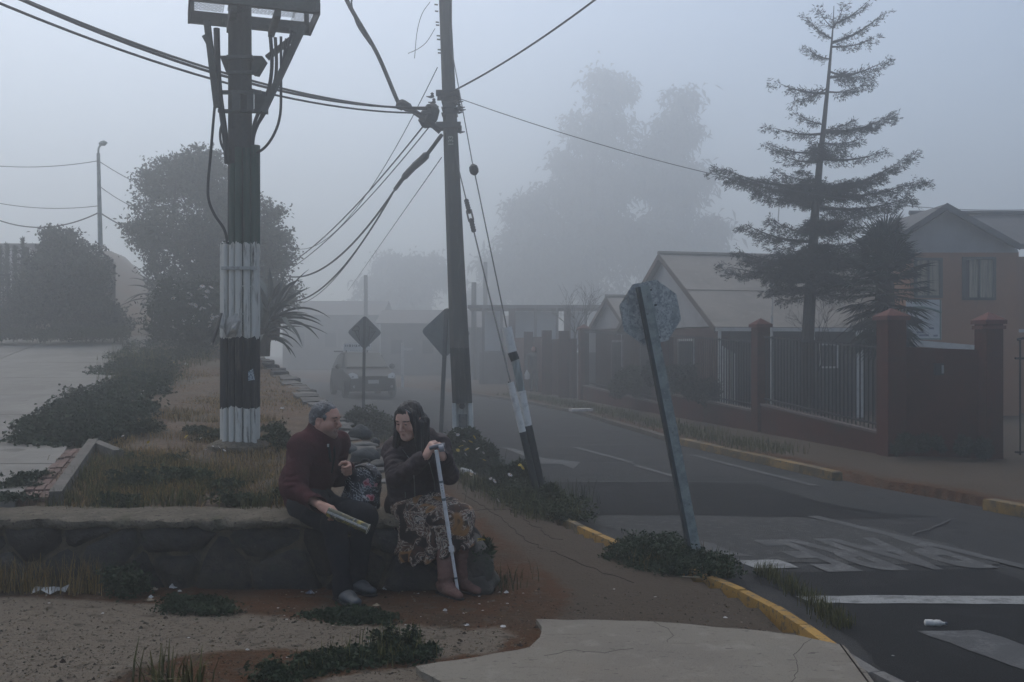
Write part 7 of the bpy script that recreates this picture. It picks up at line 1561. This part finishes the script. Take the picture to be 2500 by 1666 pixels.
mf = frame((.88, -.47, 0)); zl = [M_nk+V3(.075, -.045, .02), M_nk+V3(.098, -.055, -.06), M_ch+V3(.158, -.085, -.01), M_ch*.4+M_wa*.6+V3(.172, -.085, 0), M_wa+V3(.158, -.082, 0), M_pel+V3(.19, -.10, .02)]
mb = MB(); mb.tube(spline(zl, 6), .008, 6); mb.build('zip', m_trim, jk)
pk_ = M_ch+V3(.145, -.10, .0); mb = MB(); mb.tube([pk_+V3(-.02, -.035, .07), pk_+V3(-.012, -.035, .02), pk_+V3(-.004, -.035, -.05)], .009, 6); mb.build('pocket_zip', m_trim, jk); mb = MB(); mb.box(pk_+V3(-.020, -.043, .062), (.012, .012, .02)); mb.build('zip_pull', mat('zip_pull', (.4, .4, .4), .4, metal=.5), jk, smooth=False)
# lighter shirt collar edge in the neck opening
ang_ = np.linspace(1.9, 4.6, 14); mb = MB(); mb.tube([M_nk+V3(-.004, 0, .040)+V3(math.cos(a)*.066, math.sin(a)*.066, .0) for a in ang_], .007, 5); mb.build('shirt_collar', mat('shirt', (.42, .36, .20), .9), man)
# trousers and shoes
m_trou = mat('dark_trousers', (.013, .014, .018), .9, [(5, (.018, .019, .023), .45, .62)], bump=(120, .4), spec=.1)
F = Field((-1.66, 6.1, .0), (-.86, 7.1, .72), .006)
F.cone(M_pel+V3(0, 0, .0), M_pel+V3(.05, -.05, -.01), .150, .145, .03)
for a, b, c in ((M_rh, M_rk, M_ra), (M_lh, M_lk, M_la)): F.cone(a+V3(0, 0, -.0), b, .110, .080, .04); F.cone(b, c+V3(0, 0, .0), .078, .060, .03); F.cone(c+V3(-.01, .02, .03), c+V3(.0, .0, -.035), .058, .062, .03)
F.plane_cut((0, 0, .03), (0, 0, -1)); F.ripple(cloth_noise(6, .010, 9)); F.ripple(creases([(M_rk, M_ra, .07, 3.0, .006), (M_lk, M_la, .07, 3.0, .006), (M_rh, M_rk, .1, 2.5, .006), (M_lh, M_lk, .1, 2.5, .006)]))
V, Q = F.mesh(); np_obj('trousers', V, Q, m_trou, man, True)
m_shoe = mat('grey_blue_shoe', (.040, .048, .055), .45, [(9, (.03, .036, .042), .45, .6)], bump=(40, .2), spec=.5); m_sole = mat('shoe_sole', (.013, .013, .014), .8)
def shoe(an, toe, parent, m, w=.046):
    d = (toe-an)*V3(1, 1, 0); d /= np.linalg.norm(d); z0 = .0; hl = an*V3(1, 1, 0)-d*.06; tp = hl+d*.275
    F = Field(np.minimum(hl, tp)-.09+V3(0, 0, .06), np.maximum(hl, tp)+V3(.09, .09, .2), .0055); lat = np.cross(d, [0, 0, 1])
    F.cone(hl+V3(0, 0, .045), hl+d*.13+V3(0, 0, .045), .041, .048, .02, flat=([0, 0, 1], .9)); F.cone(hl+d*.12+V3(0, 0, .042), tp-d*.045+V3(0, 0, .034), w, .038, .03, flat=([0, 0, 1], .72)); F.cone(hl+d*.03+V3(0, 0, .06), an+V3(0, 0, .02), .042, .045, .03)
    F.plane_cut((0, 0, .012), (0, 0, -1)); F.plane_cut((0, 0, an[2]+.05), (0, 0, 1)); V, Q = F.mesh(); s_ = np_obj('shoe', V, Q, m, parent, True)
    F = Field(np.minimum(hl, tp)-.08+V3(0, 0, .05), np.maximum(hl, tp)+V3(.08, .08, .1), .0055); F.cone(hl+V3(0, 0, .02), hl+d*.13+V3(0, 0, .02), .044, .050, .01, flat=([0, 0, 1], .9)); F.cone(hl+d*.13+V3(0, 0, .02), tp-d*.04+V3(0, 0, .02), .050, .042, .01)
    F.plane_cut((0, 0, .018), (0, 0, 1)); F.plane_cut((0, 0, .0), (0, 0, -1)); V, Q = F.mesh(); np_obj('sole', V, Q, m_sole, s_, True)
shoe(M_ra, M_rt, man, m_shoe); shoe(M_la, M_lt, man, m_shoe)
# rolled magazine in his right hand
ma, mz_ = PA(800, 1249, 6.245), PA(899, 1292, 6.20); d = (mz_-ma); Lm = np.linalg.norm(d); d /= Lm
mag = thing('magazine', 'rolled glossy magazine with yellow and dark cover held in the man’s right hand', 'magazine', tuple((ma+mz_)/2))
def mag_mat():
    m = mat('magazine_cover', (.10, .09, .05), .45, [(16, (.34, .26, .03), .50, .58), (26, (.02, .024, .024), .52, .60), (34, (.40, .38, .33), .62, .67), (11, (.05, .065, .06), .56, .64), (60, (.25, .14, .10), .64, .7)], spec=.5); return m
up_ = np.cross(d, [0.2, -1, 0]); up_ /= np.linalg.norm(up_); sd_ = np.cross(d, up_); V, Fq = [], []
nr, nsg = 30, 16                                       # a spiral roll: outer turn and the loose inner end
for j in range(nsg+1):
    for i in range(nr+1):
        a = 2*math.pi*1.35*i/nr; r = .029-.0062*i/nr; V.append(ma+d*(Lm*j/nsg)+up_*(math.cos(a)*r*1.08)+sd_*(math.sin(a)*r*.72))
for j in range(nsg):
    for i in range(nr): Fq.append((j*(nr+1)+i, j*(nr+1)+i+1, (j+1)*(nr+1)+i+1, (j+1)*(nr+1)+i))
np_obj('cover', np.array(V), np.array(Fq), mag_mat(), mag, True)
mb = MB(); mb.tube([ma+d*.004, mz_-d*.006], .0195, 14); o = mb.build('pages', mat('page_edges', (.40, .39, .36), .8, [(90, (.22, .21, .20), .5, .6)]), mag); 
mb = MB(); mb.tube([mz_+up_*(math.cos(a)*.0315)+sd_*(math.sin(a)*.021) for a in np.linspace(0, 6.28, 20)], .0025, 4); mb.build('cover_edge', mat('cover_edge', (.45, .43, .36), .6), mag)

# ---------------- the woman with the crutch
WH = PA(1000, 1030, 6.60); WM = frame((-.46, -.83, -.30), (-.06, -.12, 1))
W_pel, W_wa, W_ch, W_nk = PA(1008, 1222, 6.84), PA(1008, 1180, 6.84), PA(1012, 1115, 6.77), PA(1012, 1072, 6.71)
W_rs, W_re, W_rw = PA(962, 1092, 6.70), PA(970, 1166, 6.52), PA(1040, 1114, 6.38)
W_ls, W_le, W_lw = PA(1070, 1082, 6.82), PA(1096, 1158, 6.66), PA(1081, 1116, 6.42)
W_rk, W_ra, W_rt = PA(1074, 1272, 6.52), PA(1089, 1428, 6.43), PA(1119, 1457, 6.31)
W_lk, W_la, W_lt = PA(1126, 1262, 6.58), PA(1130, 1415, 6.55), PA(1158, 1443, 6.45)
woman = thing('person', 'seated woman with long dark hair, dark jacket and patterned brown skirt', 'person', tuple(W_pel*V3(1, 1, 0)+V3(0, 0, .47)))
F = Field((-.95, 6.2, -.02), (-.2, 7.05, 1.28), .0046)
L = head(F, WH, WM, False)
F.cone(WH+WM@V3(0, -.03, -.05), W_nk+V3(0, .01, -.03), .050, .058, .02); F.cone(W_nk, W_ch, .08, .125, .03); F.cone(W_ch, W_wa, .125, .13, .03); F.cone(W_wa, W_pel, .13, .14, .03); F.cone(W_rs, W_ls, .05, .05, .04)
for a, b, c in ((W_rs, W_re, W_rw), (W_ls, W_le, W_lw)): F.cone(a, b, .045, .038, .02); F.cone(b, c, .038, .024, .02)
for s_, b, c, d in ((-.07, W_rk, W_ra, W_rt), (.07, W_lk, W_la, W_lt)): F.cone(W_pel+V3(s_, -.05, -.02), b, .085, .058, .03); F.cone(b, c, .052, .034, .02)
HT = PA(1064, 1092, 6.315)
y_, z_ = hframe((.50, -.10, .86), (-.62, -.70, .30)); x_ = np.cross(y_, z_); x_ = x_ if x_[1] < 0 else -x_; whM = np.stack([-x_, y_, z_], 1)
hand(F, W_rw+y_*.010, whM, 1, (1.05, 1.05, .55), (.5, .4), .90, .05)
y_, z_ = hframe((-.25, -.12, .95), (.42, -.35, .25)); x_ = np.cross(y_, z_); x_ = x_ if x_[1] > 0 else -x_; whM2 = np.stack([-x_, y_, z_], 1)
hand(F, W_lw+y_*.008, whM2, -1, (1.0, 1.1, .6), (.5, .4), .88, .05)
V, Q = F.mesh(); np_obj('body', V, Q, m_skin_w, woman, True, attr=face_attrs(V, WH, WM))
m_hair_d = mat('dark_hair', (.013, .0105, .0105), .42, [(30, (.030, .025, .025), .5, .66, (1, 1, .12))], bump=(110, 1.0, (1, 1, .08)), spec=.4)
F = Field(WH-V3(.22, .2, .34), WH+V3(.22, .22, .2), .0042)
F.ell(L(0, -.018, .050), (.082, .100, .089), WM, .0); F.ell(L(0, -.055, -.04), (.080, .06, .11), WM, .04)
for s_ in (-1, 1):
    F.cone(L(s_*.060, .040, .072), L(s_*.080, .024, -.02), .020, .018, .03)
    for dx_, dy_, ln_ in ((.0, .028, 1.0), (.010, .0, 1.15), (-.006, -.03, 1.1), (.012, -.05, 1.2), (-.012, .040, .8)):       # locks hanging straight down over the shoulders
        a_ = L(s_*(.078+dx_*.5), dy_, -.01); F.cone(a_, a_+V3(s_*-.012+dx_*.6*s_, -.012, -.17*ln_), .024, .013, .018)
    F.cone(L(s_*.05, -.07, -.02), L(s_*.05, -.07, -.17), .045, .03, .04)
F.cone(L(.012, .064, .112), L(-.070, .050, .02), .014, .014, .02); F.cone(L(.012, .064, .112), L(.076, .046, .02), .014, .014, .02)
F.ell(L(0, .128, -.018), (.061, .085, .100), WM, .010, 'd'); F.ell(L(0, .10, -.12), (.055, .09, .07), WM, .012, 'd'); F.cone(L(.012, .10, .150), L(.010, .03, .160), .008, .006, .012, 'd')
F.ripple(lambda p: -(fbm((p-WH)*np.array([85, 85, 9]), 8, 2)*.007+fbm((p-WH)*np.array([30, 30, 4]), 15, 2)*.010)); V, Q = F.mesh(); hr = np_obj('hair', V, Q, m_hair_d, woman, True)
mb = MB(); q0 = L(-.045, .080, .098); mb.tube([L(-.030, .066, .112), L(-.046, .062, .100), L(-.060, .054, .084)], [.003, .005, .003], 6); mb.build('hair_bar', mat('hair_bar', (.25, .25, .26), .3, metal=.4), hr)  # thin pale metallic bar lying on the hair
m_plum = mat('plum_quilted', (.038, .027, .028), .75, [(4, (.050, .036, .037), .45, .62), (60, (.026, .020, .021), .55, .68)], bump=(60, .5), spec=.25)
F = Field((-.98, 6.22, .40), (-.26, 7.08, 1.12), .006)
F.cone(W_nk+V3(0, 0, -.03), W_ch, .112, .160, .05); F.cone(W_ch, W_wa, .160, .168, .05); F.cone(W_wa, W_pel+V3(0, -.01, .0), .168, .182, .05); F.cone(W_rs+V3(.01, 0, -.02), W_ls+V3(-.01, 0, -.02), .080, .080, .06)
for a, b, c in ((W_rs, W_re, W_rw), (W_ls, W_le, W_lw)):
    a = a+V3(0, 0, -.02); cc = c-(c-b)/np.linalg.norm(c-b)*.018; F.cone(a, b, .078, .066, .04); F.cone(b, cc, .066, .047, .03); e = (cc-b)/np.linalg.norm(cc-b); F.cone(cc-e*.004, cc+e*.03, .031, .034, .004, 'd')
F.cone(W_nk+V3(-.075, .02, -.01), W_nk+V3(-.035, -.075, -.035), .040, .036, .03); F.cone(W_nk+V3(.075, .03, .0), W_nk+V3(.035, -.075, -.035), .040, .036, .03); F.cone(W_nk+V3(-.075, .04, 0), W_nk+V3(.075, .05, .01), .048, .05, .03)  # folded collar and hood
F.cone(W_nk+V3(.09, .05, .02), W_nk+V3(.05, .10, .0), .05, .06, .04)
F.plane_cut(W_pel+V3(0, 0, -.055), V3(-.10, -.18, -1)); F.ripple(cloth_noise(7, .009, 5, (1, 1, 1), 18, .004))
F.ripple(creases([(W_rs, W_re, .075, 4, .008), (W_re, W_rw, .06, 4.5, .008), (W_ls, W_le, .075, 4, .008), (W_le, W_lw, .06, 4, .008), (W_ch, W_pel, .165, 4.0, .005)])); V, Q = F.mesh(); wj = np_obj('jacket', V, Q, m_plum, woman, True)
m_zipm = mat('zip_metal', (.16, .155, .15), .4, metal=.6)
for path in ([(1047, 1128, 6.55), (1053, 1150, 6.60), (1061, 1185, 6.61), (1062, 1232, 6.61)], [(1010, 1160, 6.595), (1012, 1190, 6.60), (1013, 1220, 6.59), (1015, 1243, 6.60)]):
    pts = [PA(*p) for p in path]; out = []
    for p in spline(pts, 8):                            # laid on the jacket's own surface
        v = np.array(p); ray = Vector(v-np.array([0, 0, EYE])).normalized(); hit = jk and wj.ray_cast(Vector((0, 0, EYE))-OFF[woman.name], ray)
        out.append(hit[1]+OFF[woman.name]-ray*.003 if hit[0] else p)
    mb = MB(); mb.tube(out, .0035, 5); mb.build('zip', m_zipm, wj)
for a, b in (((989, 1202), (990, 1216)), ((983, 1098), (998, 1118))):
    out = []
    for t in np.linspace(0, 1, 5):
        ray = Vector(P(a[0]+(b[0]-a[0])*t, a[1]+(b[1]-a[1])*t, 6.5))-Vector((0, 0, EYE)); ray.normalize(); hit = wj.ray_cast(Vector((0, 0, EYE))-OFF[woman.name], ray)
        if hit[0]: out.append(hit[1]+OFF[woman.name]-ray*.003)
    if len(out) > 1: mb = MB(); mb.tube(out, .003, 5); mb.build('pocket_zip', m_zipm, wj)
# skirt
def skirt_mat():
    m = bpy.data.materials.new('patterned_skirt'); m.use_nodes = True; N, Lk = m.node_tree.nodes, m.node_tree.links; bs = N['Principled BSDF']; bs.inputs['Roughness'].default_value = .8; bs.inputs['Specular IOR Level'].default_value = .2
    tc = N.new('ShaderNodeTexCoord'); n1 = N.new('ShaderNodeTexNoise'); n1.inputs['Scale'].default_value = 14; n1.inputs['Detail'].default_value = 4; n1.inputs['Distortion'].default_value = 1.1; Lk.new(tc.outputs['Object'], n1.inputs['Vector'])
    r1 = N.new('ShaderNodeValToRGB'); e = r1.color_ramp; e.interpolation = 'LINEAR'
    st = [(.30, (.015, .011, .010)), (.40, (.05, .026, .018)), (.43, (.10, .05, .033)), (.455, (.46, .41, .34)), (.485, (.06, .034, .024)), (.52, (.15, .068, .042)), (.55, (.46, .41, .35)), (.585, (.022, .016, .014)), (.66, (.07, .036, .025))]
    while len(e.elements) < len(st): e.elements.new(.5)
    for el, (p, c) in zip(e.elements, st): el.position = p; el.color = (*c, 1)
    Lk.new(n1.outputs['Fac'], r1.inputs[0]); n2 = N.new('ShaderNodeTexNoise'); n2.inputs['Scale'].default_value = 7; n2.inputs['Detail'].default_value = 1; n2.inputs['Distortion'].default_value = .6; Lk.new(tc.outputs['Object'], n2.inputs['Vector'])
    def lay(cur, lo, hi, c):
        mr = N.new('ShaderNodeMapRange'); mr.inputs[1].default_value = lo; mr.inputs[2].default_value = hi; Lk.new(n2.outputs['Fac'], mr.inputs[0]); mx = N.new('ShaderNodeMix'); mx.data_type = 'RGBA'; Lk.new(mr.outputs[0], mx.inputs[0]); Lk.new(cur, mx.inputs[6]); mx.inputs[7].default_value = (*c, 1); return mx.outputs[2]
    cur = lay(r1.outputs[0], .60, .67, (.25, .125, .045)); cur = lay(cur, .71, .74, (.05, .028, .02)); cur = lay(cur, .43, .39, (.024, .016, .014)); Lk.new(cur, bs.inputs['Base Color'])
    n3 = N.new('ShaderNodeTexNoise'); n3.inputs['Scale'].default_value = 200; bp = N.new('ShaderNodeBump'); bp.inputs['Strength'].default_value = .2; Lk.new(tc.outputs['Object'], n3.inputs['Vector']); Lk.new(n3.outputs['Fac'], bp.inputs['Height']); Lk.new(bp.outputs[0], bs.inputs['Normal']); return m
F = Field((-.90, 6.26, .06), (-.14, 7.0, .70), .006)
F.cone(W_pel+V3(-.06, -.02, -.02), W_rk+V3(0, .01, .0), .130, .085, .05); F.cone(W_pel+V3(.07, 0, -.02), W_lk+V3(0, .01, .0), .130, .082, .05); F.cone(W_rk, W_lk, .075, .075, .05)
top = [PA(985, 1248, 6.70), PA(1008, 1256, 6.62), PA(1040, 1262, 6.55), PA(1074, 1268, 6.50), PA(1102, 1268, 6.53), PA(1132, 1264, 6.56)]; bot = [PA(980, 1345, 6.60), PA(1006, 1385, 6.53), PA(1040, 1385, 6.50), PA(1074, 1365, 6.47), PA(1104, 1348, 6.50), PA(1142, 1338, 6.52)]
sp_t, sp_b = spline(top, 4), spline(bot, 4)
for a, b in zip(sp_t, sp_b): F.cone(a, b, .050, .036, .05)
F.cone(bot[0], bot[5], .04, .04, .04); F.plane_cut(PA(1004, 1376, 6.54), V3(-.12, 0, -1)); F.plane_cut(PA(1080, 1357, 6.48), V3(.34, .0, -1))
F.ripple(cloth_noise(8, .008, 15, (1, 1, .5))); F.ripple(lambda p: -np.clip((.56-p[:, 2])*4, 0, 1)*.010*np.sin((p[:, 0]-p[:, 1]*.5)*58+fbm(p*5, 4)*4))
F.ripple(creases([(W_pel, (W_rk+W_lk)/2, .12, 2.5, .006)])); V, Q = F.mesh(); np_obj('skirt', V, Q, skirt_mat(), woman, True)
# boots
m_boot = mat('tan_boot', (.175, .095, .075), .8, [(7, (.14, .075, .060), .42, .62), (40, (.21, .12, .096), .56, .7)], bump=(50, .5), spec=.25)
for kn, an, toe in ((W_rk, W_ra, W_rt), (W_lk, W_la, W_lt)):
    d = (toe-an)*V3(1, 1, 0); d /= np.linalg.norm(d); hl = an*V3(1, 1, 0)-d*.055; tp = hl+d*.245; topb = an+(kn-an)*.62
    F = Field(np.minimum(np.minimum(hl, tp), topb*V3(1, 1, 0))-V3(.1, .1, .02), np.maximum(np.maximum(hl, tp), topb*V3(1, 1, 0))+V3(.1, .1, .40), .0052)
    F.cone(hl+V3(0, 0, .055), hl+d*.11+V3(0, 0, .05), .040, .044, .02); F.cone(hl+d*.10+V3(0, 0, .046), tp-d*.04+V3(0, 0, .034), .043, .030, .03, flat=([0, 0, 1], .78)); F.cone(hl+d*.035+V3(0, 0, .06), an+V3(0, 0, .05), .043, .046, .03); F.cone(an+V3(0, 0, .05), topb, .046, .053, .03)
    F.plane_cut((0, 0, .014), (0, 0, -1)); F.ripple(creases([(hl+d*.03+V3(0, 0, .05), topb, .055, 5.5, .007)])); F.ripple(cloth_noise(14, .005, 7)); V, Q = F.mesh(); bt = np_obj('boot', V, Q, m_boot, woman, True)
    F = Field(np.minimum(hl, tp)-V3(.07, .07, .02), np.maximum(hl, tp)+V3(.07, .07, .05), .005); F.cone(hl+V3(0, 0, .012), hl+d*.12+V3(0, 0, .012), .041, .046, .01); F.cone(hl+d*.12+V3(0, 0, .012), tp-d*.035+V3(0, 0, .012), .046, .033, .01); F.plane_cut((0, 0, .018), (0, 0, 1)); F.plane_cut((0, 0, .0), (0, 0, -1)); V, Q = F.mesh(); np_obj('sole', V, Q, m_sole, bt, True)
# crutch
CT, CB = HT, PA(1119, 1452, 6.375); d = (CB-CT)/np.linalg.norm(CB-CT); CB = CT+d*((CT[2]-.0)/-d[2]); Lc = np.linalg.norm(CB-CT)
cr = thing('crutch', 'white adjustable walking crutch held upright by the woman, grey grip on top', 'crutch', tuple(CB))
m_cw = mat('crutch_white', (.62, .62, .63), .4, [(20, (.5, .5, .51), .5, .65)], spec=.4); m_cg = mat('crutch_grey', (.13, .14, .155), .5, spec=.3)
C2 = lambda f: CT+d*(Lc*f)
mb = MB(); mb.tube([C2(.02), C2(.60)], .0125, 10); mb.build('upper_tube', m_cw, cr); mb = MB(); mb.tube([C2(.60), C2(.985)], .0098, 10); mb.build('lower_tube', m_cw, cr)
for f0, f1, r, m in ((.22, .235, .0145, m_cg), (.335, .352, .015, m_cg), (.655, .69, .017, m_cw), (.86, .872, .0115, m_cg), (.975, 1.0, .015, m_cg)): mb = MB(); mb.tube([C2(f0), C2(f1)], r, 10); mb.build('collar' if f1 < 1 else 'rubber_tip', m, cr)
for f in (.25, .268, .286): mb = MB(); mb.lathe([(.003, 0), (.003, .004)], C2(f)+V3(0, -.0125, 0), (0, -1, 0), 6); mb.build('pin_hole', m_sole, cr)
ga, gb2 = PA(1048, 1095, 6.335), PA(1086, 1087, 6.335); mb = MB(); mb.tube([ga, (ga+gb2)/2+V3(0, 0, .004), gb2], [.012, .014, .016], 10); mb.build('grip', m_cg, cr)
mb = MB(); mb.tube([PA(1072, 1096, 6.315), PA(1084, 1094, 6.315)], [.022, .024], 10); mb.build('grip_end', mat('grip_pale', (.24, .25, .28), .5), cr)
# ---------------- floral backpack standing on the wall between them
bc = PA(884, 1196, 6.93); BM = frame((-.12, -.98, .18), (.10, .2, 1)); bp = thing('backpack', 'black backpack printed with red flowers standing on the wall between two people', 'backpack', tuple(bc*V3(1, 1, 0)+V3(0, 0, .48)))
def bag_mat():
    m = mat('floral_print', (.012, .013, .018), .45, bump=(30, .4), spec=.4); N, Lk = m.node_tree.nodes, m.node_tree.links; tc = N.new('ShaderNodeTexCoord'); cur = col_out(m)
    def op(o, a, b=None):
        n = N.new('ShaderNodeMath'); n.operation = o
        for i, x in enumerate((a, b)):
            if x is None: continue
            if isinstance(x, (int, float)): n.inputs[i].default_value = x
            else: Lk.new(x, n.inputs[i])
        return n.outputs[0]
    def mixc(cur, f, c): mx = N.new('ShaderNodeMix'); mx.data_type = 'RGBA'; Lk.new(f, mx.inputs[0]); Lk.new(cur, mx.inputs[6]); mx.inputs[7].default_value = (*c, 1); return mx.outputs[2]
    for sc, rot, lo, c in ((24, (.4, .3, .9), .84, (.26, .28, .30)), (28, (1.2, .6, -.7), .86, (.16, .19, .21)), (20, (0, 1.1, .2), .88, (.34, .35, .36))):     # leaf sprays: wavy bands seen only inside patches
        mp = N.new('ShaderNodeMapping'); mp.inputs['Rotation'].default_value = rot; Lk.new(tc.outputs['Object'], mp.inputs[0]); w = N.new('ShaderNodeTexWave'); w.inputs['Scale'].default_value = sc; w.inputs['Distortion'].default_value = 5; w.inputs['Detail'].default_value = 2; w.inputs['Detail Scale'].default_value = 3; Lk.new(mp.outputs[0], w.inputs['Vector'])
        n = N.new('ShaderNodeTexNoise'); n.inputs['Scale'].default_value = 14; n.inputs['Detail'].default_value = 1; Lk.new(mp.outputs[0], n.inputs['Vector']); cur = mixc(cur, op('MULTIPLY', op('GREATER_THAN', w.outputs['Fac'], lo), op('GREATER_THAN', n.outputs['Fac'], .56)), c)
    n = N.new('ShaderNodeTexNoise'); n.inputs['Scale'].default_value = 40; n.inputs['Detail'].default_value = 2; Lk.new(tc.outputs['Object'], n.inputs['Vector'])
    for px, py, r in ((896, 1180, .026), (923, 1184, .026), (905, 1216, .022), (880, 1172, .016), (886, 1235, .013)):
        c = PA(px, py, 6.845)-np.array(OFF[bp.name]); vm = N.new('ShaderNodeVectorMath'); vm.operation = 'DISTANCE'; Lk.new(tc.outputs['Object'], vm.inputs[0]); vm.inputs[1].default_value = tuple(c); dd = op('ADD', vm.outputs['Value'], op('MULTIPLY', op('SUBTRACT', n.outputs['Fac'], .5), .05))
        cur = mixc(cur, op('LESS_THAN', dd, r*1.25), (.42, .20, .23)); cur = mixc(cur, op('LESS_THAN', dd, r*.85), (.30, .025, .045))
    Lk.new(cur, N['Principled BSDF'].inputs['Base Color']); return m
m_bag = bag_mat(); F = Field(bc-.27, bc+.27, .0055); BL = lambda x, y, z_: bc+BM@V3(x, y, z_)
F.cone(BL(-.055, 0, -.085), BL(.055, 0, -.085), .085, .085, .03, flat=(BM[:, 1], .85)); F.cone(BL(-.045, -.005, .07), BL(.045, -.005, .07), .078, .078, .09, flat=(BM[:, 1], .8)); F.cone(BL(0, 0, -.05), BL(0, 0, .085), .115, .095, .06, flat=(BM[:, 1], .72)); F.cone(BL(-.05, .06, -.09), BL(.05, .06, -.09), .050, .050, .03)
F.plane_cut((0, 0, .478), (0, 0, -1)); F.ripple(cloth_noise(11, .010, 5, (1, 1, 1), 28, .004)); V, Q = F.mesh(); bgo = np_obj('bag', V, Q, m_bag, bp, True)
m_strap = mat('bag_strap', (.014, .014, .016), .7, [(30, (.10, .11, .115), .62, .68)], bump=(60, .3))
mb = MB(); mb.tube(spline([BL(-.02, -.02, .165), BL(-.015, -.03, .205), BL(.03, -.03, .205), BL(.045, -.02, .160)], 6), .009, 6); mb.build('handle', m_strap, bp)
mb = MB(); mb.tube(spline([BL(-.10, .045, .06), BL(-.06, .068, .135), BL(.02, .06, .16), BL(.085, .045, .10), BL(.115, .035, -.02)], 8), .007, 6); mb.build('zip', m_strap, bp)
mb = MB(); mb.tube(spline([BL(.03, -.03, .18), BL(.09, -.05, .16), BL(.13, -.06, .04), BL(.12, -.05, -.08)], 8), .013, 6); mb.build('strap', m_strap, bp)
# ---------------- two walkers in the fog
m_fogc = [mat('walker_cloth', (.02, .021, .026), .9), mat('walker_cloth_brown', (.035, .025, .022), .9)]
for i, (px, lab, hgt, ph) in enumerate(((1303, 'person in dark clothes walking in the fog, left of the two, carrying something pale', 1.68, .2), (1340, 'person in dark clothes walking in the fog, right of the two', 1.62, -.2))):
    y0 = 36.5+i*.3; b = P(px, 955, y0); b = np.array([b.x, y0, 0]); t = thing('person', lab, 'person', tuple(b), 'people walking in the fog'); s_ = hgt/1.7
    F = Field(b-V3(.45, .45, .02), b+V3(.45, .45, 1.8), .014); q = lambda x, y, z_: b+V3(x, y, z_)*s_
    F.ell(q(0, 0, 1.57), (.085, .10, .12), None, .02); F.cone(q(0, .01, 1.4), q(0, 0, 1.5), .06, .055, .02); F.cone(q(-.13, 0, 1.36), q(.13, 0, 1.36), .085, .085, .05); F.cone(q(0, 0, 1.28), q(0, 0, .92), .15, .15, .05); F.cone(q(-.07, 0, .92), q(.07, 0, .92), .12, .12, .04)
    for sd_ in (-1, 1):
        F.cone(q(sd_*.09, 0, .88), q(sd_*.10, -sd_*ph-.04, .48), .09, .065, .03); F.cone(q(sd_*.10, -sd_*ph-.04, .48), q(sd_*.10, -sd_*ph*1.1+.04, .07), .062, .045, .02); F.cone(q(sd_*.10, -sd_*ph*1.1+.05, .05), q(sd_*.10, -sd_*ph*1.1-.12, .04), .045, .04, .02)
        F.cone(q(sd_*.21, 0, 1.36), q(sd_*.27, .03+sd_*ph*.3, 1.08), .06, .05, .03); F.cone(q(sd_*.27, .03+sd_*ph*.3, 1.08), q(sd_*.25, -.10, .86), .048, .035, .02); F.ell(q(sd_*.25, -.12, .80), (.035, .03, .06), None, .02)
    V, Q = F.mesh(); np_obj('body', V, Q, m_fogc[i], t, True)
    mb = MB(); mb.lathe([(.02, -.10), (.075, -.05), (.085, .02), (.06, .09), (.02, .12)], q(0, -.035, 1.555), (0, 0, 1), 10); mb.build('face', m_skin, t)
    if i == 0:
        o = thing('carrier_bag', 'pale bag carried by the left walker in the fog', 'bag', tuple(q(-.25, -.14, .78))); mb = MB(); mb.lathe([(.02, 0), (.05, -.05), (.10, -.16), (.09, -.32), (.03, -.34)], q(-.25, -.14, .80), (0, 0, 1), 8); mb.build('bag', m_white, o); mb = MB(); mb.tube([q(-.25, -.14, .82), q(-.25, -.14, .72)], .012, 5); mb.build('handle', m_white, o)
# ------------------------------------------------------------------ haze
hm = bpy.data.materials.new('haze_air'); hm.use_nodes = True; hn = hm.node_tree
hn.nodes.remove(hn.nodes['Principled BSDF'])
pv = hn.nodes.new('ShaderNodeVolumePrincipled'); pv.inputs['Color'].default_value = (.91, .945, .96, 1); pv.inputs['Density'].default_value = .0172
pv.inputs['Anisotropy'].default_value = .76
hn.links.new(pv.outputs[0], hn.nodes['Material Output'].inputs['Volume'])
hb = MB(); hb.box((0, 85, 17.5), (330, 250, 38)); ho = hb.build('haze', hm, smooth=False, kind='stuff')
